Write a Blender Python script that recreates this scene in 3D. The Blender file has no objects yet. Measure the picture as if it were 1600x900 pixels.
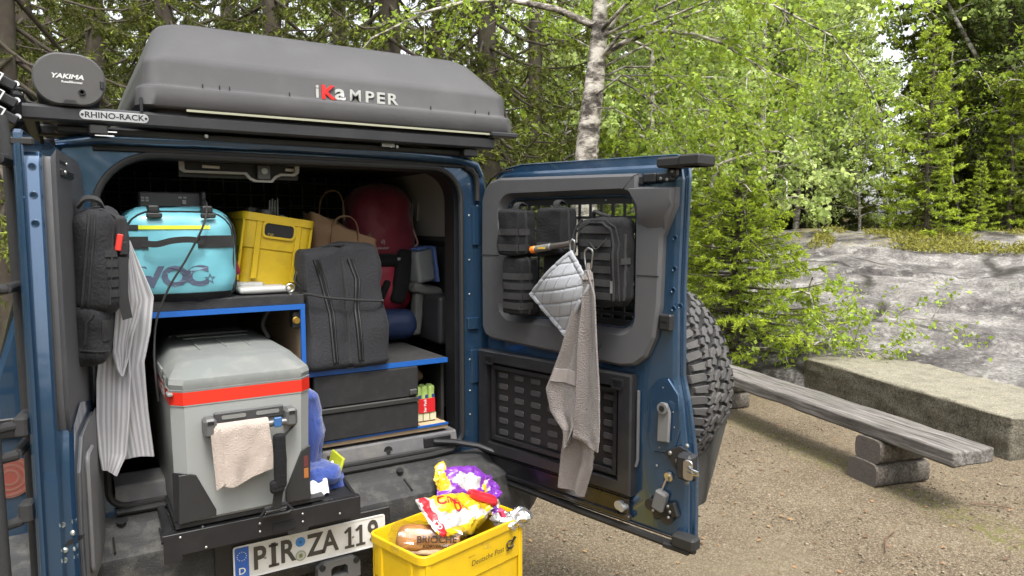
import bpy, math, random
import numpy as np
from mathutils import Vector, Matrix, noise

sc = bpy.context.scene
COL = sc.collection
R = math.radians
rnd = random.Random(7)

# ------------------------------------------------------------------ camera
cam_d = bpy.data.cameras.new('camera')
cam = bpy.data.objects.new('camera', cam_d)
COL.objects.link(cam)
cam.location = (0.0, -2.56, 1.70)
cam.rotation_euler = (R(85), 0, R(-32))
cam_d.lens = 25.11
cam_d.sensor_width = 36
cam_d.clip_start = 0.02
cam_d.clip_end = 1000
sc.camera = cam

# ------------------------------------------------------------------ light: bright overcast day
SUN_EL, SUN_AZ = 64, 195          # degrees; azimuth of the sun as seen from the clearing
world = bpy.data.worlds.new('World')
sc.world = world
world.use_nodes = True
wn, wl = world.node_tree.nodes, world.node_tree.links
wn.clear()
w_out = wn.new('ShaderNodeOutputWorld')
w_bg = wn.new('ShaderNodeBackground')
w_sky = wn.new('ShaderNodeTexSky')
w_sky.sky_type = 'NISHITA'
w_sky.sun_disc = False
w_sky.sun_elevation = R(SUN_EL)
w_sky.sun_rotation = R(SUN_AZ)
w_sky.air_density = 1.0
w_sky.dust_density = 4.0
w_hs = wn.new('ShaderNodeHueSaturation')      # a thin even cloud cover takes most of the blue out
w_hs.inputs['Saturation'].default_value = 0.22
w_hs.inputs['Value'].default_value = 1.35
wl.new(w_sky.outputs[0], w_hs.inputs['Color'])
wl.new(w_hs.outputs[0], w_bg.inputs['Color'])
w_bg.inputs['Strength'].default_value = 0.15
wl.new(w_bg.outputs[0], w_out.inputs['Surface'])

sun_d = bpy.data.lights.new('sun', 'SUN')
sun = bpy.data.objects.new('sun', sun_d)
COL.objects.link(sun)
sun_d.energy = 1.5
sun_d.angle = R(14)
sun_d.color = (1.0, 0.96, 0.88)
_sd = Vector((math.sin(R(SUN_AZ)) * math.cos(R(SUN_EL)), math.cos(R(SUN_AZ)) * math.cos(R(SUN_EL)), math.sin(R(SUN_EL))))
sun.rotation_euler = _sd.to_track_quat('Z', 'Y').to_euler()

sc.view_settings.view_transform = 'Standard'
sc.view_settings.look = 'None'
sc.view_settings.exposure = 1.26
sc.view_settings.gamma = 1.0
try:
    sc.cycles.max_bounces = 7
    sc.cycles.diffuse_bounces = 4
    sc.cycles.transmission_bounces = 5
    sc.cycles.transparent_max_bounces = 6
except Exception:
    pass

# ------------------------------------------------------------------ materials
MATS = {}
def mat(name, col, rough=0.6, metal=0.0, var=0.12, vs=9.0, bump=0.0, bs=60.0, spec=0.5, coat=0.0,
        sheen=0.0, trans=0.0, dirt=None, ds=3.0, damt=0.5, rvar=0.0, pits=None, weave=None, trl=0.0, island=0.0, alpha=1.0):
    """procedural principled material: noise-varied colour, fine relief, optional dirt patches"""
    if name in MATS:
        return MATS[name]
    m = bpy.data.materials.new(name)
    m.use_nodes = True
    nt = m.node_tree
    N, L = nt.nodes, nt.links
    b = N['Principled BSDF']
    tc = N.new('ShaderNodeTexCoord')
    nz = N.new('ShaderNodeTexNoise')
    nz.inputs['Scale'].default_value = vs
    nz.inputs['Detail'].default_value = 5
    L.new(tc.outputs['Object'], nz.inputs['Vector'])
    mix = N.new('ShaderNodeMix'); mix.data_type = 'RGBA'
    c = Vector(col[:3])
    mix.inputs[6].default_value = (*(c * (1 - var)), 1)
    mix.inputs[7].default_value = (*[min(1, x) for x in (c * (1 + var))], 1)
    L.new(nz.outputs['Fac'], mix.inputs[0])
    outc = mix.outputs[2]
    if island:
        g = N.new('ShaderNodeNewGeometry')
        m2 = N.new('ShaderNodeHueSaturation')
        mr = N.new('ShaderNodeMapRange')
        mr.inputs['To Min'].default_value = 1 - island; mr.inputs['To Max'].default_value = 1 + island
        L.new(g.outputs['Random Per Island'], mr.inputs['Value'])
        L.new(mr.outputs[0], m2.inputs['Value'])
        mh = N.new('ShaderNodeMapRange')
        mh.inputs['To Min'].default_value = 0.5 - island * .035; mh.inputs['To Max'].default_value = 0.5 + island * .035
        mm = N.new('ShaderNodeMath'); mm.operation = 'FRACT'
        mu = N.new('ShaderNodeMath'); mu.operation = 'MULTIPLY'; mu.inputs[1].default_value = 7.31
        L.new(g.outputs['Random Per Island'], mu.inputs[0]); L.new(mu.outputs[0], mm.inputs[0]); L.new(mm.outputs[0], mh.inputs['Value'])
        L.new(mh.outputs[0], m2.inputs['Hue'])
        L.new(outc, m2.inputs['Color'])
        outc = m2.outputs[0]
    if dirt:
        n2 = N.new('ShaderNodeTexNoise')
        n2.inputs['Scale'].default_value = ds; n2.inputs['Detail'].default_value = 7; n2.inputs['Roughness'].default_value = .65
        L.new(tc.outputs['Object'], n2.inputs['Vector'])
        rp = N.new('ShaderNodeMapRange')
        rp.inputs['From Min'].default_value = .48; rp.inputs['From Max'].default_value = .72
        rp.inputs['To Max'].default_value = damt
        L.new(n2.outputs['Fac'], rp.inputs['Value'])
        m3 = N.new('ShaderNodeMix'); m3.data_type = 'RGBA'
        m3.inputs[7].default_value = (*dirt, 1)
        L.new(outc, m3.inputs[6]); L.new(rp.outputs[0], m3.inputs[0])
        outc = m3.outputs[2]
    if pits:
        n4 = N.new('ShaderNodeTexNoise'); n4.inputs['Scale'].default_value = pits[0]; n4.inputs['Detail'].default_value = 6; n4.inputs['Roughness'].default_value = .75
        L.new(tc.outputs['Object'], n4.inputs['Vector'])
        r4 = N.new('ShaderNodeMapRange'); r4.inputs['From Min'].default_value = .36; r4.inputs['From Max'].default_value = .60
        r4.inputs['To Min'].default_value = 1 - pits[1]; r4.inputs['To Max'].default_value = 1 + pits[1] * .45; L.new(n4.outputs['Fac'], r4.inputs['Value'])
        h4 = N.new('ShaderNodeHueSaturation'); L.new(r4.outputs[0], h4.inputs['Value']); L.new(outc, h4.inputs['Color']); outc = h4.outputs[0]
    L.new(outc, b.inputs['Base Color'])
    b.inputs['Roughness'].default_value = rough
    b.inputs['Metallic'].default_value = metal
    b.inputs['Specular IOR Level'].default_value = spec
    if coat:
        b.inputs['Coat Weight'].default_value = coat
        b.inputs['Coat Roughness'].default_value = .06
    if sheen:
        b.inputs['Sheen Weight'].default_value = sheen
    if trans:
        b.inputs['Transmission Weight'].default_value = trans
    if alpha < 1:
        b.inputs['Alpha'].default_value = alpha
    if rvar:
        rr = N.new('ShaderNodeMapRange')
        rr.inputs['To Min'].default_value = max(0, rough - rvar); rr.inputs['To Max'].default_value = min(1, rough + rvar)
        L.new(nz.outputs['Fac'], rr.inputs['Value']); L.new(rr.outputs[0], b.inputs['Roughness'])
    if bump:
        bp = N.new('ShaderNodeBump'); bp.inputs['Strength'].default_value = min(1, bump)
        bp.inputs['Distance'].default_value = .004
        if weave:
            wv = N.new('ShaderNodeTexVoronoi'); wv.inputs['Scale'].default_value = weave
            L.new(tc.outputs['Object'], wv.inputs['Vector']); L.new(wv.outputs['Distance'], bp.inputs['Height'])
        else:
            n3 = N.new('ShaderNodeTexNoise'); n3.inputs['Scale'].default_value = bs; n3.inputs['Detail'].default_value = 4
            L.new(tc.outputs['Object'], n3.inputs['Vector']); L.new(n3.outputs['Fac'], bp.inputs['Height'])
        L.new(bp.outputs[0], b.inputs['Normal'])
    if trl:
        tr = N.new('ShaderNodeBsdfTranslucent'); L.new(outc, tr.inputs['Color'])
        ms = N.new('ShaderNodeMixShader'); ms.inputs[0].default_value = trl
        L.new(b.outputs[0], ms.inputs[1]); L.new(tr.outputs[0], ms.inputs[2])
        L.new(ms.outputs[0], N['Material Output'].inputs['Surface'])
    MATS[name] = m
    return m

BLUE = mat('blue_metallic_paint', (.026, .070, .140), .24, .6, .05, 6, spec=.5, coat=1.0, dirt=(.10, .10, .09), ds=3, damt=.12)
BLACKP = mat('black_plastic', (.011, .011, .012), .45, 0, .2, 12, .25, 400, dirt=(.05, .047, .042), ds=6, damt=.3)
BLACKM = mat('black_powder_coat', (.013, .013, .015), .42, .0, .2, 20, .3, 700, dirt=(.05, .05, .048), ds=9, damt=.25)
RUBBER = mat('black_rubber', (.012, .012, .012), .65, 0, .2, 30)
BUMPER = mat('bumper_plastic', (.020, .020, .021), .6, 0, .2, 9, .6, 260, dirt=(.12, .115, .10), ds=16, damt=.55)
GREYT = mat('grey_trim', (.070, .070, .075), .5, 0, .06, 5, .3, 900, dirt=(.11, .107, .10), ds=11, damt=.25)
GREYT2 = mat('grey_sill', (.10, .10, .105), .6, 0, .1, 8, .4, 500, dirt=(.22, .20, .17), ds=11, damt=.5)
LINER = mat('dark_headliner', (.05, .05, .053), .9, 0, .2, 9, .5, 500)
PALE = mat('pale_interior_trim', (.26, .255, .25), .8, 0, .1, 6, .3, 700)
ALU = mat('brushed_steel', (.55, .55, .55), .3, 1.0, .15, 30)
ZINC = mat('zinc_screw', (.32, .32, .31), .4, .9, .2, 60)
WHITEP = mat('white_print', (.72, .72, .72), .5, 0, .04)
WEB = mat('black_webbing', (.010, .010, .011), .8, 0, .25, 40, .8, 900, sheen=.06)
NYLON = mat('black_nylon', (.0075, .0075, .0085), .82, 0, .35, 18, .8, 160, spec=.25, sheen=.03)
GREYNYL = mat('charcoal_nylon', (.015, .015, .0175), .8, 0, .25, 9, .7, 120, spec=.25, sheen=.05)
ZIPM = mat('zip_black', (.009, .009, .01), .5, 0, .2, 200, 1, 600)
GLASS = mat('window_glass', (.9, .95, .93), .02, 0, 0, trans=1.0)
BLUEEDGE = mat('blue_edge_band', (.010, .088, .34), .4, 0, .06, 12)

# ------------------------------------------------------------------ mesh builder
def unit(v):
    return Vector(v).normalized()

def rrect(w, h, r, n=5, cx=0, cy=0):
    """rounded rectangle, counter-clockwise"""
    if not isinstance(r, (list, tuple)):
        r = (r,) * 4
    out = []
    for k, (sx, sy) in enumerate(((1, 1), (-1, 1), (-1, -1), (1, -1))):
        rr = max(r[k], 1e-5)
        for i in range(n + 1):
            a = (k + i / n) * math.pi / 2
            out.append((cx + sx * (w / 2 - rr) + rr * math.cos(a), cy + sy * (h / 2 - rr) + rr * math.sin(a)))
    return out

def inset(poly, d):
    n = len(poly); out = []
    for i in range(n):
        p, a, b = Vector(poly[i]), Vector(poly[i - 1]), Vector(poly[(i + 1) % n])
        e1, e2 = (p - a), (b - p)
        if e1.length < 1e-9: e1 = e2
        if e2.length < 1e-9: e2 = e1
        n1 = Vector((-e1.y, e1.x)).normalized(); n2 = Vector((-e2.y, e2.x)).normalized()
        m = (n1 + n2)
        m = m / max(.35, m.length_squared / 2) if m.length > 1e-6 else n1
        out.append(tuple(p + m * d))
    return out

class MB:
    def __init__(s):
        s.v, s.f, s.m = [], [], []
    def add(s, verts, faces, m=0):
        o = len(s.v)
        s.v += [tuple(x) for x in verts]
        s.f += [tuple(o + i for i in f) for f in faces]
        s.m += [m] * len(faces)
        return s
    def conv(s, verts, faces, m=0):
        """convex solid: orient faces outwards"""
        c = sum((Vector(v) for v in verts), Vector()) / len(verts)
        ff = []
        for f in faces:
            p = [Vector(verts[i]) for i in f]
            nn = (p[1] - p[0]).cross(p[2] - p[0])
            fc = sum(p, Vector()) / len(p)
            ff.append(tuple(f) if nn.dot(fc - c) >= 0 else tuple(reversed(f)))
        return s.add(verts, ff, m)
    def box(s, c, d, rot=None, bev=0.0, m=0):
        """chamfered box; rot is a Matrix or a z angle in radians"""
        hx, hy, hz = d[0] / 2, d[1] / 2, d[2] / 2
        h = (hx, hy, hz)
        M = rot if isinstance(rot, Matrix) else (Matrix.Rotation(rot, 3, 'Z') if rot else Matrix.Identity(3))
        c = Vector(c)
        b = min(bev, hx * .49, hy * .49, hz * .49)
        if b <= 0:
            vs = [c + M @ Vector((x * hx, y * hy, z * hz)) for x in (-1, 1) for y in (-1, 1) for z in (-1, 1)]
            return s.conv(vs, [(0, 1, 3, 2), (4, 5, 7, 6), (0, 1, 5, 4), (2, 3, 7, 6), (0, 2, 6, 4), (1, 3, 7, 5)], m)
        vs, idx = [], {}
        for sg in [(x, y, z) for x in (-1, 1) for y in (-1, 1) for z in (-1, 1)]:
            for a in range(3):
                p = [sg[i] * (h[i] - (0 if i == a else b)) for i in range(3)]
                idx[(sg, a)] = len(vs); vs.append(c + M @ Vector(p))
        fs = []
        for a in range(3):
            o = [i for i in range(3) if i != a]
            for sa in (-1, 1):
                q = []
                for s1, s2 in ((-1, -1), (1, -1), (1, 1), (-1, 1)):
                    sg = [0, 0, 0]; sg[a] = sa; sg[o[0]] = s1; sg[o[1]] = s2
                    q.append(idx[(tuple(sg), a)])
                fs.append(q)
            for s1 in (-1, 1):
                for s2 in (-1, 1):
                    q = []
                    for t, ax in ((-1, o[0]), (-1, o[1]), (1, o[1]), (1, o[0])):
                        sg = [0, 0, 0]; sg[a] = t; sg[o[0]] = s1; sg[o[1]] = s2
                        q.append(idx[(tuple(sg), ax)])
                    fs.append(q)
        for sg in [(x, y, z) for x in (-1, 1) for y in (-1, 1) for z in (-1, 1)]:
            fs.append([idx[(sg, a)] for a in range(3)])
        return s.conv(vs, fs, m)
    def loft(s, rings, closed=True, cap=(True, True), m=0, flip=False):
        n = len(rings[0]); vs = [p for r in rings for p in r]; fs = []
        for i in range(len(rings) - 1):
            for j in range(n if closed else n - 1):
                k = (j + 1) % n
                fs.append((i * n + j, i * n + k, (i + 1) * n + k, (i + 1) * n + j))
        if cap[0]: fs.append(tuple(reversed(range(n))))
        if cap[1]: fs.append(tuple(range((len(rings) - 1) * n, len(rings) * n)))
        if flip: fs = [tuple(reversed(f)) for f in fs]
        return s.add(vs, fs, m)
    def prism(s, poly, o, a, b, d0, d1, bev=0.0, m=0):
        """polygon in the plane (a, b) through o, extruded along a x b from d0 to d1"""
        o, a, b = Vector(o), Vector(a), Vector(b); nn = a.cross(b)
        area = sum(poly[i - 1][0] * poly[i][1] - poly[i][0] * poly[i - 1][1] for i in range(len(poly)))
        if area < 0: poly = list(reversed(poly))
        if d1 < d0: d0, d1 = d1, d0
        pl = lambda q, d: [o + a * x + b * y + nn * d for x, y in q]
        if bev:
            ip = inset(poly, bev)
            rs = [pl(ip, d0), pl(poly, d0 + bev), pl(poly, d1 - bev), pl(ip, d1)]
        else:
            rs = [pl(poly, d0), pl(poly, d1)]
        return s.loft(rs, m=m)
    def frame(s, outer, inner, o, a, b, d0, d1, m=0):
        """ring between two outlines with the same number of points"""
        o, a, b = Vector(o), Vector(a), Vector(b); nn = a.cross(b)
        pl = lambda q, d: [o + a * x + b * y + nn * d for x, y in q]
        return s.loft([pl(outer, d0), pl(outer, d1), pl(inner, d1), pl(inner, d0), pl(outer, d0)], cap=(False, False), m=m)
    def tube(s, pts, r, n=8, cap=True, m=0, closed=False):
        pts = [Vector(p) for p in pts]
        k = len(pts)
        if not isinstance(r, (list, tuple)): r = [r] * k
        rings = []; up = None
        for i in range(k):
            if closed: t = pts[(i + 1) % k] - pts[i - 1]
            else: t = pts[min(i + 1, k - 1)] - pts[max(i - 1, 0)]
            t = t.normalized() if t.length > 1e-9 else Vector((0, 0, 1))
            if up is None:
                up = t.orthogonal().normalized()
            up = (up - t * up.dot(t))
            up = up.normalized() if up.length > 1e-6 else t.orthogonal().normalized()
            w = t.cross(up)
            rings.append([pts[i] + (up * math.cos(2 * math.pi * j / n) + w * math.sin(2 * math.pi * j / n)) * r[i] for j in range(n)])
        if closed:
            rings.append(rings[0]); return s.loft(rings, cap=(False, False), m=m)
        return s.loft(rings, cap=(cap, cap), m=m)
    def strip(s, pts, w, t, side, m=0):
        """flat strap along pts; side = direction of its width"""
        pts = [Vector(p) for p in pts]; rings = []
        for i, p in enumerate(pts):
            d = (pts[min(i + 1, len(pts) - 1)] - pts[max(i - 1, 0)]).normalized()
            sd = Vector(side); sd = (sd - d * sd.dot(d)).normalized(); nn = sd.cross(d).normalized()
            rings.append([p + sd * w / 2 + nn * t / 2, p - sd * w / 2 + nn * t / 2, p - sd * w / 2 - nn * t / 2, p + sd * w / 2 - nn * t / 2])
        return s.loft(rings, m=m)
    def cyl(s, p0, p1, r, n=16, r2=None, bev=0.0, m=0):
        p0, p1 = Vector(p0), Vector(p1); d = (p1 - p0).normalized()
        r2 = r if r2 is None else r2
        if bev:
            return s.tube([p0, p0 + d * bev * .001, p0 + d * bev, p1 - d * bev, p1 - d * bev * .001, p1], [r - bev, r - bev, r, r2, r2 - bev, r2 - bev], n, m=m)
        return s.tube([p0, p1], [r, r2], n, m=m)
    def lathe(s, prof, o, ax, n=32, m=0, closed=False):
        """profile (radius, height) revolved round axis ax through o"""
        ax = unit(ax); u = ax.orthogonal().normalized(); w = ax.cross(u); o = Vector(o)
        rings = [[o + ax * h + (u * math.cos(2 * math.pi * j / n) + w * math.sin(2 * math.pi * j / n)) * r for j in range(n)] for r, h in prof]
        if closed: rings.append(rings[0])
        return s.loft(rings, cap=(not closed, not closed), m=m)
    def rbox(s, c, d, r, n=6, puff=0.0, wr=0.0, ws=8.0, seed=0, rot=None, taper=None, m=0, fn=None):
        """soft box: rounded edges, puffed faces, wrinkles"""
        h = [x / 2 for x in d]
        r = min(r, min(h) * .98)
        def br(a):
            q = h[a] - r
            e = [-(q + r * (math.tan(t * math.pi / 4))) for t in (1, .66, .33)]
            mid = [-q + 2 * q * i / n for i in range(n + 1)]
            return e + mid + [-x for x in reversed(e)]
        B = [br(a) for a in range(3)]
        key, vs, fs = {}, [], []
        M = rot if isinstance(rot, Matrix) else (Matrix.Rotation(rot, 3, 'Z') if rot else Matrix.Identity(3))
        c = Vector(c)
        def vert(p):
            k = tuple(round(x, 6) for x in p)
            if k in key: return key[k]
            q = Vector([max(-(h[i] - r), min(h[i] - r, p[i])) for i in range(3)])
            dv = Vector(p) - q
            nn = dv.normalized()
            P = q + nn * r
            t = [P[i] / h[i] for i in range(3)]
            if puff:
                w = 1
                for i in range(3):
                    w *= (1 - abs(nn[i])) * math.cos(max(-1, min(1, t[i])) * math.pi / 2) + abs(nn[i])
                P = P + nn * puff * w
            if wr:
                nz = noise.fractal(P * ws + Vector((seed * 3.1, seed * 1.7, seed)), 1.0, 2.0, 4)
                P = P + nn * wr * nz
            if taper:
                k_ = 1 - taper * (P.z / h[2] * .5 + .5)
                P = Vector((P.x * k_, P.y * k_, P.z))
            if fn: P = Vector(fn(P, nn))
            key[k] = len(vs); vs.append(c + M @ P)
            return key[k]
        for a in range(3):
            b_, c_ = (a + 1) % 3, (a + 2) % 3
            for sg in (-1, 1):
                for i in range(len(B[b_]) - 1):
                    for j in range(len(B[c_]) - 1):
                        q = []
                        for x, y in ((i, j), (i + 1, j), (i + 1, j + 1), (i, j + 1)):
                            p = [0, 0, 0]; p[a] = sg * h[a]; p[b_] = B[b_][x]; p[c_] = B[c_][y]
                            q.append(vert(p))
                        if len(set(q)) >= 3:
                            fs.append(tuple(q if sg > 0 else reversed(q)))
        return s.add(vs, fs, m)
    def sheet(s, fn, nu, nv, th=0.0, m=0):
        """cloth: fn(u, v) -> point, u, v in 0..1, with thickness"""
        P = [[Vector(fn(i / nu, j / nv)) for j in range(nv + 1)] for i in range(nu + 1)]
        Nn = [[None] * (nv + 1) for _ in range(nu + 1)]
        for i in range(nu + 1):
            for j in range(nv + 1):
                a = P[min(i + 1, nu)][j] - P[max(i - 1, 0)][j]; b = P[i][min(j + 1, nv)] - P[i][max(j - 1, 0)]
                q = a.cross(b); Nn[i][j] = q.normalized() if q.length > 1e-12 else Vector((0, 0, 1))
        n = nv + 1
        top = [P[i][j] + Nn[i][j] * th / 2 for i in range(nu + 1) for j in range(n)]
        fs = [(i * n + j, (i + 1) * n + j, (i + 1) * n + j + 1, i * n + j + 1) for i in range(nu) for j in range(nv)]
        if th <= 0: return s.add(top, fs, m)
        bot = [P[i][j] - Nn[i][j] * th / 2 for i in range(nu + 1) for j in range(n)]
        k = len(top)
        f2 = [tuple(reversed([k + x for x in f])) for f in fs]
        edge = [i * n for i in range(nu + 1)] + [nu * n + j for j in range(1, n)] + [i * n + nv for i in range(nu - 1, -1, -1)] + [j for j in range(nv - 1, 0, -1)]
        f3 = [(edge[(i + 1) % len(edge)], edge[i], k + edge[i], k + edge[(i + 1) % len(edge)]) for i in range(len(edge))]
        return s.add(top + bot, fs + f2 + f3, m)
    def text(s, txt, o, a, b, size, ext=.0006, bold=0.0, shear=0.0, sp=1.0, align='CENTER', m=0, sx=1.0, warp=None, ay='CENTER'):
        """lettering in the plane (a, b), standing ext proud of it"""
        cu = bpy.data.curves.new('t', 'FONT'); cu.body = txt; cu.size = 1
        cu.align_x = align; cu.align_y = ay; cu.shear = shear; cu.space_character = sp; cu.offset = bold; cu.resolution_u = 3
        ob = bpy.data.objects.new('t', cu); COL.objects.link(ob)
        me = bpy.data.meshes.new_from_object(ob.evaluated_get(bpy.context.evaluated_depsgraph_get()))
        vs = [v.co.copy() for v in me.vertices]; fs = [tuple(p.vertices) for p in me.polygons]
        bpy.data.objects.remove(ob); bpy.data.curves.remove(cu); bpy.data.meshes.remove(me)
        o, a, b = Vector(o or (0, 0, 0)) if warp else Vector(o), unit(a), unit(b); nn = a.cross(b)
        k = size / .7
        P = []
        for v in vs:
            x, y = v.x * k * sx, v.y * k
            P.append(warp(x, y) if warp else o + a * x + b * y + nn * ext)
        s.add(P, fs, m)
        if ext > .002 and not warp:                 # real letters get sides
            from collections import Counter
            cnt = Counter()
            for f in fs:
                for i in range(len(f)): cnt[(f[i], f[(i + 1) % len(f)])] += 1
            off = len(s.v)
            s.v += [tuple(p - nn * ext) for p in P]
            base = off - len(P)
            for (i, j), _c in list(cnt.items()):
                if (j, i) not in cnt:
                    s.f.append((base + j, base + i, off + i, off + j)); s.m.append(m)
        return s

# ------------------------------------------------------------------ objects
FR = {}
def pieces_of(mb):
    """islands of a mesh gathered into pieces that stand well apart from each other"""
    par = list(range(len(mb.v)))
    def find(i):
        while par[i] != i:
            par[i] = par[par[i]]; i = par[i]
        return i
    for f in mb.f:
        a = find(f[0])
        for k in f[1:]:
            c = find(k)
            if c != a: par[c] = a
    roots = {}
    isl = np.array([roots.setdefault(find(i), len(roots)) for i in range(len(mb.v))]); k = len(roots)
    if k < 2 or k > 300: return None
    pts = np.array(mb.v, dtype=np.float64).reshape(-1, 3)
    lo = np.full((k, 3), 1e9); hi = np.full((k, 3), -1e9)
    np.minimum.at(lo, isl, pts); np.maximum.at(hi, isl, pts)
    sz = (hi - lo).max(1)
    gap = np.maximum(0, np.maximum(lo[:, None] - hi[None], lo[None] - hi[:, None]))
    near = np.sqrt((gap ** 2).sum(2)) <= np.maximum(.0205, .51 * np.maximum(sz[:, None], sz[None]))
    lab = list(range(k))
    def f2(i):
        while lab[i] != i: i = lab[i]
        return i
    for a, c in zip(*np.nonzero(np.triu(near, 1))):
        ra, rc = f2(a), f2(c)
        if ra != rc: lab[rc] = ra
    lab = [f2(i) for i in range(k)]
    us = sorted(set(lab))
    if len(us) < 2: return None
    out = []
    for u in us:
        keep = np.array([lab[i] == u for i in isl])
        idx = np.cumsum(keep) - 1
        q = MB(); q.v = [mb.v[i] for i in np.nonzero(keep)[0]]
        for f, m in zip(mb.f, mb.m):
            if keep[f[0]]: q.f.append(tuple(int(idx[i]) for i in f)); q.m.append(m)
        out.append(q)
    return out

def put(name, mb, mats, parent=None, pivot=None, rot=None, kind=None, label=None, sharp=32, flat=False, split=True):
    """link a mesh; with a pivot its geometry is local to the pivot, else it is re-centred on its own base.
    Pieces that stand apart become parts of their own."""
    if parent and pivot is None and kind is None and split:
        ps = pieces_of(mb)
        if ps:
            os_ = [put(name, q, mats, parent, None, rot, None, label, sharp, flat, False) for q in ps]
            return os_[0]
    if not isinstance(mats, (list, tuple)): mats = [mats]
    par = FR.get(parent.name, Vector()) if parent else Vector()
    arr = np.array(mb.v, dtype=np.float32).reshape(-1, 3)
    if pivot is None:
        lo, hi = arr.min(0), arr.max(0)
        c = Vector(((lo[0] + hi[0]) / 2, (lo[1] + hi[1]) / 2, lo[2]))
        arr = arr - np.array(c, dtype=np.float32)
        loc, frame = c - par, c
    else:
        loc, frame = Vector(pivot) - par, Vector()
    me = bpy.data.meshes.new(name)
    me.from_pydata(arr.tolist(), [], mb.f)
    for x in mats: me.materials.append(x)
    if len(mats) > 1: me.polygons.foreach_set('material_index', mb.m)
    if not flat:
        me.polygons.foreach_set('use_smooth', [True] * len(me.polygons))
        me.set_sharp_from_angle(angle=R(sharp))
    me.update()
    o = bpy.data.objects.new(name, me)
    COL.objects.link(o)
    o.location = loc
    if rot is not None: o.rotation_euler = rot
    if parent: o.parent = parent
    FR[o.name] = frame
    if kind: o['kind'] = kind
    if label: o['label'] = label
    return o

def thing(name, label, cat, loc=(0, 0, 0), rot=None, group=None, world_coords=True):
    """an Empty at the thing's base; parts are given in world coordinates unless it is turned"""
    o = bpy.data.objects.new(name, None); COL.objects.link(o)
    o.empty_display_size = .1
    o.location = loc
    if rot is not None: o.rotation_euler = rot
    FR[o.name] = Vector(loc) if (world_coords and rot is None) else Vector()
    o['label'] = label; o['category'] = cat
    if group: o['group'] = group
    return o

def tag(o, label, cat, group=None):
    o['label'] = label; o['category'] = cat
    if group: o['group'] = group
    return o

def copy_tree(o, loc=None, rot=None, label=None, group=None, parent=None):
    c = o.copy(); COL.objects.link(c)
    if parent: c.parent = parent
    for ch in o.children: copy_tree(ch, parent=c)
    if loc is not None: c.location = loc
    if rot is not None: c.rotation_euler = rot
    if label: c['label'] = label
    if group: c['group'] = group
    return c

def screw(mb, p, ax, r=.006, m=0):
    p = Vector(p); ax = unit(ax)
    mb.tube([p, p + ax * r * .35, p + ax * r * .7], [r, r * .92, r * .5], 10, m=m)
X_, Y_, Z_ = Vector((1, 0, 0)), Vector((0, 1, 0)), Vector((0, 0, 1))

# ================================================================== THE VAN
VAN = thing('camper_van', 'dark blue off-road camper van parked on gravel with both rear doors swung open', 'van', (0.72, 2.2, 0))
CX = .72

def radial(poly, c, ang):
    """distance points on a polygon outline seen from c at the given angles"""
    out = []
    for a in ang:
        d = Vector((math.cos(a), math.sin(a))); best = None
        for i in range(len(poly)):
            p, q = Vector(poly[i - 1]) - Vector(c), Vector(poly[i]) - Vector(c)
            e = q - p; den = d.x * e.y - d.y * e.x
            if abs(den) < 1e-12: continue
            t = (p.x * e.y - p.y * e.x) / den; s_ = (p.x * d.y - p.y * d.x) / den
            if t > 0 and -1e-6 <= s_ <= 1 + 1e-6 and (best is None or t > best): best = t
        out.append((c[0] + d.x * best, c[1] + d.y * best))
    return out
def ring_pair(outer, inner, c, n=48):
    ang = [2 * math.pi * i / n for i in range(n)]
    ang += [math.atan2(p[1] - c[1], p[0] - c[0]) % (2 * math.pi) for p in list(outer) + list(inner)]
    ang = sorted(ang); a2 = [ang[0]]
    for a in ang[1:]:
        if a - a2[-1] > 2e-3: a2.append(a)
    return radial(outer, c, a2), radial(inner, c, a2)

half = [(0, 1.995), (.58, 1.988), (.68, 1.972), (.725, 1.945), (.748, 1.91), (.775, 1.80), (.84, 1.5), (.93, 1.2), (.955, 1.14), (.965, 1.05), (.965, .80), (.94, .72)]
sect = [(CX + x, z) for x, z in reversed(half)] + [(CX - x, z) for x, z in half[1:]]
open_o = rrect(1.285, 1.135, [.13, .19, .06, .06], 9, .7175, 1.3625)      # door opening, z .795 - 1.93
# --- outer shell
b = MB()
rings = []
for y, k in ((0.0, .985), (.012, 1.0), (1.2, 1.0), (2.75, 1.0)):
    rings.append([(CX + (x - CX) * k, y, .9 + (z - .9) * (k if z > .9 else 1)) for x, z in sect])
low = lambda z: z <= 1.21
rings.append([(x, 3.30, min(z, 1.22)) for x, z in sect])
rings.append([(CX + (x - CX) * .97, 4.45, min(z, 1.16)) for x, z in sect])
rings.append([(CX + (x - CX) * .90, 4.55, min(z, 1.05)) for x, z in sect])
b.loft(rings, cap=(False, True), flip=True)
BODY = put('body_shell', b, BLUE, VAN)
# --- rear frame of the opening
oo, ii = ring_pair([(CX + (x - CX) * .985, .9 + (z - .9) * (.985 if z > .9 else 1)) for x, z in sect], open_o, (.7175, 1.36), 64)
b = MB()
b.loft([[(x, 0, z) for x, z in oo], [(x, -.004, z) for x, z in ii], [(x, .05, z) for x, z in ii]], cap=(False, False), flip=True)
REARF = put('rear_frame', b, BLUE, VAN)
b = MB()
i2 = inset(open_o, .016)
b.tube([(x, -.008, z) for x, z in inset(open_o, .006)], .011, 8, closed=True)
put('door_seal', b, RUBBER, VAN)
b = MB()
fl = inset(open_o, -.05)
b.loft([[(x, .035, z) for x, z in open_o], [(x, .035, z) for x, z in i2], [(x, .12, z) for x, z in i2], [(x, .15, z) for x, z in fl]], cap=(False, False), flip=True)
put('opening_trim', b, BLACKP, VAN)
b = MB()       # drip channel over the doors, dropping at the right corner
b.tube([(.085, -.012, 1.935), (.45, -.014, 1.938), (.9, -.014, 1.938), (1.385, -.012, 1.935)], .0065, 6)
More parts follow.
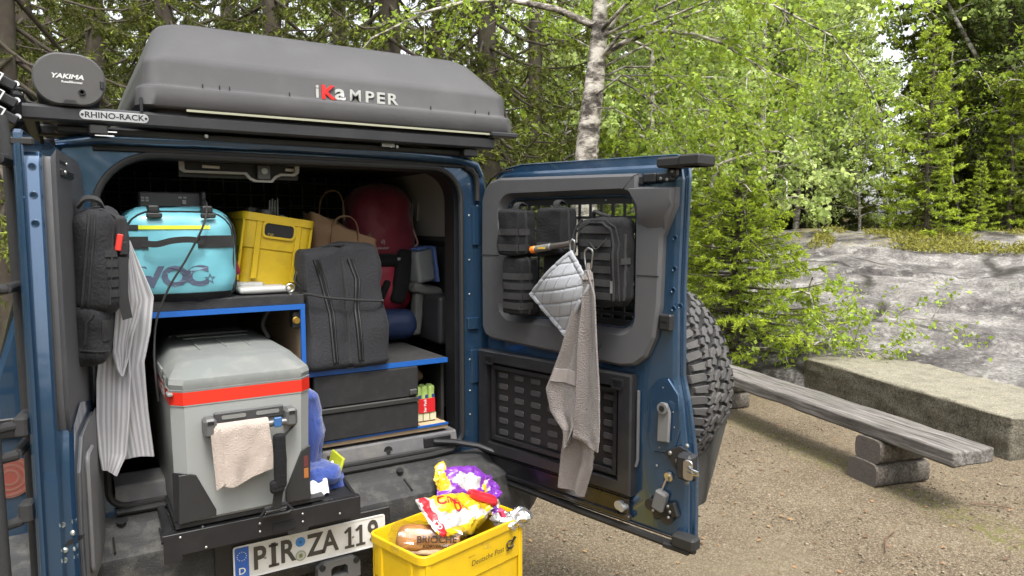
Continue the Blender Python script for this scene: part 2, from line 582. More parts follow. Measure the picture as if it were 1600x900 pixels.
b.box((.735, -.006, 1.9385), (1.30, .012, .014))
put('drip_channel', b, RUBBER, VAN)
b = MB()
b.tube([(1.372, -.010, 1.932), (1.40, -.014, 1.922), (1.418, -.014, 1.90), (1.424, -.014, 1.87), (1.425, -.014, 1.80)], .012, 8)
put('corner_gasket', b, RUBBER, VAN)
b = MB()
b.tube([(-.01, -.010, 1.945), (.10, -.016, 1.965), (.4, -.018, 1.972), (.7, -.018, 1.975), (1.0, -.018, 1.972), (1.34, -.016, 1.962), (1.42, -.012, 1.94), (1.447, -.006, 1.90)], [.014, .020, .021, .021, .021, .020, .016, .012], 12)
put('roof_edge', b, BLUE, VAN)
b = MB()
for z in (1.865, 1.74, 1.56, 1.42, 1.15, 1.02, .92):
    screw(b, (1.392, -.004, z), -Y_, .0045)
for z in (1.86, 1.78, 1.70):
    screw(b, (1.43, -.004, z), -Y_, .0045)
put('bolt', b, ZINC, VAN)
b = MB()
b.box((1.42, -.006, 1.70), (.03, .010, .16), bev=.003); b.box((1.405, -.008, 1.30), (.05, .012, .05), bev=.003); b.box((1.415, -.006, 1.12), (.035, .010, .14), bev=.003)
put('hinge_plate', b, BLUE, VAN)
# --- interior linings
b = MB()
b.loft([[(-.06, y, .86), (-.06, y, 1.62), (.02, y, 1.93), (.10, y, 1.962), (1.34, y, 1.962), (1.42, y, 1.93), (1.475, y, 1.63), (1.53, y, 1.60), (1.53, y, .86)] for y in (.15, 1.32)], closed=True, cap=(False, True), flip=False)
put('cargo_lining', b, LINER, VAN)
b = MB()
b.loft([[(1.412, y, 1.935), (1.462, y, 1.655), (1.455, y, 1.650), (1.395, y, 1.935)] for y in (.20, 1.28)], flip=False)
b.box((1.424, .55, 1.80), (.012, .012, .16), Matrix.Rotation(R(12), 3, 'X'), .002)
b.box((1.424, .62, 1.80), (.012, .012, .16), Matrix.Rotation(R(12), 3, 'X'), .002)
put('quarter_trim', b, PALE, VAN)
b = MB()
b.box((.72, .72, .845), (1.5, 1.2, .03))
put('cargo_floor', b, BLACKP, VAN)
b = MB()
for i in range(22):
    b.tube([(.03 + i * .065, 1.235, 1.25), (.03 + i * .065, 1.235, 1.95)], .003, 5)
for i in range(11):
    b.tube([(-.02, 1.23, 1.27 + i * .065), (1.46, 1.23, 1.27 + i * .065)], .003, 5)
put('cargo_grid', b, mat('grid_wire', (.34, .34, .34), .45, .2), VAN)
b = MB()       # small wire baskets hung on the grid
for x0, x1, z0, z1 in ((.98, 1.12, 1.72, 1.80), (1.15, 1.24, 1.72, 1.79), (1.02, 1.30, 1.66, 1.715)):
    b.tube([(x0, 1.20, z0), (x1, 1.20, z0), (x1, 1.20, z1), (x0, 1.20, z1)], .003, 5, closed=True)
    b.tube([((x0 + x1) / 2, 1.20, z0), ((x0 + x1) / 2, 1.20, z1)], .0025, 5)
put('wire_holder', b, mat('grey_wire', (.35, .35, .34), .4, .3), VAN)
b = MB()       # reading-light console under the roof edge
cons = [(.335, 1.925), (.335, 1.888), (.35, 1.878), (.545, 1.878), (.560, 1.862), (.58, 1.853), (.64, 1.853), (.655, 1.870), (.672, 1.878), (.72, 1.878), (.735, 1.89), (.738, 1.925)]
ci = [(.352, 1.922), (.352, 1.890), (.357, 1.886), (.552, 1.886), (.567, 1.868), (.585, 1.860), (.634, 1.860), (.648, 1.876), (.668, 1.886), (.712, 1.886), (.720, 1.892), (.722, 1.922)]
b.loft([[(x, .09, z) for x, z in cons], [(x, .08, z) for x, z in cons], [(x, .08, z) for x, z in ci], [(x, .10, z) for x, z in ci]], cap=(False, False), flip=True)
CONS = put('roof_console', b, mat('console_grey', (.30, .29, .27), .6), VAN)
b = MB(); b.box((.537, .12, 1.90), (.40, .03, .07))
put('console_back', b, BLACKP, CONS)
b = MB(); b.box((.61, .082, 1.888), (.046, .02, .05), bev=.003); put('latch_block', b, mat('dark_steel', (.10, .10, .10), .45, .6), CONS)
b = MB(); b.cyl((.61, .071, 1.892), (.61, .066, 1.892), .011, 14); put('latch_ring', b, ZINC, CONS)
for x0, w in ((.41, .08), (.69, .05)):
    b = MB(); b.cyl((x0, .098, 1.902), (x0 + w * .7, .098, 1.900), .006, 8); put('lamp_tube', b, mat('lamp_glass', (.6, .6, .55), .2), CONS)

# --- sill and bumper
b = MB()
prof = [(.14, .862), (.012, .862), (.004, .856), (-.004, .82), (-.006, .80), (.02, .79), (.14, .79)]
b.loft([[(x, y, z) for y, z in prof] for x in (.10, .3, 1.2, 1.33)])
SILL = put('sill_trim', b, GREYT2, VAN)
b = MB(); b.cyl((1.03, -.003, .826), (1.03, .012, .826), .018, 20); put('sill_socket', b, BLACKP, SILL)
b = MB(); b.cyl((1.03, -.009, .822), (1.03, .012, .822), .008, 12); put('socket_plug', b, RUBBER, SILL)
b = MB(); b.box((1.24, -.004, .832), (.12, .012, .04), bev=.006); put('door_check_recess', b, BLACKP, SILL)
b = MB(); b.tube([(1.22, -.010, .835), (1.30, -.03, .825), (1.40, -.06, .80), (1.47, -.13, .77)], [.010, .012, .012, .009], 8)
put('door_check_arm', b, BLACKM, VAN)
b = MB()
b.tube([(.10, -.016, .785), (.4, -.018, .783), (1.2, -.018, .783), (1.30, -.016, .79), (1.345, -.012, .82)], .012, 8)
put('sill_gasket', b, RUBBER, VAN)
b = MB()
bp = [(.02, .772), (-.045, .768), (-.065, .758), (-.072, .742), (-.085, .728), (-.15, .710), (-.168, .695), (-.172, .68), (-.176, .53), (-.15, .49), (.02, .47)]
b.loft([[(x, y + o, z) for y, z in bp] for x, o in ((-.24, .10), (-.18, .03), (-.02, 0), (.33, 0), (.40, 0), (.9, 0), (1.0, 0), (1.40, 0), (1.60, .03), (1.68, .10))])
BUMP = put('rear_bumper', b, BUMPER, VAN)
b = MB()       # raised ribs and seams on the step of the bumper
for x in (.085, .215, 1.06, 1.30):
    b.box((x, -.115, .7235), (.006, .09, .004), Matrix.Rotation(R(13), 3, 'X'))
put('bumper_seam', b, mat('seam_black', (.006, .006, .006), .9), BUMP)
b = MB(); b.box((.66, -.1785, .61), (.60, .010, .14), bev=.004); put('plate_recess', b, BLACKP, BUMP)
b = MB()
for p in ((.11, -.06, .764), (1.05, -.066, .757)):
    b.cyl(p, Vector(p) + Vector((0, -.004, .010)), .014, 14)
put('bumper_bolt', b, BLACKP, BUMP)
b = MB()
b.frame([(-.075, -.035), (.075, -.035), (.075, .02), (.05, .04), (-.05, .04), (-.075, .02)], [(-.03, -.02), (.03, -.02), (.03, .012), (.02, .02), (-.02, .02), (-.03, .012)], (.76, -.19, .50), X_, Z_, -.02, .02)
TOW = put('tow_bracket', b, mat('tow_grey', (.10, .10, .10), .55, .3), VAN)
b = MB()
for x in (.70, .82): b.cyl((x, -.205, .525), (x, -.213, .525), .011, 12)
put('tow_hole', b, mat('hole_black', (.004, .004, .004), .9), TOW)
# --- licence plate 520 x 110
PX0, PZ0, PY = .4156, .549, -.186
b = MB()
b.prism(rrect(.52, .112, .008, 4, PX0 + .26, PZ0 + .055), (0, PY, 0), X_, Z_, 0, .004, .0012)
PLATE = put('licence_plate', b, mat('plate_white', (.62, .61, .58), .4, 0, .05, 8, dirt=(.35, .32, .27), ds=14, damt=.35), VAN)
b = MB(); b.frame(rrect(.522, .114, .009, 4, PX0 + .26, PZ0 + .055), rrect(.512, .104, .006, 4, PX0 + .26, PZ0 + .055), (0, PY - .0045, 0), X_, Z_, 0, .0015)
put('plate_rim', b, mat('plate_rim_white', (.66, .66, .66), .35), PLATE)
b = MB(); b.box((PX0 + .026, PY - .0047, PZ0 + .055), (.044, .001, .103)); EU = put('euro_band', b, mat('euro_blue', (.03, .11, .42), .4), PLATE)
b = MB()
b.text('D', (PX0 + .026, PY - .0054, PZ0 + .026), X_, Z_, .022, .0004, .01)
for i in range(12):
    a = i * math.pi / 6
    b.cyl((PX0 + .026 + .0145 * math.cos(a), PY - .0055, PZ0 + .076 + .0145 * math.sin(a)), (PX0 + .026 + .0145 * math.cos(a), PY - .0052, PZ0 + .076 + .0145 * math.sin(a)), .0016, 6)
put('euro_print', b, mat('euro_print', (.75, .75, .60), .4), EU)
b = MB()
lz = PZ0 + .055; PT = mat('plate_black', (.055, .048, .04), .5)
for t, x in (('P', .077), ('I', .123), ('R', .168), ('Z', .262), ('A', .314), ('9', .471)):
    b.text(t, (PX0 + x + .004, PY - .005, lz), X_, Z_, .075, .0012, .042 if t == '1' else .026, sx=.78 if t not in '1I' else .95)
for t, x in (('1', .384), ('1', .425), ('I', .123)):      # slab feet of the figures
    b.box((PX0 + x + .004, PY - .0055, lz - .0345), (.034, .0014, .009))
    if t == '1':
        b.box((PX0 + x + .005, PY - .0056, lz + .003), (.0115, .0014, .066)); b.box((PX0 + x - .004, PY - .0057, lz + .0255), (.022, .0014, .0095), Matrix.Rotation(R(-38), 3, 'Y'))
b.box((PX0 + .127, PY - .0055, lz + .0345), (.030, .0014, .009))
put('plate_character', b, PT, PLATE)
for z, c, nm in ((lz + .024, (.05, .20, .48), 'blue_sticker'), (lz - .024, (.40, .40, .36), 'state_sticker')):
    b = MB(); b.cyl((PX0 + .2165, PY - .0042, z), (PX0 + .2165, PY - .0058, z), .019 if nm[0] == 's' else .0165, 28)
    st = put(nm, b, mat(nm, c, .45), PLATE)
    b = MB()
    if nm[0] == 's':
        b.prism(rrect(.012, .014, .004, 3, PX0 + .2165, z), (0, PY - .0060, 0), X_, Z_, 0, .0003)
        b.frame(rrect(.033, .033, .0164, 6, PX0 + .2165, z), rrect(.030, .030, .0149, 6, PX0 + .2165, z), (0, PY - .0060, 0), X_, Z_, 0, .0003)
        put('sticker_crest', b, mat('crest_olive', (.16, .17, .05), .5), st)
    else:
        b.cyl((PX0 + .2165, PY - .0059, z), (PX0 + .2165, PY - .0063, z), .005, 12)
        put('sticker_dot', b, mat('dot_blue', (.02, .10, .30), .5), st)
b = MB()
for x in (.100, .402): screw(b, (PX0 + x, PY - .004, lz - .002), -Y_, .0045)
put('plate_screw', b, ZINC, PLATE)

# --- tail light, wheels, side glass, flares
b = MB(); b.cyl((-.172, -.006, .95), (-.172, .02, .95), .062, 28)
TL = put('tail_light', b, mat('tail_red', (.20, .05, .04), .3, 0, .1, 8, coat=.5, dirt=(.2, .16, .13), ds=20, damt=.6), VAN)
b = MB()
for r_ in (.054, .038, .022):
    b.lathe([(r_ - .003, -.002), (r_ - .003, .001), (r_ + .003, .001), (r_ + .003, -.002)], (-.172, -.006, .95), -Y_, 24)
put('lens_ring', b, mat('lens_ring', (.20, .09, .07), .35), TL)
b = MB(); b.cyl((1.612, -.006, .95), (1.612, .02, .95), .062, 28); put('tail_light', b, MATS['tail_red'], VAN)
b = MB(); b.box((-.14, -.006, 1.10), (.10, .014, .06), bev=.004); put('number_lamp', b, BLACKP, VAN)
TYRE = mat('tyre_rubber', (.008, .008, .009), .8, 0, .2, 20, .3, 300, dirt=(.09, .085, .075), ds=9, damt=.35)
def make_wheel(c, ax, name='wheel', parent=VAN):
    c = Vector(c); ax = Vector(ax)
    b = MB(); b.lathe([(.225, -.10), (.25, -.118), (.32, -.128), (.37, -.118), (.395, -.08), (.398, 0), (.395, .08), (.37, .118), (.32, .128), (.25, .118), (.225, .10), (.215, 0)], c, ax, 48, closed=True)
    w = put(name, b, TYRE, parent)
    b = MB(); b.lathe([(.225, .10), (.215, .09), (.20, .04), (.12, .03), (.08, .055), (.0, .055)], c, ax, 40, )
    put('rim', b, mat('rim_grey', (.12, .12, .13), .4, .7), w)
    return w
for x, sgn in ((-.10, -1), (1.54, 1)):
    for y in (.98, 3.75):
        make_wheel((x, y, .40), (sgn, 0, 0))
for sgn in (-1, 1):
    x = CX + sgn * .968
    b = MB()
    for y in (.98, 3.75):
        b.frame([(y + .52 * math.cos(a), .42 + .50 * math.sin(a)) for a in [math.pi * i / 16 for i in range(17)]] + [(y - .42, .42), (y + .42, .42)],
                [(y + .44 * math.cos(a), .42 + .43 * math.sin(a)) for a in [math.pi * i / 16 for i in range(17)]] + [(y - .42, .419), (y + .42, .419)],
                (x, 0, 0), Y_, Z_, -.035 if sgn < 0 else -.01, .01 if sgn < 0 else .035)
    put('wheel_arch', b, BLACKP, VAN)
    for y0, y1 in ((.22, 1.15), (1.28, 2.05), (2.15, 2.72)):
        b = MB()
        b.loft([[(CX + sgn * .792, y0 + .03, 1.78), (CX + sgn * .792, y1 - .03, 1.78), (CX + sgn * .917, y1, 1.27), (CX + sgn * .917, y0, 1.27)],
                [(CX + sgn * .784, y0 + .03, 1.78), (CX + sgn * .784, y1 - .03, 1.78), (CX + sgn * .908, y1, 1.27), (CX + sgn * .908, y0, 1.27)]], flip=sgn > 0)
        put('side_window', b, mat('dark_glass', (.01, .012, .014), .06, 0, 0, coat=.5), VAN)
b = MB(); b.box((.72, 2.2, .46), (1.5, 4.2, .10), bev=.02); put('underbody', b, BLACKP, VAN)

# --- roof rack
b = MB()
b.prism([(0, 0), (.040, 0), (.046, .006), (.046, .036), (.036, .045), (0, .045)], (-.085, -.055, 2.0), -Y_, Z_, -1.54, 0)
RACK = put('roof_rack', b, BLACKM, VAN)
for y in (.35, .8, 1.25, 1.7, 2.1):
    b = MB(); b.box((.685, y, 2.02), (1.5, .06, .035), bev=.006); put('cross_bar', b, BLACKM, RACK)
for x in (-.07, 1.44):
    b = MB(); b.box((x, 1.05, 2.025), (.035, 2.2, .045), bev=.006); put('side_rail', b, BLACKM, RACK)
b = MB()
b.box((.69, -.02, 1.985), (1.40, .05, .024), bev=.006); b.box((.10, -.07, 1.983), (.05, .05, .03), bev=.004); b.box((1.36, -.06, 1.983), (.06, .05, .03), bev=.004)
put('rack_foot', b, BLACKP, RACK)
b = MB(); b.box((1.02, -.068, 1.993), (.05, .012, .012)); b.cyl((1.03, -.075, 1.99), (1.03, -.062, 1.99), .006, 8); b.cyl((1.055, -.075, 1.99), (1.055, -.062, 1.99), .006, 8); b.cyl((.40, -.075, 1.985), (.40, -.06, 1.985), .006, 8)
put('rack_bolt', b, ZINC, RACK)
b = MB(); b.prism(rrect(.180, .027, .0125, 6, .143, 2.0225), (0, -.1005, 0), X_, Z_, 0, .002, .0006)
BADGE = put('rack_badge', b, mat('badge_silver', (.45, .46, .47), .4, .6), RACK)
b = MB(); b.text('RHINO-RACK', (.143, -.1026, 2.0225), X_, Z_, .0165, .0005, .022, sp=1.02, sx=1.06)
for x in (.060, .226): b.cyl((x, -.1024, 2.0225), (x, -.1036, 2.0225), .004, 10)
put('badge_print', b, mat('badge_black', (.012, .012, .013), .5), BADGE)
b = MB()
b.box((.12, -.090, 1.978), (.055, .004, .003)); b.box((.115, -.090, 1.966), (.05, .004, .003))
put('rack_label', b, WHITEP, RACK)

# ------------------------------------------------------------------ right rear door (wide), opened about 100 degrees
RA = R(13.7)
RPIV, RROT = Vector((1.46, -.02, 0)), math.atan2(-math.cos(RA), math.sin(RA))
RU = Vector((math.cos(RROT), math.sin(RROT), 0)); RO = Vector((-RU.y, RU.x, 0))      # along the door / outward
def rd(u, n, z):
    """world point on the right door; n = distance proud of its inner face"""
    return RPIV + RU * u - RO * n + Z_ * z
hole = rrect(.605, .45, .055, 6, .430, 1.575)
osk = [(-.01, .66), (-.01, 1.80), (.0, 1.85), (.03, 1.90), (.08, 1.928), (.16, 1.938), (.86, 1.930), (.897, 1.915), (.905, 1.86), (.895, 1.5), (.900, 1.20), (.922, 1.12), (.945, .98), (.955, .90), (.957, .64), (.02, .64)]
ish = [(.0, .68), (.0, 1.79), (.012, 1.84), (.04, 1.878), (.09, 1.902), (.16, 1.908), (.86, 1.898), (.895, 1.88), (.900, 1.85), (.890, 1.5), (.895, 1.20), (.915, 1.12), (.935, .98), (.945, .90), (.948, .655), (.02, .66)]
b = MB()
o1, i1 = ring_pair(osk, hole, (.43, 1.575))
A, B_ = Vector((1, 0, 0)), Vector((0, 0, 1))
P3 = lambda q, y: [(x, y, z) for x, z in q]
b.loft([P3(o1, .040), P3(inset(o1, -.003), .044), P3(inset(o1, -.003), .058), P3(o1, .062), P3(i1, .062), P3(i1, .036)], cap=(False, False), flip=True)
o2, i2_ = ring_pair(ish, hole, (.43, 1.575))
b.loft([P3(o2, .041), P3(o2, .016), P3(inset(o2, .010), .004), P3(inset(o2, .024), .0), P3(i2_, .0), P3(i2_, .041)], cap=(False, False), flip=True)
RDOOR = put('rear_door', b, BLUE, VAN, RPIV, (0, 0, RROT))
# flange that closes the gap between the skins
b = MB()
o3, i3 = ring_pair(osk, ish, (.43, 1.3))
b.loft([P3(o3, .043), P3(i3, .039)], cap=(False, False), flip=True)
put('door_flange', b, BLUE, RDOOR)
b = MB()
fo, fi = ring_pair(inset(ish, .014), inset(ish, .028), (.43, 1.3))
b.tube([(x, -.004, z) for x, z in inset(ish, .008)[1:6]], .004, 6)
put('door_gasket', b, RUBBER, RDOOR)
trim = [(.006, 1.29), (.004, 1.58), (.006, 1.80), (.022, 1.845), (.055, 1.874), (.11, 1.886), (.755, 1.872), (.757, 1.828), (.900, 1.822), (.898, 1.765), (.855, 1.66), (.848, 1.435), (.832, 1.33), (.80, 1.262), (.755, 1.228), (.70, 1.218), (.06, 1.242), (.022, 1.258)]
ho = rrect(.655, .50, .07, 6, .430, 1.575)
hi_ = rrect(.602, .447, .055, 6, .430, 1.575)
c0 = (.43, 1.575)
ang = sorted(set([round(2 * math.pi * i / 60, 5) for i in range(60)] + [round(math.atan2(p[1] - c0[1], p[0] - c0[0]) % (2 * math.pi), 5) for p in trim + ho]))
tO, tH, tI = radial(trim, c0, ang), radial(ho, c0, ang), radial(hi_, c0, ang)
b = MB()
b.loft([P3(tO, .002), P3(tO, -.022), P3(inset(tO, .010), -.032), P3(tH, -.032), P3(tI, .010), P3(tI, .022)], cap=(False, False), flip=True)
TRIM = put('door_trim', b, GREYT, RDOOR)
b = MB()
b.box((.0585, -.0325, 1.582), (.107, .002, .0035)); b.box((.805, -.0325, 1.535), (.085, .002, .0035))
put('trim_seam', b, mat('seam_dark', (.012, .012, .012), .9), TRIM)
b = MB()       # stepped latch cover in the upper free corner
b.loft([P3([(.742, 1.824), (.9, 1.820), (.898, 1.765), (.866, 1.69), (.80, 1.685), (.765, 1.70)], -.030),
        P3([(.735, 1.822), (.899, 1.818), (.897, 1.768), (.872, 1.73), (.83, 1.725), (.77, 1.72)], -.046),
        P3([(.738, 1.820), (.897, 1.816), (.895, 1.785), (.87, 1.765), (.83, 1.760), (.775, 1.765)], -.056)], flip=True)
put('latch_cover', b, GREYT, TRIM)
b = MB(); b.tube([(.60 + .018 * math.cos(a), -.034, 1.285 + .018 * math.sin(a)) for a in [R(200 + i * 20) for i in range(9)]], .0015, 5)
put('trim_mark', b, BLACKP, TRIM)
b = MB()
b.box((.80, -.012, 1.855), (.05, .03, .030), bev=.004); b.box((.855, -.012, 1.855), (.055, .03, .026), bev=.004); b.box((.88, -.012, 1.868), (.035, .03, .030), bev=.01); b.box((.77, -.012, 1.848), (.014, .03, .022))
LT = put('upper_latch', b, BLACKM, RDOOR)
b = MB()
for u, z in ((.845, 1.850), (.868, 1.846), (.886, 1.872)): screw(b, (u, -.027, z), (0, -1, 0), .006)
put('latch_screw', b, ZINC, LT)
b = MB(); b.box((.925, -.02, 1.898), (.15, .09, .032), bev=.006); b.box((.97, -.02, 1.900), (.075, .10, .036), bev=.006)
put('corner_rubber', b, RUBBER, RDOOR)
b = MB(); b.box((.430, .050, 1.575), (.604, .006, .449)); put('window_pane', b, GLASS, RDOOR)
# load panel of small openings inside the window
b = MB()
b.box((.43, .012, 1.788), (.598, .005, .026))
b.box((.43, .012, 1.362), (.598, .005, .024))
for k in range(13): b.box((.135 + k * .0495, .0122, 1.575), (.0105, .005, .425))
for k in range(8): b.box((.43, .0124, 1.728 - k * .0475), (.597, .005, .0105))
GR = put('load_panel', b, BLACKM, RDOOR)
b = MB()
for u in (.20, .40, .60): screw(b, (u, .0095, 1.788), (0, -1, 0), .004)
put('panel_screw', b, ZINC, GR)
# fold-down table frame
b = MB()
fo_, fi_ = [(-.008, .772), (.752, .772), (.752, 1.195), (-.008, 1.195)], [(.045, .815), (.70, .815), (.70, 1.150), (.045, 1.150)]
b.loft([P3(fo_, .0), P3(fo_, -.034), P3(inset(fo_, .006), -.040), P3(fi_, -.040), P3(fi_, -.012)], cap=(False, False), flip=True)
TABF = put('table_frame', b, BLACKM, RDOOR)
b = MB(); b.frame([(.06, .83), (.685, .83), (.685, 1.137), (.06, 1.137)], [(.075, .845), (.67, .845), (.67, 1.122), (.075, 1.122)], (0, -.016, 0), A, B_, 0, .012); put('inner_frame', b, BLACKM, TABF)
b = MB(); b.box((.372, -.008, .983), (.66, .006, .345)); put('table_panel', b, mat('table_panel_black', (.009, .009, .010), .5, 0, .2, 12), TABF)
SLOT = mat('slot_grey', (.045, .045, .047), .45)
sm = None
for i in range(7):
    for j in range(6):
        if sm is None:
            b = MB(); b.prism(rrect(.050, .022, .007, 3), (0, 0, 0), A, B_, 0, .004, .001)
            o = put('slot', b, SLOT, TABF, None); sm = o
            base = o
        else:
            o = base.copy(); COL.objects.link(o)
        o.location = Vector((.115 + i * .088, -.0125, 1.088 - j * .047)) - FR[TABF.name]
b = MB()
for u in (.055, .69):
    b.frame(rrect(.05, .036, .004, 3, u + .006, 1.158), rrect(.032, .020, .003, 3, u + .006, 1.158), (0, -.040, 0), A, B_, 0, .006)
put('table_catch', b, BLACKP, TABF)
b = MB(); b.tube([(.762, -.01, 1.14), (.762, -.01, .90), (.755, -.01, .875)], .006, 8); put('stay_rod', b, mat('rod_grey', (.16, .16, .17), .4, .5), RDOOR)
b = MB(); b.box((.36, -.008, .722), (.74, .016, .085), bev=.005); b.box((.36, -.014, .688), (.76, .022, .018), bev=.004); b.box((.36, -.012, .752), (.75, .020, .010), bev=.003)
put('lower_cover', b, mat('gloss_black', (.010, .010, .012), .25, 0, .2, 8, dirt=(.06, .05, .035), ds=4, damt=.5), RDOOR)
b = MB()
b.tube([(.0, -.006, .664), (.5, -.008, .648), (.95, -.008, .642), (.985, -.008, .65)], .014, 8); b.box((.955, -.012, .672), (.085, .05, .045), bev=.008); b.box((.925, -.01, .642), (.10, .04, .02), bev=.005)
put('bottom_rubber', b, RUBBER, RDOOR)
b = MB(); b.box((.868, -.012, 1.385), (.045, .028, .055), bev=.005)
VT = put('striker_guide', b, BLACKP, RDOOR)
b = MB(); b.box((.868, -.027, 1.398), (.026, .004, .016)); b.box((.868, -.027, 1.372), (.026, .004, .016)); put('guide_slot', b, mat('hole_black', (.004, .004, .004), .9), VT)
b = MB()       # inside handle in its pressed bay
b.prism([(.80, 1.15), (.835, 1.19), (.875, 1.20), (.915, 1.15), (.925, 1.05), (.90, .95), (.82, .94), (.795, 1.0)], (0, -.0005, 0), A, B_, 0, .006, .004)
put('handle_bay', b, BLUE, RDOOR)
b = MB()
b.prism([(.845, .985), (.888, .990), (.892, 1.09), (.878, 1.118), (.855, 1.118), (.848, 1.09)], (0, -.010, 0), A, B_, 0, .014, .003); b.cyl((.868, -.02, 1.102), (.868, -.032, 1.102), .019, 18)
HND = put('door_handle', b, mat('handle_grey', (.13, .13, .13), .45), RDOOR)
b = MB(); b.cyl((.868, -.0325, 1.102), (.868, -.034, 1.102), .010, 14); put('handle_hub', b, BLACKP, HND)
b = MB()
b.prism([(.87, .955), (.925, .985), (.99, .965), (.985, .88), (.93, .885), (.90, .92)], (0, -.006, 0), A, B_, 0, .010, .002)
b.box((.962, -.03, .93), (.055, .05, .085), bev=.010)
LOCK = put('door_lock', b, BLACKM, RDOOR)
b = MB(); b.prism(rrect(.034, .066, .012, 4, .985, .93), (0, -.057, 0), A, B_, 0, .006, .002); b.tube([(.985, -.06, .940), (1.005, -.075, .940), (1.030, -.078, .938), (1.03, -.075, .928), (1.005, -.070, .925), (.985, -.06, .925)], .004, 8)
put('lock_striker', b, ALU, LOCK)
b = MB()
for u, z in ((.893, .955), (.92, .935), (.955, .992), (.958, .872)): screw(b, (u, -.016, z), (0, -1, 0), .008)
put('lock_bolt', b, ZINC, LOCK)
b = MB(); b.box((.86, -.018, .785), (.045, .03, .07), Matrix.Rotation(R(14), 3, 'Y'), .006)
ACT = put('lock_actuator', b, mat('actuator_grey', (.10, .10, .10), .6), RDOOR)
b = MB(); b.box((.875, -.010, .752), (.10, .02, .05), Matrix.Rotation(R(-20), 3, 'Y'), .008); b.cyl((.82, -.01, .76), (.82, -.02, .76), .02, 12); b.cyl((.885, -.01, .735), (.885, -.02, .735), .025, 14)
put('actuator_base', b, BLACKP, ACT)
b = MB(); b.tube([(.865, -.02, .82), (.885, -.02, .87)], .003, 6); b.tube([(.885, -.012, .870), (.885, -.002, .872)], .016, 12)
put('actuator_rod', b, ALU, ACT)
b = MB()
for u, z in ((.892, .775), (.90, .758), (.895, .738), (.835, .745)): screw(b, (u, -.022, z), (0, -1, 0), .006)
for u, z in ((.855, 1.165), (.895, 1.09), (.90, 1.04), (.845, .96), (.835, .895)): screw(b, (u, -.004, z), (0, -1, 0), .0045)
put('rivet', b, ZINC, RDOOR)
b = MB()
for u, z in ((.885, 1.66), (.885, 1.56), (.882, 1.49), (.885, 1.43), (.91, 1.44)): b.lathe([(.006, 0), (.007, .0015), (.010, .0015), (.0105, 0)], (u, -.0005, z), (0, -1, 0), 14)
put('pressed_ring', b, BLUE, RDOOR)
b = MB(); b.cyl((.72, -.015, .725), (.72, -.045, .725), .012, 12); b.cyl((.70, -.015, .728), (.70, -.035, .728), .016, 12); put('table_stop', b, mat('stop_grey', (.3, .3, .3), .4, .5), RDOOR)

# --- spare wheel on the outside of the door
b = MB()
TR, TW = .388, .118
TC = Vector((.515, .275, 1.115))
prof = [(.225, -.10), (.25, -.128), (.32, -.140), (.36, -.132), (.382, -.108), (TR, -.08), (TR + .002, 0), (TR, .08), (.382, .108), (.36, .132), (.32, .140), (.25, .128), (.225, .10), (.215, 0)]
b.lathe(prof, TC, Vector((0, 1, 0)), 96, closed=True)
def tread(b, poly, hgt=.0165):
    """block given in (arc length, width) standing on the tread, following its curve"""
    def P(s_, w, h):
        a = s_ / TR
        cw = max(-.145, min(.145, w))
        drop = 0 if abs(cw) < .085 else (abs(cw) - .085) ** 1.5 * 3.2
        r_ = TR + h - drop
        return TC + Vector((math.cos(a) * r_, cw, math.sin(a) * r_))
    area = sum(poly[i - 1][0] * poly[i][1] - poly[i][0] * poly[i - 1][1] for i in range(len(poly)))
    if area < 0: poly = poly[::-1]
    ip = inset(poly, .0016)
    b.loft([[P(s_, w, -.006) for s_, w in poly], [P(s_, w, hgt - .002) for s_, w in poly], [P(s_, w, hgt) for s_, w in ip]], cap=(False, True), flip=True, m=1)
NP = 31
pit = 2 * math.pi * TR / NP
for k in range(NP):
    s0 = k * pit
    for sg in (-1, 1):
        q = s0 + (pit * .5 if sg > 0 else 0)
        Z = lambda pts: [(q + x * pit * sg, sg * w) for x, w in pts]
        tread(b, Z([(.02, .004), (.30, .002), (.40, .018), (.60, .010), (.84, .022), (.74, .042), (.52, .032), (.42, .044), (.20, .036), (.06, .022)]))
        tread(b, Z([(.50, .046), (.74, .054), (.92, .040), (1.12, .050), (1.06, .068), (.90, .060), (.78, .076), (.54, .070)]))
        tread(b, Z([(.06, .052), (.30, .058), (.40, .052), (.40, .084), (.24, .076), (.10, .086)]))
        tread(b, Z([(.00, .098), (.16, .090), (.34, .094), (.42, .136), (.02, .140)]), .015)
        tread(b, Z([(.54, .086), (.72, .094), (.88, .088), (.86, .128), (.58, .132)]), .0165)
SPARE = put('spare_wheel', b, [TYRE, mat('tread_rubber', (.062, .060, .060), .7, 0, .2, 14, .4, 200, dirt=(.13, .12, .105), ds=7, damt=.5)], RDOOR, sharp=25, split=False)  # carcass darker than the blocks: groove shade is put into its colour
b = MB(); b.lathe([(.226, .10), (.215, .09), (.20, .04), (.12, .03), (.08, .055), (.0, .055)], TC, Vector((0, 1, 0)), 40); b.lathe([(.226, .10), (.215, .08), (.0, .07)], TC, Vector((0, -1, 0)), 32)
put('rim', b, mat('rim_grey', (.12, .12, .13), .4, .7), SPARE)
b = MB(); b.cyl(TC - Vector((0, .165, 0)), TC - Vector((0, .05, 0)), .10, 20); put('wheel_carrier', b, BLACKM, SPARE)

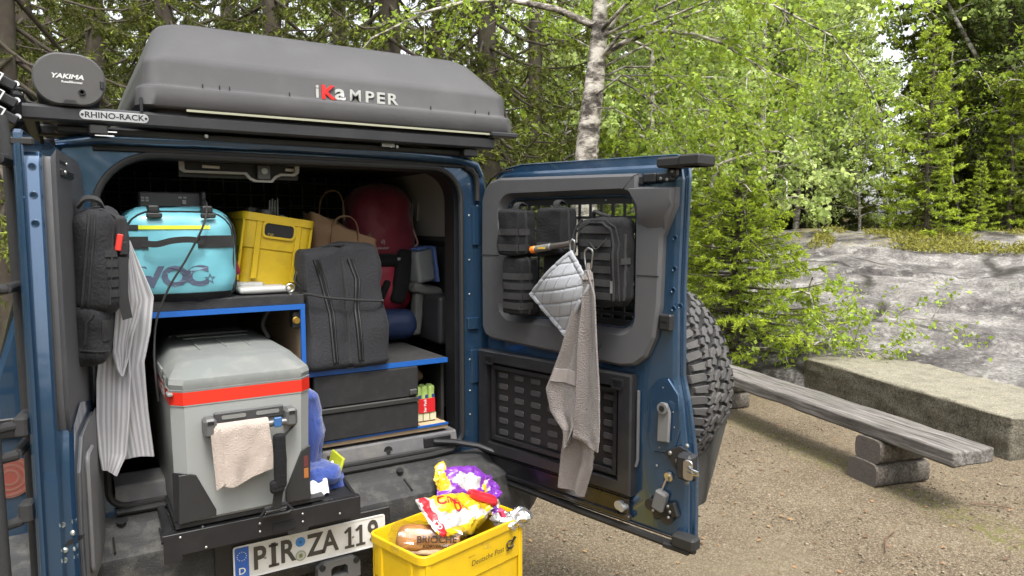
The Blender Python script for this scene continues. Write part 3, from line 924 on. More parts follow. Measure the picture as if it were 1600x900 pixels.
# ------------------------------------------------------------------ left rear door (narrow) with the ladder
LROT = R(-99); LPIV = Vector((-.030, -.003, 0))
LU = Vector((math.cos(LROT), math.sin(LROT), 0)); LI = Vector((-LU.y, LU.x, 0))
def ld(u, n, z):
    return LPIV + LU * u + LI * n + Z_ * z
b = MB()
osk = [(.0, .64), (.0, 1.80), (.01, 1.86), (.05, 1.90), (.12, 1.918), (.42, 1.935), (.435, 1.925), (.432, .64)]
b.prism(osk, (0, .0, 0), A, B_, -.022, 0, .004)                  # prism normal is -y: y from 0 to .022
ush = [(.02, .66), (.02, 1.80), (.04, 1.86), (.12, 1.885), (.36, 1.895), (.405, 1.882), (.42, 1.85), (.42, .66)]
b.loft([P3(ush, .02), P3(ush, .050), P3(inset(ush, .02), .060)], cap=(False, True), flip=False)
lsh = [(.02, .66), (.02, 1.10), (.10, 1.16), (.30, 1.20), (.40, 1.17), (.425, 1.05), (.425, .66)]
b.loft([P3(lsh, .02), P3(lsh, .080), P3(inset(lsh, .02), .094)], cap=(False, True), flip=False)
LDOOR = put('rear_door', b, BLUE, VAN, LPIV, (0, 0, LROT))
b = MB()
lt = [(.03, 1.15), (.03, 1.80), (.06, 1.855), (.14, 1.868), (.405, 1.872), (.412, 1.86), (.412, 1.24), (.395, 1.17), (.36, 1.14), (.08, 1.12)]
b.loft([P3(lt, .055), P3(lt, .074), P3(inset(lt, .018), .088)], cap=(False, True), flip=False)
LTRIM = put('door_trim', b, GREYT, LDOOR)
b = MB()
l2 = [(.04, .70), (.04, 1.10), (.12, 1.15), (.32, 1.13), (.385, 1.05), (.40, .90), (.385, .72)]
b.loft([P3(l2, .08), P3(l2, .098), P3(inset(l2, .012), .104)], cap=(False, True), flip=False)
b.prism(rrect(.12, .34, .03, 4, .30, .92), (0, .104, 0), A, B_, -.012, 0, .005)
put('lower_trim', b, mat('lower_trim_grey', (.13, .13, .135), .6, 0, .15, 6, dirt=(.14, .14, .13), ds=8, damt=.5), LDOOR)
b = MB()
b.box((.30, .086, 1.835), (.16, .020, .020), bev=.004); b.box((.33, .078, 1.862), (.11, .022, .016), bev=.004)
LL = put('upper_latch', b, BLACKM, LDOOR)
b = MB(); screw(b, (.36, .096, 1.836), Y_, .006); screw(b, (.29, .089, 1.862), Y_, .005); put('latch_screw', b, ZINC, LL)
b = MB()       # pressings and bolts of the closing edge (it faces the clearing)
for z in (1.845, 1.775, 1.705): b.lathe([(.006, 0), (.007, .0012), (.009, .0012), (.0095, 0)], (.4205, .036, z), X_, 16)
put('pressed_ring', b, BLUE, LDOOR)
b = MB()
b.tube([(.433, .012, 1.90), (.437, .014, 1.3), (.437, .014, .70)], .007, 8)
put('edge_bead', b, BLUE, LDOOR)
b = MB()
for y, z in ((.082, .905), (.060, .862), (.086, .862)): screw(b, (.4255, y, z), X_, .008)
for y, z in ((.058, .93), (.086, .935), (.058, .835), (.086, .84)): b.lathe([(.005, 0), (.007, .0015), (.0075, 0)], (.4255, y, z), X_, 12)
put('striker_bolt', b, mat('bolt_pale', (.45, .48, .42), .4, .6), LDOOR)
b = MB(); b.prism([(.062, .875), (.100, .885), (.108, .897), (.095, .896), (.068, .886)], (.4256, 0, 0), Y_, Z_, 0, .003); put('striker_slot', b, mat('hole_black', (.004, .004, .004), .9), LDOOR)
b = MB(); b.box((.425, .02, 1.905), (.02, .05, .02), bev=.004); put('edge_rubber', b, RUBBER, LDOOR)
# ladder
LADM = mat('ladder_black', (.02, .02, .021), .6, 0, .3, 60, 1.0, 500)
b = MB()
b.tube([(.47, -.070, 1.34), (.47, -.070, 1.25), (.47, -.066, .9), (.47, -.06, .55)], .018, 12)
LAD = put('ladder', b, LADM, LDOOR)
b = MB(); b.tube([(.30, -.048, 1.98), (.30, -.036, 1.86), (.30, -.028, 1.2), (.30, -.028, .62)], .015, 12); put('ladder_upright', b, LADM, LAD)
for z, th in ((1.862, .014), (1.545, .013), (1.205, .013), (1.13, .014), (.96, .013), (.66, .012)):
    b = MB(); b.tube([(.47, -.20, z), (.47, -.07, z), (.44, -.03, z)], th, 10)
    b.tube([(.44, -.03, z), (.30, -.03, z)], th, 10)
    put('ladder_rung', b, LADM, LAD)
b = MB()
for z in (1.20, .98): b.box((.425, -.016, z), (.05, .03, .05), bev=.005)
put('ladder_bracket', b, LADM, LAD)
# folded awning arm clips at the far left of the rack
b = MB()
for k, z in enumerate((2.10, 2.055, 2.01)):
    b.box((-.155, -.06, z), (.11, .34, .026), Matrix.Rotation(R(28), 3, 'Y') @ Matrix.Rotation(R(6), 3, 'Z'), .004)
b.box((-.16, .9, 2.05), (.15, 1.7, .14), bev=.03)
AWN = put('folded_awning', b, BLACKM, VAN)
b = MB()
for k, z in enumerate((2.10, 2.055, 2.01)):
    b.frame([(-.022, -.013), (.022, -.013), (.022, .013), (-.022, .013)], [(-.018, -.010), (.018, -.010), (.018, .010), (-.018, .010)], (-.140, -.236, z - .006), Vector((math.cos(R(28)), 0, -math.sin(R(28)))), Vector((math.sin(R(28)), 0, math.cos(R(28)))), 0, .003)
    b.cyl((-.10, -.10, z - .012), (-.094, -.112, z - .006), .008, 10)
put('awning_clip', b, mat('clip_white', (.6, .6, .6), .4, .3), AWN)

# ================================================================== THINGS ON AND IN THE VAN
from mathutils.bvhtree import BVHTree
def bvh_of(mb): return BVHTree.FromPolygons([Vector(v) for v in mb.v], mb.f)
def onto(bv, p, d, off=0.0):
    p, d = Vector(p), unit(d)
    h = bv.ray_cast(p - d * .6, d)
    return (h[0] if h[0] is not None else p) - d * off
def patch(mb, bv, p0, ea, eb, d, nu, nv, th, off=None, m=0):
    """thin piece laid on a soft surface: corner p0, edges ea and eb, projected along d"""
    p0, ea, eb = Vector(p0), Vector(ea), Vector(eb)
    off = th * .4 if off is None else off
    P = lambda u, v: onto(bv, p0 + ea * u + eb * v, d, off)
    if ea.cross(eb).dot(Vector(d)) > 0:
        return mb.sheet(lambda u, v: P(v, u), nv, nu, th, m)
    return mb.sheet(P, nu, nv, th, m)
def path_on(bv, pts, d, off, k=6):
    out = []
    for i in range(len(pts) - 1):
        for j in range(k):
            out.append(onto(bv, Vector(pts[i]).lerp(Vector(pts[i + 1]), j / k), d, off))
    out.append(onto(bv, pts[-1], d, off))
    return out
def smooth(pts, k=6):
    """Catmull-Rom through the points"""
    P = [Vector(p) for p in pts]; P = [P[0] * 2 - P[1]] + P + [P[-1] * 2 - P[-2]]; out = []
    for i in range(1, len(P) - 2):
        for j in range(k):
            t = j / k
            out.append(.5 * ((2 * P[i]) + (P[i + 1] - P[i - 1]) * t + (2 * P[i - 1] - 5 * P[i] + 4 * P[i + 1] - P[i + 2]) * t * t + (3 * P[i] - P[i - 1] - 3 * P[i + 1] + P[i + 2]) * t ** 3))
    return out + [P[-2]]

# ---------------------------------------------------------------- rooftop tent box
TENTM = mat('tent_shell_grey', (.052, .050, .052), .42, 0, .10, 4, .5, 1500, dirt=(.10, .098, .095), ds=5, damt=.35)
t = thing('rooftop_tent', 'long dark grey hard-shell rooftop tent case with raised lettering, lying on the roof rack', 'roof tent', (.88, .92, 2.05))
b = MB()
ring = lambda w, d, r, z, n=7: [(x, y, z) for x, y in rrect(w, d, r, n, .88, .92)]
def ring2(w, d, r, z, dx=0, dy=0): return [(x + dx, y + dy, z) for x, y in rrect(w, d, r, 7, .88, .92)]
b.loft([ring2(1.30, 2.00, .06, 2.060), ring2(1.345, 2.045, .07, 2.060), ring2(1.36, 2.06, .07, 2.068), ring2(1.352, 2.054, .07, 2.118), ring2(1.345, 2.05, .07, 2.126), ring2(1.322, 2.03, .07, 2.131), ring2(1.316, 2.024, .075, 2.138),
        ring2(1.306, 2.012, .06, 2.198), ring2(1.300, 2.004, .06, 2.212), ring2(1.286, 1.984, .07, 2.226),
        ring2(1.20, 1.68, .10, 2.350), ring2(1.165, 1.60, .11, 2.374), ring2(1.10, 1.48, .12, 2.386), ring2(.9, 1.2, .14, 2.392)])
put('case_shell', b, TENTM, t, sharp=50)
b = MB(); b.loft([ring2(1.28, 1.98, .05, 2.046), ring2(1.28, 1.98, .05, 2.0605)]); put('case_base', b, BLACKP, t)
b = MB(); b.box((.905, -.104, 2.0565), (1.13, .006, .007)); put('edge_strip', b, mat('strip_ivory', (.30, .30, .22), .5), t)
for ch, x, z, sz, sx in (('i', .756, 2.137, .044, 1), ('a', .836, 2.137, .052, 1.2), ('M', .891, 2.137, .038, 1.05), ('P', .943, 2.137, .038, 1.25), ('E', .985, 2.137, .038, 1.25), ('R', 1.030, 2.137, .038, 1.25)):
    b = MB(); b.text(ch, (x, -.0885, z), X_, Z_, sz, .006, .024, sx=sx, ay='BOTTOM_BASELINE')
    put('letter', b, mat('letter_chrome', (.55, .55, .53), .3, .45), t)
b = MB(); b.text('K', (.792, -.089, 2.136), X_, Z_, .044, .007, .035, sx=1.15, ay='BOTTOM_BASELINE'); put('red_letter', b, mat('letter_red', (.62, .02, .02), .3, 0, .05, coat=.5), t)
b = MB()
for x in (.39, .44, .47, .66, 1.18, 1.37, 1.43): b.box((x, -.1005, 2.137), (.004, .003, .012))
put('shell_notch', b, mat('seam_dark', (.012, .012, .012), .9), t, kind='stuff')
b = MB(); b.box((1.49, -.10, 2.056), (.12, .05, .018), bev=.004); b.tube([(.215, -.10, 2.045), (.215, -.10, 2.085)], .005, 8); put('shell_latch', b, BLACKM, t)

# ---------------------------------------------------------------- shower tank
t = thing('shower_tank', 'black oval water tank with pale lettering on its end cap, left on the roof rack', 'water tank', (.033, .5, 2.045))
ov = rrect(.182, .148, [.072, .072, .066, .066], 8, .033, 2.119)
b = MB(); b.prism(inset(ov, .004), (0, -.09, 0), X_, Z_, -1.35, 0, .004); put('tank_body', b, BLACKM, t)
b = MB(); b.prism(ov, (0, -.088, 0), X_, Z_, 0, .018, .005); CAPO = put('end_cap', b, mat('cap_charcoal', (.055, .053, .052), .55, 0, .06, 8, .4, 900), t)
b = MB(); b.text('YAKIMA', (.027, -.1068, 2.126), X_, Z_, .0125, .0003, .035, shear=.25, sx=1.25); b.text('RoadShower', (.039, -.1068, 2.111), X_, Z_, .0062, .0003, .03, sx=1.15)
put('cap_print', b, mat('print_pale', (.55, .55, .54), .5), CAPO)
b = MB(); b.lathe([(.004, 0), (.0055, .004), (.0085, .004), (.0095, 0)], (.062, -.1062, 2.085), -Y_, 18); b.box((.113, -.10, 2.11), (.010, .02, .024), bev=.003); b.prism([(-.02, 0), (.02, 0), (.012, .011), (-.012, .011)], (.032, -.1062, 2.049), X_, Z_, 0, .006)
put('cap_fitting', b, BLACKP, t)
b = MB(); b.box((.035, .0, 2.197), (.07, .10, .012), bev=.003); b.cyl((.035, .0, 2.20), (.035, .0, 2.222), .008, 10); put('filler_valve', b, BLACKP, t)
b = MB(); b.tube(smooth([(-.058, -.03, 2.06), (-.08, -.05, 2.085), (-.10, -.05, 2.088), (-.13, -.02, 2.082)]), .005, 8); b.tube([(-.05, -.06, 2.048), (-.07, -.06, 2.052), (-.075, -.05, 2.06)], .004, 6); put('hose', b, RUBBER, t)

# ---------------------------------------------------------------- cabinet with the worktop (left), drawers (right)
CARPET = mat('black_carpet', (.020, .020, .021), .95, 0, .3, 40, .8, 500, dirt=(.07, .065, .06), ds=30, damt=.35)
TAN = mat('plywood_tan', (.26, .19, .12), .65, 0, .15, 6, .2, 80)
t = thing('cargo_cabinet', 'black cabinet with bright blue edging and a carpeted worktop above the cool box', 'cabinet', (.42, .5, .86))
b = MB(); b.box((.405, .58, 1.436), (.63, 1.15, .036), bev=.003); TOP = put('worktop', b, CARPET, t)
b = MB(); b.box((.405, .001, 1.4105), (.632, .010, .018)); b.box((.7125, .001, 1.16), (.016, .010, .484)); put('blue_edging', b, BLUEEDGE, t)
b = MB(); b.box((.7125, .585, 1.14), (.014, 1.15, .52)); SIDEP = put('side_panel', b, TAN, t)
b = MB(); b.box((.40, 1.10, 1.14), (.60, .02, .52)); put('back_panel', b, BLACKP, t)
b = MB(); b.box((.693, .035, 1.362), (.026, .05, .06), bev=.003); put('socket_plate', b, BLACKP, t)
b = MB(); b.lathe([(.012, 0), (.012, .005), (.009, .006), (.009, .016), (.011, .017), (.011, .022), (.005, .022)], (.69, .012, 1.362), -Y_, 16); put('brass_valve', b, mat('brass', (.50, .33, .08), .3, .9), t)
b = MB(); b.tube(smooth([(.62, .1, 1.40), (.60, .12, 1.34), (.615, .10, 1.29)]), .008, 8); put('cable_bundle', b, RUBBER, t)
b = MB(); b.lathe([(.006, 0), (.006, .006)], (.675, .015, 1.454), Z_, 12); b.tube([(.675 + .014 * math.cos(a), .015, 1.478 + .014 * math.sin(a)) for a in [2 * math.pi * i / 16 for i in range(16)]], .0035, 8, closed=True); put('eye_bolt', b, ZINC, t)

DRAWM = mat('drawer_felt_black', (.012, .012, .013), .85, 0, .25, 18, .5, 600, dirt=(.05, .048, .045), ds=25, damt=.25)
t = thing('drawer_unit', 'low black drawer unit with blue-edged carpeted top shelf at the right of the load bay', 'drawer unit', (1.0, .5, .86))
b = MB(); b.box((1.012, .60, 1.158), (.565, 1.18, .018), bev=.002); put('top_shelf', b, CARPET, t)
b = MB(); b.box((1.012, .009, 1.158), (.566, .008, .019)); b.box((1.01, .009, .896), (.57, .008, .008)); put('blue_edging', b, BLUEEDGE, t)
b = MB(); b.box((1.01, .60, .884), (.57, 1.18, .016)); put('base_board', b, TAN, t)
b = MB(); b.box((.955, .55, 1.024), (.405, 1.06, .247)); put('carcass', b, BLACKP, t)
b = MB(); b.box((.953, .006, 1.088), (.412, .022, .117), bev=.003); DR = put('drawer_front', b, DRAWM, t)
b = MB(); b.box((1.135, -.010, 1.048), (.03, .012, .022), bev=.003); b.cyl((1.135, -.018, 1.05), (1.135, -.008, 1.05), .008, 12); put('drawer_lock', b, mat('dark_steel', (.10, .10, .10), .45, .6), DR)
b = MB(); b.box((.953, .006, .953), (.412, .022, .100), bev=.003); put('drawer_front', b, DRAWM, t)
b = MB(); b.box((.953, .000, 1.016), (.414, .022, .020), bev=.003); put('grip_rail', b, mat('rail_dark', (.035, .035, .034), .5, .3), t)
b = MB(); b.box((1.292, .60, 1.02), (.012, 1.1, .26)); put('side_wall', b, BLACKP, t)

# ---------------------------------------------------------------- fridge on its slide
SLM = mat('slide_anodised', (.018, .018, .020), .38, .3, .15, 20, dirt=(.05, .05, .05), ds=12, damt=.25)
t = thing('fridge_slide', 'black steel slide tray pulled out under the cool box, with perforated front plate', 'slide tray', (.51, -.1, .70))
b = MB()
pl = [(.203, .790), (.807, .790), (.807, .712), (.775, .711), (.773, .722), (.63, .722), (.628, .710), (.565, .710), (.563, .722), (.255, .722), (.253, .704), (.205, .704)]
b.prism(pl, (0, -.298, 0), X_, Z_, 0, .004, .001); b.box((.505, -.285, .7885), (.604, .030, .003))
SL = put('front_plate', b, SLM, t)
b = MB(); b.box((.553, -.3035, .744), (.072, .003, .028)); put('grip_slot', b, mat('hole_black', (.004, .004, .004), .9), SL)
b = MB()
for x, z in ((.32, .730), (.478, .768), (.478, .742), (.612, .770), (.612, .744), (.735, .744), (.25, .777)): screw(b, (x, -.302, z), -Y_, .0045)
for x in (.315, .715): screw(b, (x, -.285, .790), Z_, .0045)
put('plate_screw', b, ZINC, SL, kind='stuff')
b = MB(); b.text('FRONT RUNNER', (.530, -.288, .7903), X_, Y_, .006, .0003, .02); put('plate_print', b, WHITEP, SL)
b = MB(); b.box((.226, .12, .772), (.022, .82, .030), bev=.003); b.box((.700, .12, .772), (.022, .82, .030), bev=.003); put('slide_rail', b, BLACKM, t)
b = MB(); b.box((.465, .12, .805), (.45, .82, .012)); b.box((.72, -.12, .79), (.14, .34, .006)); put('tray', b, BLACKM, t)
b = MB(); b.tube([(.209, .02, .79), (.207, .02, .775), (.204, .01, .765), (.209, .01, .755), (.205, -.01, .745), (.212, -.01, .74)], .002, 6); put('rail_spring', b, ZINC, t)
b = MB(); b.loft([[(.79, -.27, .79), (.80, -.27, .79), (.80, .10, .79), (.79, .10, .79)], [(.79, -.27, .793), (.80, -.27, .793), (.80, .02, .85), (.79, .02, .85)]]); put('tray_side', b, SLM, t)

FB = mat('cooler_grey', (.255, .265, .262), .42, 0, .05, 5, .15, 600, dirt=(.24, .23, .2), ds=6, damt=.3)
FL = mat('cooler_lid_grey', (.155, .165, .16), .5, 0, .06, 7, .3, 600, dirt=(.30, .29, .26), ds=13, damt=.35)
t = thing('cool_box', 'large grey electric cool box with darker lid and red band standing on the slide tray', 'cool box', (.446, .1, .812))
def fr(x0, x1, y0, y1, z, c): return [(x0 + c, y0, z), (x1 - c, y0, z), (x1, y0 + c, z), (x1, y1 - c, z), (x1 - c, y1, z), (x0 + c, y1, z), (x0, y1 - c, z), (x0, y0 + c, z)]
b = MB()
b.loft([fr(.252, .638, -.288, .545, .812, .03), fr(.246, .642, -.296, .55, .822, .032), fr(.241, .651, -.30, .55, 1.168, .034)])
b.loft([fr(.239, .653, -.302, .552, 1.1685, .034), fr(.239, .653, -.302, .552, 1.172, .034)])
b.loft([fr(.239, .653, -.302, .552, 1.2105, .034), fr(.238, .654, -.304, .554, 1.217, .034)])
BX = put('body', b, FB, t)
b = MB(); b.loft([fr(.2385, .6535, -.3025, .5525, 1.1722, .034), fr(.2385, .6535, -.3025, .5525, 1.2103, .034)])
BAND = put('red_band', b, mat('band_red', (.56, .025, .012), .35, 0, .04, 8, coat=.3), t)
b = MB(); b.text('RANGER', (.2375, -.06, 1.191), -Y_, Z_, .028, .0006, .03, sx=1.6); put('band_print', b, WHITEP, BAND)
b = MB()
b.loft([fr(.240, .652, -.300, .550, 1.218, .034), fr(.238, .654, -.302, .552, 1.232, .034), fr(.241, .651, -.298, .548, 1.247, .04), fr(.278, .618, -.222, .50, 1.286, .05), fr(.292, .606, -.20, .47, 1.291, .05), fr(.40, .55, -.05, .35, 1.294, .05)])
LID = put('lid', b, FL, t)
b = MB()
for x in (.36, .445, .52):
    b.box((x, .06, 1.2950), (.006, .22, .004), bev=.0015)
b.box((.45, .205, 1.2955), (.22, .010, .006), bev=.002)
for x0 in (.36, .53):
    b.tube([(x0 + .05 * math.cos(a), .30 + .035 * math.sin(a), 1.293) for a in [math.pi * i / 10 for i in range(11)]], .004, 6)
b.box((.45, .34, 1.294), (.24, .10, .012), bev=.005)
put('lid_rib', b, FL, LID)
b = MB()
for x in (.235,):
    for k in range(6): b.box((x + .006, -.09 + k * .022, 1.236), (.008, .010, .032), bev=.002)
b.box((.246, -.18, 1.225), (.02, .05, .04), bev=.006); b.box((.240, -.27, 1.205), (.016, .04, .010), bev=.003)
put('lid_latch', b, FL, LID)
b = MB()
G = mat('guard_black', (.017, .017, .018), .5, 0, .2, 10, .3, 500)
b.prism([(.247, .816), (.352, .822), (.352, .842), (.300, .958), (.283, .965), (.252, .965)], (0, -.297, 0), X_, Z_, 0, .007, .002)
b.prism([(.638, .816), (.560, .816), (.560, .858), (.612, .978), (.632, .992), (.642, .992)], (0, -.297, 0), X_, Z_, 0, .007, .002)
b.loft([[(.244, -.262, .815), (.244, -.262, .965), (.276, -.299, .965), (.276, -.299, .815)], [(.239, -.265, .815), (.239, -.265, .965), (.274, -.304, .965), (.274, -.304, .815)]])
put('corner_guard', b, G, t)
b = MB(); b.box((.626, -.3045, .905), (.014, .002, .032)); put('reflector_amber', b, mat('amber', (.30, .11, .03), .4), t)
b = MB(); b.box((.626, -.3045, .943), (.014, .002, .036)); put('reflector_red', b, mat('dull_red', (.10, .025, .025), .4), t)
HG = mat('handle_block_grey', (.10, .10, .10), .45, .2)
b = MB()
for x in (.338, .574): b.box((x, -.325, 1.105), (.036, .055, .056), bev=.008)
HA = put('handle_block', b, HG, t)
b = MB(); b.box((.456, -.306, 1.122), (.205, .012, .034), bev=.003); put('handle_plate', b, mat('plate_dark', (.035, .035, .036), .5), t)
b = MB()
for x in (.41, .51): b.prism(rrect(.07, .012, .005, 3, x, 1.124), (0, -.3125, 0), X_, Z_, 0, .002)
put('plate_slot', b, mat('slot_pale', (.16, .16, .155), .5), t)
b = MB(); b.cyl((.35, -.338, 1.093), (.562, -.338, 1.093), .011, 16); put('handle_bar', b, mat('bar_steel', (.20, .20, .20), .3, .8), t)
b = MB(); b.box((.530, -.353, 1.098), (.024, .010, .03), bev=.003); put('blue_clip', b, mat('clip_blue', (.03, .10, .25), .4), t)
b = MB(); b.box((.338, -.3535, 1.122), (.018, .002, .010)); b.box((.574, -.3535, 1.122), (.018, .002, .010)); put('block_mark', b, BLACKP, HA)

STRAP = thing('tie_down_strap', 'black webbing strap with padded sleeve hooking the cool box down to the slide', 'strap', (.53, -.31, .79))
b = MB(); b.strip(smooth([(.595, -.312, 1.075), (.56, -.345, 1.060), (.545, -.350, 1.05)]), .008, .003, Z_); b.strip(smooth([(.535, -.352, 1.06), (.535, -.353, .98), (.53, -.350, .90), (.522, -.335, .82)]), .028, .004, X_); S = put('webbing', b, WEB, STRAP)
b = MB(); b.rbox((.533, -.352, .975), (.036, .022, .17), .01, 4, .002, .002, 20); b.rbox((.523, -.350, .895), (.044, .026, .04), .01, 3); put('padded_sleeve', b, NYLON, STRAP)
b = MB(); b.tube([(.475, -.325, .797), (.49, -.328, .822), (.555, -.328, .826), (.572, -.325, .805), (.56, -.326, .797), (.50, -.326, .797)], .006, 8, closed=True); b.tube([(.49, -.33, .812), (.555, -.33, .815)], .006, 8); put('hook_buckle', b, BLACKM, STRAP)

# beige washcloth over the handle bar
TERRY = lambda n, c: mat(n, c, .95, 0, .14, 30, 1.0, 260, sheen=.4)
def cloth_over(u, v):
    x = .352 + .155 * u + .004 * math.sin(v * 9) - .012 * (1 - u) * max(0, v - .35)
    L = .30 * v
    rip = .006 * math.sin(u * 11 + v * 2) * min(1, abs(L - .13) * 8) + .004 * noise.noise(Vector((u * 6, v * 6, 2)))
    zt = 1.108
    if L < .125: return (x, -.322 - .0 + rip * .3 + .004, zt - (.125 - L) * .9 - 0.0)
    if L < .16:
        a = (L - .125) / .035 * math.pi
        return (x, -.338 + .0145 * math.cos(a), zt - .012 + .0145 * math.sin(a))
    k = (L - .16)
    return (x, -.3545 + rip - .01 * k, zt - .012 - k * (1.12 + .12 * math.sin(u * 5)))
b = MB(); b.sheet(cloth_over, 30, 44, .007)
b.sheet(lambda u, v: (.338 + .026 * u + .010 * v, -.352 - .006 * math.sin(u * 3.1) - .006 * v, 1.085 - .165 * v + .02 * u), 8, 20, .006)
tag(put('washcloth', b, TERRY('terry_beige', (.36, .30, .26)), sharp=80), 'small beige terry washcloth hanging over the cool box handle', 'washcloth')

# blue towel and papers stuffed beside the cool box
b = MB()
b.rbox((.685, -.03, .975), (.075, .20, .30), .035, 6, .012, .022, 14, 3, fn=lambda P, n: (P.x + .035 * math.sin((P.z + .15) * 5) - max(0, P.z) * .22, P.y, P.z))
b.rbox((.716, -.06, .955), (.05, .12, .15), .024, 5, .008, .015, 16, 5)
b.rbox((.705, -.16, .845), (.10, .14, .07), .03, 5, .008, .02, 18, 6)
b.sheet(lambda u, v: (.668 + .13 * u, -.17 - .06 * v + .02 * u, .87 - .07 * v - .05 * u + .008 * math.sin(u * 9)), 14, 10, .006)
tag(put('blue_towel', b, TERRY('terry_blue', (.02, .048, .22)), sharp=80), 'crumpled royal blue terry towel stuffed between cool box and tray side', 'towel')
b = MB()
b.sheet(lambda u, v: (.735 + .045 * u, -.10 - .03 * v, .855 - .05 * v + .006 * math.sin(u * 8 + v * 5)), 12, 10, .002)
tag(put('crumpled_paper', b, mat('paper_white', (.62, .62, .62), .8, 0, .2, 25, .3, 60), sharp=80), 'crumpled white paper in the tray under the blue towel', 'paper')
b = MB(); b.sheet(lambda u, v: (.655 + .06 * u, -.255 + .02 * v, .80 + .045 * v + .006 * math.sin(u * 9)), 12, 10, .002)
tag(put('crumpled_paper', b, MATS['paper_white'], sharp=80), 'small scrap of white paper tucked against the cool box corner guard', 'paper')
b = MB(); b.box((.789, -.10, .845), (.010, .12, .075), Matrix.Rotation(R(18), 3, 'Y'), .003)
tag(put('yellow_packet', b, mat('packet_lime', (.45, .50, .03), .5)), 'thin lime yellow packet leaning in the tray beside the paper', 'packet')

# ---------------------------------------------------------------- turquoise duffel and the black power box on it
t = thing('duffel_bag', 'turquoise duffel bag with dark lettering and yellow zip on the carpeted worktop', 'duffel bag', (.325, .33, 1.455))
TEAL = mat('teal_tarpaulin', (.12, .35, .42), .38, 0, .07, 5, .25, 40, coat=.12)
b = MB(); b.rbox((.322, .265, 1.596), (.345, .55, .318), .070, 8, .010, .010, 9, 2, fn=lambda P, n: (P.x, P.y, P.z + .0))
DB = put('bag_body', b, TEAL, t, sharp=60); bv = bvh_of(b)
D = Y_
b = MB()
fo = [Vector((x, .07, z)) for x, z in rrect(.328, .290, [.085, .085, .035, .035], 6, .322, 1.600)]
b.tube([onto(bv, p + Vector((0, 0, 0)), D, .002) for p in fo], .0035, 6, closed=True); b.tube([onto(bv, p + Vector((0, 0, 0)), D, .002) + Vector((.012 * (1 if p.x > .325 else -1), .02, .004)) for p in fo], .003, 6, closed=True)
put('piping', b, ZIPM, t)
b = MB(); patch(b, bv, (.175, .06, 1.688), (.235, 0, 0), (0, 0, .012), D, 16, 2, .003); put('yellow_zip', b, mat('zip_yellow', (.52, .58, .03), .4, 0, .1, 200), t)
b = MB(); patch(b, bv, (.165, .06, 1.686), (.034, 0, 0), (0, 0, .016), D, 6, 2, .004); put('zip_end', b, ZIPM, t)
b = MB()
patch(b, bv, (.37, .06, 1.627), (.118, 0, 0), (0, 0, .040), D, 10, 3, .004); patch(b, bv, (.15, .06, 1.627), (.075, 0, 0), (0, 0, .038), D, 8, 3, .004)
b.strip(smooth([(.205, -.035, 1.645), (.245, -.050, 1.641), (.29, -.056, 1.652), (.34, -.054, 1.655), (.385, -.038, 1.648)], 5), .020, .005, Z_)
put('carry_strap', b, WEB, t)
b = MB(); LOGO = mat('logo_slate', (.075, .095, .15), .5)
wf = lambda ox, oz: (lambda x, y: onto(bv, (ox + x, .06, oz + y), D, .0012))
for ch, x0 in (('E', .176), ('V', .232), ('O', .299), ('C', .365)): b.text(ch, 0, X_, Z_, .062, 0, .045, sx=1.12, warp=wf(x0, 1.532))
star = []
for i in range(10):
    r_ = .019 if i % 2 == 0 else .008
    star.append((.404 + r_ * math.sin(i * math.pi / 5), 1.524 + r_ * math.cos(i * math.pi / 5)))
st_o = [onto(bv, (x, .06, z), D, .0018) for x, z in star]; st_i = [onto(bv, (.404 + (x - .404) * .62, .06, 1.524 + (z - 1.524) * .62), D, .0018) for x, z in star]
b.loft([st_i, st_o], cap=(False, False))
put('bag_lettering', b, LOGO, t, flat=True)
b = MB()
for x in (.245, .405):
    b.rbox((x, .015, 1.752), (.034, .05, .026), .006, 3); b.box((x, -.018, 1.732), (.046, .014, .016), bev=.005)
put('bag_buckle', b, BLACKP, t)
b = MB(); patch(b, bv, (.17, .06, 1.449), (.305, 0, 0), (0, 0, .030), D, 18, 4, .004); put('bag_base', b, NYLON, t)

t = thing('power_box', 'flat black electronic power box lying on top of the turquoise duffel bag', 'power box', (.30, .25, 1.757))
PB = Matrix.Rotation(R(4), 3, 'Z')
b = MB(); b.box((.305, .24, 1.787), (.20, .24, .052), PB, .005); put('box_case', b, mat('box_dark', (.024, .024, .025), .45, 0, .15, 10), t)
b = MB()
for x, z in ((.225, 1.792), (.225, 1.783), (.238, 1.792), (.238, 1.783), (.34, 1.795), (.355, 1.795)): b.box((x, .116 + (x - .3) * .07, z), (.010, .004, .006))
b.box((.352, .118, 1.780), (.012, .004, .014))
put('box_socket', b, mat('socket_grey', (.16, .16, .16), .5), t)
b = MB(); b.box((.409, .12, 1.788), (.014, .06, .055), PB, .004); put('box_clip', b, BLACKP, t)
CABLE = MB(); CABLE.tube(smooth([(.412, .10, 1.79), (.405, .0, 1.765), (.385, -.045, 1.70), (.335, -.045, 1.60), (.275, -.045, 1.50), (.236, -.05, 1.40), (.222, -.08, 1.30), (.222, -.10, 1.22), (.226, -.10, 1.15)], 8), .0035, 8)
tag(put('power_cable', CABLE, RUBBER), 'thin black cable hanging from the power box down the duffel to the cool box', 'cable')
b = MB(); b.rbox((.502, .11, 1.575), (.020, .05, .10), .009, 3, rot=Matrix.Rotation(R(-18), 3, 'Y')); kn = put('red_torch', b, mat('red_plastic', (.22, .015, .03), .35)); tag(kn, 'small dark red plastic tool wedged between duffel and yellow crate', 'tool')
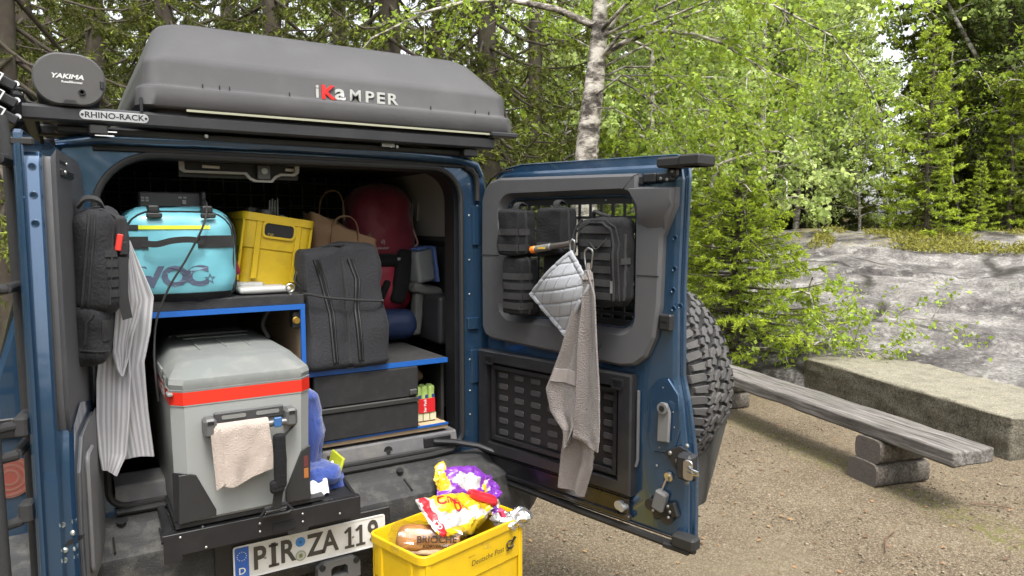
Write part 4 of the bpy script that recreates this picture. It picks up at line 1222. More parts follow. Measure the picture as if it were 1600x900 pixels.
b = MB(); b.rbox((.60, .16, 1.470), (.18, .22, .024), .011, 4, 0, .003, 20); b.rbox((.545, .20, 1.482), (.14, .12, .024), .011, 4, 0, .003, 20, 4); tag(put('folded_pad', b, mat('pad_grey', (.36, .36, .35), .6)), 'pale grey folded foam pad under the tilted yellow crate', 'pad')

# ---------------------------------------------------------------- yellow mail crates
YEL = mat('crate_yellow', (.62, .40, .008), .38, 0, .05, 6, .1, 200, dirt=(.40, .25, .02), ds=7, damt=.4)
YEL2 = mat('crate_yellow_worn', (.56, .38, .012), .42, 0, .08, 7, .15, 200, dirt=(.30, .20, .03), ds=8, damt=.5)
DARKC = mat('dark_goods', (.03, .03, .034), .5, 0, .4, 12)
def crate(name, label, loc, rot, Lx, Wy, H, m, hole_ends, group=None):
    """open box crate, local origin at the middle of its floor; long side along x"""
    t = thing(name, label, 'crate', loc, rot, group)
    b = MB(); k = .030
    r0 = lambda w, d, r, z: [(x, y, z) for x, y in rrect(w, d, r, 4, 0, 0)]
    b.loft([r0(Lx - .05, Wy - .05, .02, .0), r0(Lx - .035, Wy - .035, .026, .004), r0(Lx - .03, Wy - .03, .026, H * .52), r0(Lx - .018, Wy - .018, .028, H * .54), r0(Lx - .014, Wy - .014, .03, H - .03), r0(Lx, Wy, .035, H - .028), r0(Lx, Wy, .035, H - .002), r0(Lx - .003, Wy - .003, .034, H), r0(Lx - .020, Wy - .020, .028, H), r0(Lx - .024, Wy - .024, .026, H - .004), r0(Lx - .046, Wy - .046, .022, .012)], cap=(True, True))
    w = put('crate_wall', b, m, t)
    b = MB()
    for sx in (-1, 1):
        for y in (-Wy * .27, Wy * .27):
            b.box((sx * (Lx / 2 - .008), y, H * .55), (.010, .022, H * .86), bev=.003)
    for sy in (-1, 1):
        for x in (-Lx * .44, Lx * .44):
            b.box((x, sy * (Wy / 2 - .009), H * .5), (.020, .010, H * .85), bev=.003)
    put('crate_rib', b, m, t)
    if not hole_ends: return t
    b = MB()
    for sx in (-1, 1): b.prism(rrect(Wy * .40, H * .17, .012, 3, 0, H * .80), (sx * (Lx / 2 - .006), 0, 0), Y_, Z_, -.0035 if sx < 0 else 0, 0 if sx < 0 else .0035)
    put('hand_hole', b, mat('hand_hole_dark', (.012, .012, .012), .8), t)
    b = MB()
    for sx in (-1, 1): b.frame(rrect(Wy * .46, H * .23, .018, 3, 0, H * .80), rrect(Wy * .40, H * .17, .012, 3, 0, H * .80), (sx * (Lx / 2 - .007), 0, 0), Y_, Z_, -.008 if sx < 0 else 0, 0 if sx < 0 else .008)
    put('hand_hole_rim', b, m, t)
    return t
CR = R(14.5)
cpos = Vector((1.130, -.325, 0))
c1 = crate('mail_crate', 'yellow mail crate with printed posthorn full of snack bags, standing before the bumper', cpos + Vector((0, 0, .315)), (0, 0, CR), .500, .305, .315, YEL, False, 'stacked yellow mail crates')
c2 = crate('mail_crate', 'yellow mail crate at the very bottom, mostly hidden, carrying the crate of snacks', cpos, (0, 0, CR), .520, .325, .33, YEL, False, 'stacked yellow mail crates')
b = MB(); b.text('Deutsche Post', (.045, -.1525, .225), X_, Z_, .019, .0004, .004, shear=.12); b.text('Eigentum', (-.032, -.1525, .252), X_, Z_, .006, .0004, .004, shear=.12)
hx, hz = .158, .232
b.tube([(hx + .016 * math.cos(a) * (1 if i < 14 else 1), -.1525, hz + .013 * math.sin(a)) for i, a in enumerate([R(30 + k * 20) for k in range(17)])], .0028, 6)
b.loft([[(hx + .006, -.1530, hz - .004), (hx + .004, -.1530, hz + .002), (hx + .022, -.1530, hz + .024), (hx + .034, -.1530, hz + .016)], [(hx + .006, -.1518, hz - .004), (hx + .004, -.1518, hz + .002), (hx + .022, -.1518, hz + .024), (hx + .034, -.1518, hz + .016)]], flip=True)
b.tube([(hx - .014, -.1525, hz - .014), (hx + .004, -.1525, hz - .019), (hx + .02, -.1525, hz - .012)], .0018, 6); b.tube([(hx - .018, -.1525, hz - .018), (hx - .006, -.1525, hz - .021)], .0016, 6)
put('crate_print', b, mat('print_black', (.02, .018, .012), .5), c1)

# crate tilted on the worktop
c3 = crate('mail_crate', 'worn yellow crate tilted on the worktop behind the duffel bag', (.640, .40, 1.475), (0, R(8), R(90)), .46, .265, .275, YEL2, True)
c3.rotation_euler = (R(-8), 0, R(90)); c3.rotation_mode = 'XYZ'
c3.matrix_basis = Matrix.Translation((.645, .385, 1.462)) @ Matrix.Rotation(R(8.5), 4, 'Y') @ Matrix.Rotation(R(90), 4, 'Z')
b = MB(); b.text('DP', (-.231, .03, .20), -Y_, Z_, .012, .0004, .01); put('crate_print', b, mat('print_grey', (.30, .24, .05), .5), c3)
for i, (x, y, z, r_, hgt, c, nm) in enumerate(((.60, .34, 1.60, .030, .17, (.025, .02, .02), 'black bottle with pale ring standing in the tilted yellow crate'), (.665, .36, 1.62, .034, .14, (.12, .12, .125), 'grey lidded tin standing in the tilted yellow crate'), (.73, .40, 1.60, .028, .14, (.16, .16, .165), 'slim grey tin at the right in the tilted yellow crate'))):
    b = MB(); b.lathe([(r_, 0), (r_, hgt - .012), (r_ * .94, hgt), (r_ * .5, hgt), (r_ * .45, hgt + .004)], (x, y, z), Vector((.12, 0, 1)), 20)
    tag(put('bottle' if i == 0 else 'tin', b, mat('tin_%d' % i, c, .4, .2)), nm, 'bottle' if i == 0 else 'tin', None)
b = MB()
for k in range(4): b.tube([(.69 + k * .012, .37, 1.66), (.70 + k * .010, .38, 1.80 + .008 * (k % 2))], .004, 8)
tag(put('cutlery', b, mat('cutlery_grey', (.2, .2, .2), .35, .5), kind=None), 'bundle of grey cutlery handles sticking out of the tilted yellow crate', 'cutlery')

# ---------------------------------------------------------------- paper bag, red rucksack, black garment bag
t = thing('paper_bag', 'crumpled brown paper carrier bag with twin handles behind the black garment bag', 'paper bag', (1.0, .42, 1.45))
KR = mat('kraft_paper', (.26, .155, .085), .8, 0, .10, 8, .5, 30)
b = MB()
def pbag(u, v):
    a = u * 2 * math.pi
    q = rrect(.27, .15, .02, 3)
    k = int(u * len(q)) % len(q)
    f = u * len(q) - int(u * len(q)); p, p2 = q[k], q[(k + 1) % len(q)]
    x, y = p[0] + (p2[0] - p[0]) * f, p[1] + (p2[1] - p[1]) * f
    w = .012 * noise.noise(Vector((x * 14, y * 14, v * 5))) * v
    w *= 2.2
    return (1.0 + x * (1 + .04 * v) + w, .42 + y + w, 1.40 + .29 * v + ((.05 * noise.noise(Vector((x * 9, y * 9, 1))) - .045 * (x / .13) + .035 * (y > 0)) * max(0, v - .6) * 2.5))
b.sheet(pbag, 64, 10, .002); put('bag_wall', b, KR, t, sharp=40)
b = MB()
b.strip(smooth([(.93, .345, 1.62), (.935, .33, 1.70), (.965, .32, 1.735), (1.01, .32, 1.735), (1.04, .33, 1.70), (1.05, .345, 1.63)], 5), .016, .003, Y_ + Z_ * .3)
b.strip(smooth([(.93, .495, 1.70), (.935, .49, 1.80), (.965, .48, 1.845), (1.01, .48, 1.845), (1.035, .49, 1.80), (1.04, .495, 1.72)], 5), .016, .003, Y_ + Z_ * .3)
put('bag_handle', b, KR, t)
b = MB(); b.box((1.1365, .40, 1.54), (.002, .10, .13)); put('orange_panel', b, mat('orange_print', (.42, .10, .03), .6), t)

t = thing('rucksack', 'dark red trekking rucksack standing upright behind the garment bag in the load bay', 'rucksack', (1.24, .62, 1.30))
RED = mat('red_ripstop_shaded', (.15, .010, .026), .6, 0, .12, 9, .6, 40, sheen=.2)  # lid red lowered to stand for the shade deep in the bay
b = MB(); b.rbox((1.235, .60, 1.70), (.30, .28, .34), .10, 6, .02, .018, 10, 3, taper=.12); RK = put('lid_pocket', b, RED, t, sharp=60); bv = bvh_of(b)
wf = lambda ox, oz: (lambda x, y: onto(bv, (ox + x, .42, oz + y), Vector((.45, 1, 0)), .0015))
b = MB(); b.text('deuter', 0, X_, Z_, .012, 0, .01, sx=1.2, warp=wf(1.19, 1.60)); b.text('d)', 0, X_, Z_, .018, 0, .005, warp=wf(1.19, 1.628)); put('rucksack_print', b, mat('print_grey2', (.35, .33, .33), .5), RK, flat=True)
b = MB(); b.rbox((1.24, .60, 1.435), (.27, .26, .27), .09, 6, .02, .018, 11, 7); put('main_body', b, mat('red_ripstop_shaded2', (.24, .011, .03), .6, 0, .12, 9, .6, 40), t, sharp=60); bv2 = bvh_of(b)
b = MB(); b.rbox((1.23, .47, 1.545), (.29, .06, .05), .02, 4, .004, .008, 15); b.rbox((1.29, .455, 1.47), (.07, .05, .24), .02, 4, .004, .006, 12, rot=Matrix.Rotation(R(12), 3, 'Y'))
b.strip([(1.17, .448, 1.56), (1.172, .445, 1.49)], .018, .003, X_); b.rbox((1.20, .45, 1.40), (.03, .03, .12), .012, 3, rot=Matrix.Rotation(R(25), 3, 'Y'))
put('hip_belt', b, NYLON, t)
b = MB(); b.box((1.275, .435, 1.55), (.02, .006, .012), bev=.002); put('belt_buckle', b, mat('buckle_grey', (.3, .3, .3), .4), t)
b = MB(); b.tube(smooth([(1.36, .47, 1.68), (1.375, .46, 1.62), (1.36, .46, 1.60), (1.37, .46, 1.53), (1.36, .46, 1.46)]), .004, 6); put('cord', b, mat('cord_pale', (.35, .2, .18), .7), t)

t = thing('garment_bag', 'tall charcoal nylon bag with two long zips standing on the blue-edged shelf', 'bag', (.885, .10, 1.17))
b = MB()
def gfn(P, n):
    return (P.x + .012 * math.sin(P.z * 9) * 0 , P.y + .05 * (P.z / .22) + (.016 * math.exp(-((P.x - .0) / .012) ** 2) if n.y < -.3 else 0), P.z + (.010 * math.sin(P.x * 18) if P.z > .15 else 0))
b.rbox((.882, .10, 1.396), (.318, .17, .445), .026, 10, .004, .020, 5.5, 11, fn=gfn, taper=.05)
put('bag_body', b, GREYNYL, t, sharp=60); bv = bvh_of(b)
b = MB()
for x0, x1 in ((.795, .815), (.925, .912)):
    b.tube(path_on(bv, [(x0 - .02, -.1, 1.575), (x0, -.1, 1.50), (x1, -.1, 1.38), (x1, -.1, 1.20)], D, .003), .006, 6); b.tube(path_on(bv, [(x0 - .005, -.1, 1.575), (x0 + .014, -.1, 1.50), (x1 + .014, -.1, 1.38), (x1 + .012, -.1, 1.20)], D, .002), .004, 6)
put('zip', b, mat('zip_dark', (.005, .005, .005), .35), t)
b = MB(); b.tube(path_on(bv, [(.885, -.1, 1.57), (.89, -.1, 1.45), (.883, -.1, 1.25), (.878, -.1, 1.19)], D, -.001), .007, 6); put('centre_seam', b, WEB, t)
b = MB(); b.tube([(x, .014, z) for x, z in ((.838, 1.375), (.838, 1.345))], .003, 8); b.box((.838, .010, 1.335), (.008, .004, .022), bev=.002); put('zip_pull', b, ALU, t)
b = MB(); b.strip(smooth([(.80, .12, 1.60), (.83, .10, 1.622), (.90, .10, 1.625), (.96, .12, 1.605)]), .03, .006, Y_); b.tube(path_on(bv, [(.745, -.1, 1.57), (.745, -.1, 1.30)], D, .0), .003, 6); put('carry_handle', b, WEB, t)
b = MB(); b.tube(smooth([(.715, .03, 1.452), (.74, .0, 1.452), (.80, -.008, 1.438), (.90, -.008, 1.425), (1.0, -.004, 1.415), (1.03, .03, 1.412), (1.05, .12, 1.41)], 6), .0045, 8)
tag(put('bungee_cord', b, WEB), 'thin black bungee cord stretched across the charcoal garment bag', 'cord')
b = MB(); b.strip(smooth([(.735, .03, 1.46), (.712, .015, 1.475), (.690, .012, 1.505), (.70, .02, 1.535)], 5), .012, .004, Y_); tag(put('dark_hose', b, RUBBER), 'short black strap looped beside the tilted yellow crate', 'strap')

# lunch boxes, gaiters and dark goods at the right of the load bay
for i, (x, y, lab) in enumerate(((1.395, .46, 'clear food box with blue rim standing on edge beside the red rucksack'), (1.455, .60, 'second clear food box, behind the blue-rimmed one by the right wall'))):
    t = thing('food_box', lab, 'food box', (x, y, 1.44), (0, R(-8), R(12)), 'clear food boxes in the load bay')
    b = MB(); b.rbox((0, 0, .075), (.10, .10, .15), .018, 3); put('box_body', b, mat('box_clear', (.20, .21, .22), .3, 0, .05, 5, coat=.3), t)
    b = MB(); b.box((.056, 0, .075), (.012, .115, .165), bev=.004); b.box((-.01, -.02, .158), (.05, .06, .012), bev=.003); put('box_lid', b, mat('lid_blue', (.10, .17, .42), .35), t)
b = MB(); b.rbox((1.40, .46, 1.405), (.16, .14, .05), .022, 5, 0, .012, 12, rot=Matrix.Rotation(R(10), 3, 'Y')); b.rbox((1.355, .44, 1.30), (.045, .06, .20), .015, 4, 0, .01, 12, rot=Matrix.Rotation(R(8), 3, 'Y'))
tag(put('folded_jacket', b, mat('jacket_grey', (.10, .10, .095), .8, 0, .2, 12, .5, 80)), 'dull grey folded cloth lying beneath the clear food boxes', 'cloth')
b = MB(); b.rbox((1.22, .55, 1.255), (.26, .30, .13), .05, 5, .01, .01, 9); tag(put('stuff_sack', b, mat('sack_navy', (.012, .025, .075), .6, 0, .15, 9, .5, 60)), 'navy blue stuff sack lying under the red rucksack', 'stuff sack')
b = MB(); b.rbox((1.44, .55, 1.28), (.12, .60, .22), .02, 4, 0, .006, 8); tag(put('storage_box', b, DARKC), 'black storage box along the right wall of the load bay', 'box')

# three juice pouches in the cubby
for i, x in enumerate((1.192, 1.222, 1.252)):
    t = thing('drink_carton', ('left', 'middle', 'right')[i] + ' one of three green drink pouches behind a red label in the cubby', 'drink pouch', (x, .085, .905), None, 'drink pouches in the cubby')
    b = MB(); b.rbox((x, .085, .975), (.030, .05, .14), .010, 4, .002, .004, 25, i, taper=.1); put('pouch_body', b, mat('pouch_green', (.36, .50, .14), .4, 0, .25, 22), t)
    b = MB(); b.box((x, .0575, .920), (.026, .003, .03)); put('pouch_foot', b, mat('pouch_cream', (.55, .52, .36), .5, 0, .2, 40), t)
    b = MB(); b.box((x + .002, .0575, 1.005), (.012, .003, .014)); put('pouch_mark', b, mat('mark_navy', (.03, .05, .18), .5), t)
b = MB(); b.box((1.223, .0535, .968), (.074, .003, .058), bev=.001); lb = put('red_label', b, mat('label_red', (.52, .015, .02), .4)); tag(lb, 'red banderole label wrapped round the three green drink pouches', 'label')
b = MB(); b.text('3er Pack', (1.215, .0515, .968), Z_, -X_, .011, .0003, .02); put('label_print', b, WHITEP, lb)
b = MB(); b.rbox((1.21, .14, 1.08), (.05, .03, .06), .012, 3, 0, .006, 20, rot=Matrix.Rotation(R(-30), 3, 'Y')); tag(put('brown_pouch', b, mat('pouch_brown', (.14, .085, .05), .7)), 'small brown packet above the green drink pouches in the cubby', 'packet')
b = MB(); b.box((1.235, .06, .8955), (.115, .10, .006)); tag(put('wooden_board', b, mat('pine_board', (.48, .33, .20), .6, 0, .1, 12)), 'pale wooden board under the green drink pouches', 'board')

# ================================================================== THINGS HUNG ON THE DOORS
DY = Vector((0, 1, 0))
def pouch(label, u, z, n0, w, dep, h, rows, top=True, seed=0, tilt=0.0, group='black pouches on the right door'):
    """soft zipped pouch, local x along the door, front to local -y, origin at its lower back edge"""
    p = rd(u, n0, z)
    t = thing('pouch', label, 'pouch', p, (0, 0, RROT + tilt), group)
    b = MB(); b.rbox((0, -dep / 2, h / 2), (w, dep, h), .013, 9, .004, .006, 17, seed, taper=.05)
    put('pouch_body', b, NYLON, t, sharp=60); bv = bvh_of(b)
    b = MB()
    for k in range(rows):
        zz = h * (.10 + .70 * k / max(1, rows))
        patch(b, bv, (-w * .47, -dep - .05, zz), (w * .94, 0, 0), (0, 0, .024), DY, 10, 2, .003)
        patch(b, bv, (w / 2 + .05, -dep * .93, zz), (0, dep * .5, 0), (0, 0, .024), (-1, 0, 0), 6, 2, .003)
    put('webbing_row', b, WEB, t, flat=False)
    b = MB()
    for q in (.40, .46):
        fr_ = [(x, -dep * (1 - q), z_) for x, z_ in rrect(w - .02, h - .02, .03, 4, 0, h / 2)]
        pts = []
        for x, y, z_ in fr_:
            c = Vector((0, y, h / 2)); d = (Vector((x, y, z_)) - c)
            hit = bv.ray_cast(c, d.normalized()); pts.append(hit[0] + d.normalized() * .001 if hit[0] else Vector((x, y, z_)))
        b.tube(pts, .0028, 6, closed=True)
    put('zip', b, ZIPM, t)
    b = MB(); b.box((-w / 2 - .006, -dep * .62, h * .72), (.008, .008, .035), bev=.002); b.box((-w / 2 - .006, -dep * .62, h * .25), (.008, .008, .03), bev=.002); put('zip_pull', b, WEB, t)
    if top:
        b = MB(); b.strip(smooth([(0, -dep * .55, h + .001), (0, -dep * .5, h + .022), (0, -dep * .3, h + .030), (0, -.005, h + .020)]), .026, .005, X_); put('hanging_loop', b, WEB, t)
    return t, bv
pouch('small black zipped pouch hung top left on the window panel of the right door', .232, 1.588, .005, .112, .105, .168, 2, seed=1)
pouch('black webbed pouch hung lower left on the window panel, below another pouch', .250, 1.365, .005, .105, .100, .212, 4, False, seed=2)
t3, bv3 = pouch('black pouch at the middle top of the window panel, above the gas torch', .425, 1.600, .005, .122, .09, .160, 1, seed=3)
pouch('black open pouch at the middle bottom of the window panel, behind the quilted pot holder', .432, 1.405, .005, .130, .06, .185, 2, False, seed=4)
p = rd(.655, .0, 1.432)
t = thing('door_backpack', 'largest black webbed bag with rounded top hanging at the right of the door window', 'bag', p, (0, 0, RROT))
b = MB(); W_, DP, H_ = .178, .112, .292
b.rbox((0, -DP / 2, H_ / 2), (W_, DP, H_), .032, 10, .004, .008, 16, 6); put('bag_body', b, NYLON, t, sharp=60); bv = bvh_of(b)
b = MB()
for k in range(6): patch(b, bv, (-W_ * .46, -DP - .05, .022 + k * .044), (W_ * .80, 0, 0), (0, 0, .023), DY, 12, 2, .0035)
put('webbing_row', b, WEB, t)
b = MB()
arch = [(-W_ * .47, .02), (-W_ * .47, .20), (-W_ * .40, .255), (-W_ * .2, .277), (W_ * .15, .277), (W_ * .34, .255), (W_ * .40, .20), (W_ * .40, .02)]
b.tube(path_on(bv, [(x, -DP - .05, z) for x, z in arch], DY, .002), .004, 6); b.tube(path_on(bv, [(x + .012 if x > 0 else x, -DP - .05, z + .008 if z > .1 else z) for x, z in arch], DY, .0), .0028, 6)
put('zip', b, ZIPM, t)
b = MB(); patch(b, bv, (W_ / 2 + .05, -DP * .9, .14), (0, DP * .5, 0), (0, 0, .02), (-1, 0, 0), 6, 2, .004); patch(b, bv, (W_ / 2 + .05, -DP * .75, .02), (0, .012, 0), (0, 0, .22), (-1, 0, 0), 2, 12, .003); put('side_strap', b, WEB, t)
b = MB(); patch(b, bv, (.060, -DP - .05, .045), (.012, 0, 0), (0, 0, .040), DY, 2, 4, .004); put('fabric_tag', b, mat('tag_grey', (.10, .10, .10), .8), t)
b = MB(); b.tube(smooth([(-.06, -.05, .295), (-.05, -.06, .315), (-.02, -.06, .305), (.01, -.05, .298)]), .007, 8); b.tube(smooth([(-.03, -DP - .004, .215), (.0, -DP - .010, .19), (.02, -DP - .008, .20), (.045, -DP - .004, .225)]), .003, 6); b.tube(smooth([(-.07, -.1, .29), (-.10, -.105, .25), (-.105, -.11, .20), (-.10, -.12, .18)]), .004, 6)
put('grab_cord', b, WEB, t)
def carabiner(label, o, h, w, r=.0032, rz=0):
    b = MB(); o = Vector(o)
    pts = [o + RU * x + Z_ * z for x, z in smooth([(0, h / 2), (w / 2, h * .35), (w * .42, -h * .2), (w * .25, -h / 2), (-w * .15, -h / 2), (-w * .4, -h * .2), (-w / 2, h * .3), (-w * .1, h / 2)], 5)]
    b.tube(pts, r, 8, closed=True)
    tag(put('carabiner', b, ALU), label, 'carabiner', 'carabiners on the right door')
carabiner('silver carabiner on the big door bag holding the grey waffle towel', rd(.634, .128, 1.588), .075, .034)
carabiner('silver carabiner beside the gas torch holding the quilted pot holder', rd(.563, .128, 1.625), .055, .02, .003)
# gas torch
t = thing('gas_torch', 'grey gas torch with orange end stuck across the middle pouch on the door', 'gas torch', rd(.45, .115, 1.60))
a, c = rd(.368, .125, 1.612), rd(.545, .115, 1.638); ax = (c - a)
b = MB(); b.cyl(a + ax * .12, a + ax * .52, .0125, 16, bev=.003); put('torch_body', b, mat('torch_grey', (.13, .13, .12), .45), t)
b = MB(); b.cyl(a, a + ax * .13, .0128, 16, bev=.004); put('orange_cap', b, mat('torch_orange', (.70, .17, .01), .4), t)
b = MB(); b.cyl(a + ax * .52, a + ax * .98, .0105, 16); b.cyl(a + ax * .96, c, .012, 16); put('burner_tube', b, mat('burner_steel', (.25, .22, .20), .35, .9), t)
b = MB(); b.box(a + ax * .33 - RO * .0125, (.035, .002, .007), RROT); put('torch_mark', b, mat('torch_yellow', (.55, .35, .05), .5), t)

# quilted pot holder
QT = mat('quilt_grey', (.29, .30, .325), .75, 0, .07, 25, .5, 350, sheen=.2)
T_, L_, B2, R_ = (.566, 1.612), (.372, 1.452), (.535, 1.318), (.655, 1.50)
def quilt(u, v):
    x = (1 - u) * (1 - v) * T_[0] + u * (1 - v) * R_[0] + u * v * B2[0] + (1 - u) * v * L_[0]
    z = (1 - u) * (1 - v) * T_[1] + u * (1 - v) * R_[1] + u * v * B2[1] + (1 - u) * v * L_[1]
    h = .0
    q1 = ((u + v) * 3.2) % 1.0; h -= .005 * math.exp(-((min(q1, 1 - q1)) / .07) ** 2)
    q2 = ((u - v * .35) * 4.2 + .1) % 1.0; h -= .004 * math.exp(-((min(q2, 1 - q2)) / .05) ** 2)
    e = min(u, v, 1 - u, 1 - v); h += .004 if e < .045 else (-.003 if e < .065 else 0)
    bulge = .03 * math.sin(u * math.pi * .9 + .2) * math.sin(v * math.pi) + .012 * math.sin(v * 4 + u)
    return rd(x, .135 + h + bulge * .8, z)
b = MB(); b.sheet(quilt, 64, 64, .010)
t = put('pot_holder', b, QT, sharp=80); tag(t, 'grey quilted square pot holder hanging by one corner on the right door', 'pot holder')
b = MB(); b.tube([quilt(min(1, max(0, x)), min(1, max(0, y))) for x, y in [(i / 20, 0) for i in range(20)] + [(1, i / 20) for i in range(20)] + [(1 - i / 20, 1) for i in range(20)] + [(0, 1 - i / 20) for i in range(20)]], .0055, 8, closed=True); put('binding', b, mat('binding_grey', (.30, .31, .34), .8, 0, .1, 40), t)

# grey waffle towel on the right door
WAF = mat('waffle_grey', (.165, .145, .137), .95, 0, .12, 40, .7, 300, sheen=.3, weave=230)
def lerp(a, b, t): return a + (b - a) * t
def poly_at(P, t):
    """point at parameter t along a polyline of (u, z), by index"""
    k = t * (len(P) - 1); i = min(int(k), len(P) - 2); f = k - i
    return lerp(P[i][0], P[i + 1][0], f), lerp(P[i][1], P[i + 1][1], f)
def drape(left, right, n, amp, fq, ph, seed, dev=.0):
    def fn(u, v):
        a, c = poly_at(left, v), poly_at(right, v)
        x, z = lerp(a[0], c[0], u), lerp(a[1], c[1], u)
        k = min(1, v * 3)
        f = amp * k * math.sin(u * fq + ph + v * 1.2) + .006 * k * noise.noise(Vector((u * 4, v * 5, seed)))
        return rd(x, n + f + dev * v, z)
    return fn
b = MB()
b.sheet(drape([(.632, 1.545), (.612, 1.46), (.575, 1.28), (.555, 1.10), (.525, .95), (.512, .86), (.50, .765)], [(.650, 1.545), (.664, 1.46), (.672, 1.28), (.675, 1.10), (.665, .98), (.652, .87), (.612, .757)], .128, .013, 8, 0, 1, -.02), 36, 60, .006)
b.sheet(drape([(.630, 1.55), (.598, 1.465), (.540, 1.28), (.470, 1.125), (.490, 1.05), (.545, .99), (.548, .925)], [(.640, 1.55), (.630, 1.46), (.620, 1.28), (.610, 1.12), (.604, 1.05), (.592, 1.0), (.570, .955)], .142, .010, 6, 1.0, 5), 30, 60, .006)
b.sheet(drape([(.636, 1.55), (.628, 1.46), (.614, 1.28), (.606, 1.12), (.598, 1.03), (.592, .98), (.590, .972)], [(.648, 1.55), (.682, 1.47), (.698, 1.30), (.708, 1.15), (.712, 1.05), (.712, .985), (.706, .948)], .150, .011, 5, 2.0, 9), 30, 60, .006)
t = put('waffle_towel', b, WAF, sharp=80); tag(t, 'brownish grey waffle towel hanging in long folds from the big door bag', 'towel')
b = MB(); b.strip(smooth([rd(.636, .130, 1.575), rd(.638, .135, 1.552), rd(.640, .138, 1.53)]), .012, .004, RU); b.cyl(rd(.639, .138, 1.552), rd(.640, .140, 1.520), .010, 10, r2=.020); put('hanging_tab', b, WAF, t)
b = MB(); b.sheet(lambda u, v: drape([(.630, 1.55), (.598, 1.465), (.540, 1.28), (.470, 1.125), (.490, 1.05), (.545, .99), (.548, .925)], [(.640, 1.55), (.630, 1.46), (.620, 1.28), (.610, 1.12), (.604, 1.05), (.592, 1.0), (.570, .955)], .147, .010, 6, 1.0, 5)(.06 + .86 * u, .415 + .05 * v), 20, 5, .004); put('woven_band', b, mat('waffle_band', (.28, .25, .24), .9, 0, .15, 60, .6, 500), t)

# ---------------------------------------------------------------- left door: rucksack, strap, striped towel
t = thing('door_rucksack', 'black two-tier rucksack with red tab hanging on the narrow left door', 'rucksack', (.075, -.18, 1.32))
RZ = R(-10)
b = MB(); b.rbox((.082, -.17, 1.600), (.115, .22, .292), .045, 8, .006, .012, 11, 4, rot=RZ, taper=.10); put('upper_compartment', b, GREYNYL, t, sharp=60); bv = bvh_of(b)
b = MB(); b.rbox((.058, -.17, 1.392), (.090, .20, .165), .032, 7, .006, .012, 13, 8, rot=RZ); put('lower_pocket', b, GREYNYL, t, sharp=60); bv2 = bvh_of(b)
b = MB()
b.tube(path_on(bv, [(.060, -.5, 1.73), (.052, -.5, 1.65), (.040, -.5, 1.55), (.032, -.5, 1.47)], D, .001), .005, 6); b.tube(path_on(bv, [(.074, -.5, 1.73), (.066, -.5, 1.65), (.054, -.5, 1.55), (.046, -.5, 1.47)], D, .001), .0035, 6)
b.tube(path_on(bv, [(.118, -.5, 1.70), (.108, -.5, 1.60), (.098, -.5, 1.48)], D, .001), .003, 6)
b.tube(path_on(bv2, [(.058, -.5, 1.455), (.040, -.5, 1.43), (.034, -.5, 1.37)], D, .001), .004, 6); b.tube(path_on(bv2, [(.022, -.5, 1.355), (.09, -.5, 1.345)], D, .001), .003, 6)
put('zip', b, ZIPM, t)
b = MB()
for k in range(5): patch(b, bv, (.100 - k * .002, -.5, 1.50 + k * .028), (.030, 0, 0), (0, 0, .020), D, 4, 2, .004)
patch(b, bv2, (.078, -.5, 1.375), (.026, 0, 0), (0, 0, .06), D, 4, 4, .004)
put('webbing_row', b, WEB, t)
b = MB(); b.strip(smooth([(.035, -.22, 1.755), (.055, -.235, 1.775), (.085, -.22, 1.770), (.10, -.19, 1.745)]), .030, .008, Y_ + Z_ * .4); b.tube(smooth([(.085, -.25, 1.745), (.12, -.235, 1.725), (.14, -.22, 1.69)]), .005, 6); put('grab_handle', b, WEB, t)
b = MB(); b.rbox((.137, -.215, 1.66), (.034, .05, .13), .014, 4, .003, .004, 20, rot=RZ); b.box((.140, -.246, 1.635), (.022, .016, .04), bev=.006); put('shoulder_strap', b, WEB, t)
b = MB(); b.box((.130, -.252, 1.652), (.016, .010, .048), Matrix.Rotation(R(10), 3, 'Y'), .003); put('red_tab', b, mat('tab_red', (.55, .03, .02), .5), t)
b = MB(); b.strip(smooth([(.140, -.25, 1.61), (.136, -.256, 1.56), (.134, -.262, 1.50), (.140, -.265, 1.445), (.142, -.266, 1.435)]), .026, .003, X_); put('strap_tail', b, WEB, t)

STR = bpy.data.materials.new('striped_linen'); STR.use_nodes = True; MATS['striped_linen'] = STR
nt = STR.node_tree; Nn, Ll = nt.nodes, nt.links; bs = Nn['Principled BSDF']
at = Nn.new('ShaderNodeUVMap'); sp = Nn.new('ShaderNodeSeparateXYZ'); Ll.new(at.outputs[0], sp.inputs[0])
m1 = Nn.new('ShaderNodeMath'); m1.operation = 'MULTIPLY'; m1.inputs[1].default_value = 52; Ll.new(sp.outputs[0], m1.inputs[0])
m2 = Nn.new('ShaderNodeMath'); m2.operation = 'SINE'; Ll.new(m1.outputs[0], m2.inputs[0])
m3 = Nn.new('ShaderNodeMath'); m3.operation = 'MULTIPLY'; m3.inputs[1].default_value = 190; Ll.new(sp.outputs[0], m3.inputs[0])
m4 = Nn.new('ShaderNodeMath'); m4.operation = 'SINE'; Ll.new(m3.outputs[0], m4.inputs[0])
m5 = Nn.new('ShaderNodeMath'); m5.operation = 'MULTIPLY_ADD'; m5.inputs[1].default_value = .45; Ll.new(m4.outputs[0], m5.inputs[0]); Ll.new(m2.outputs[0], m5.inputs[2])
mr = Nn.new('ShaderNodeMapRange'); mr.inputs['From Min'].default_value = -.4; mr.inputs['From Max'].default_value = .5; Ll.new(m5.outputs[0], mr.inputs['Value'])
mx = Nn.new('ShaderNodeMix'); mx.data_type = 'RGBA'; mx.inputs[6].default_value = (.27, .27, .29, 1); mx.inputs[7].default_value = (.43, .42, .43, 1); Ll.new(mr.outputs[0], mx.inputs[0])
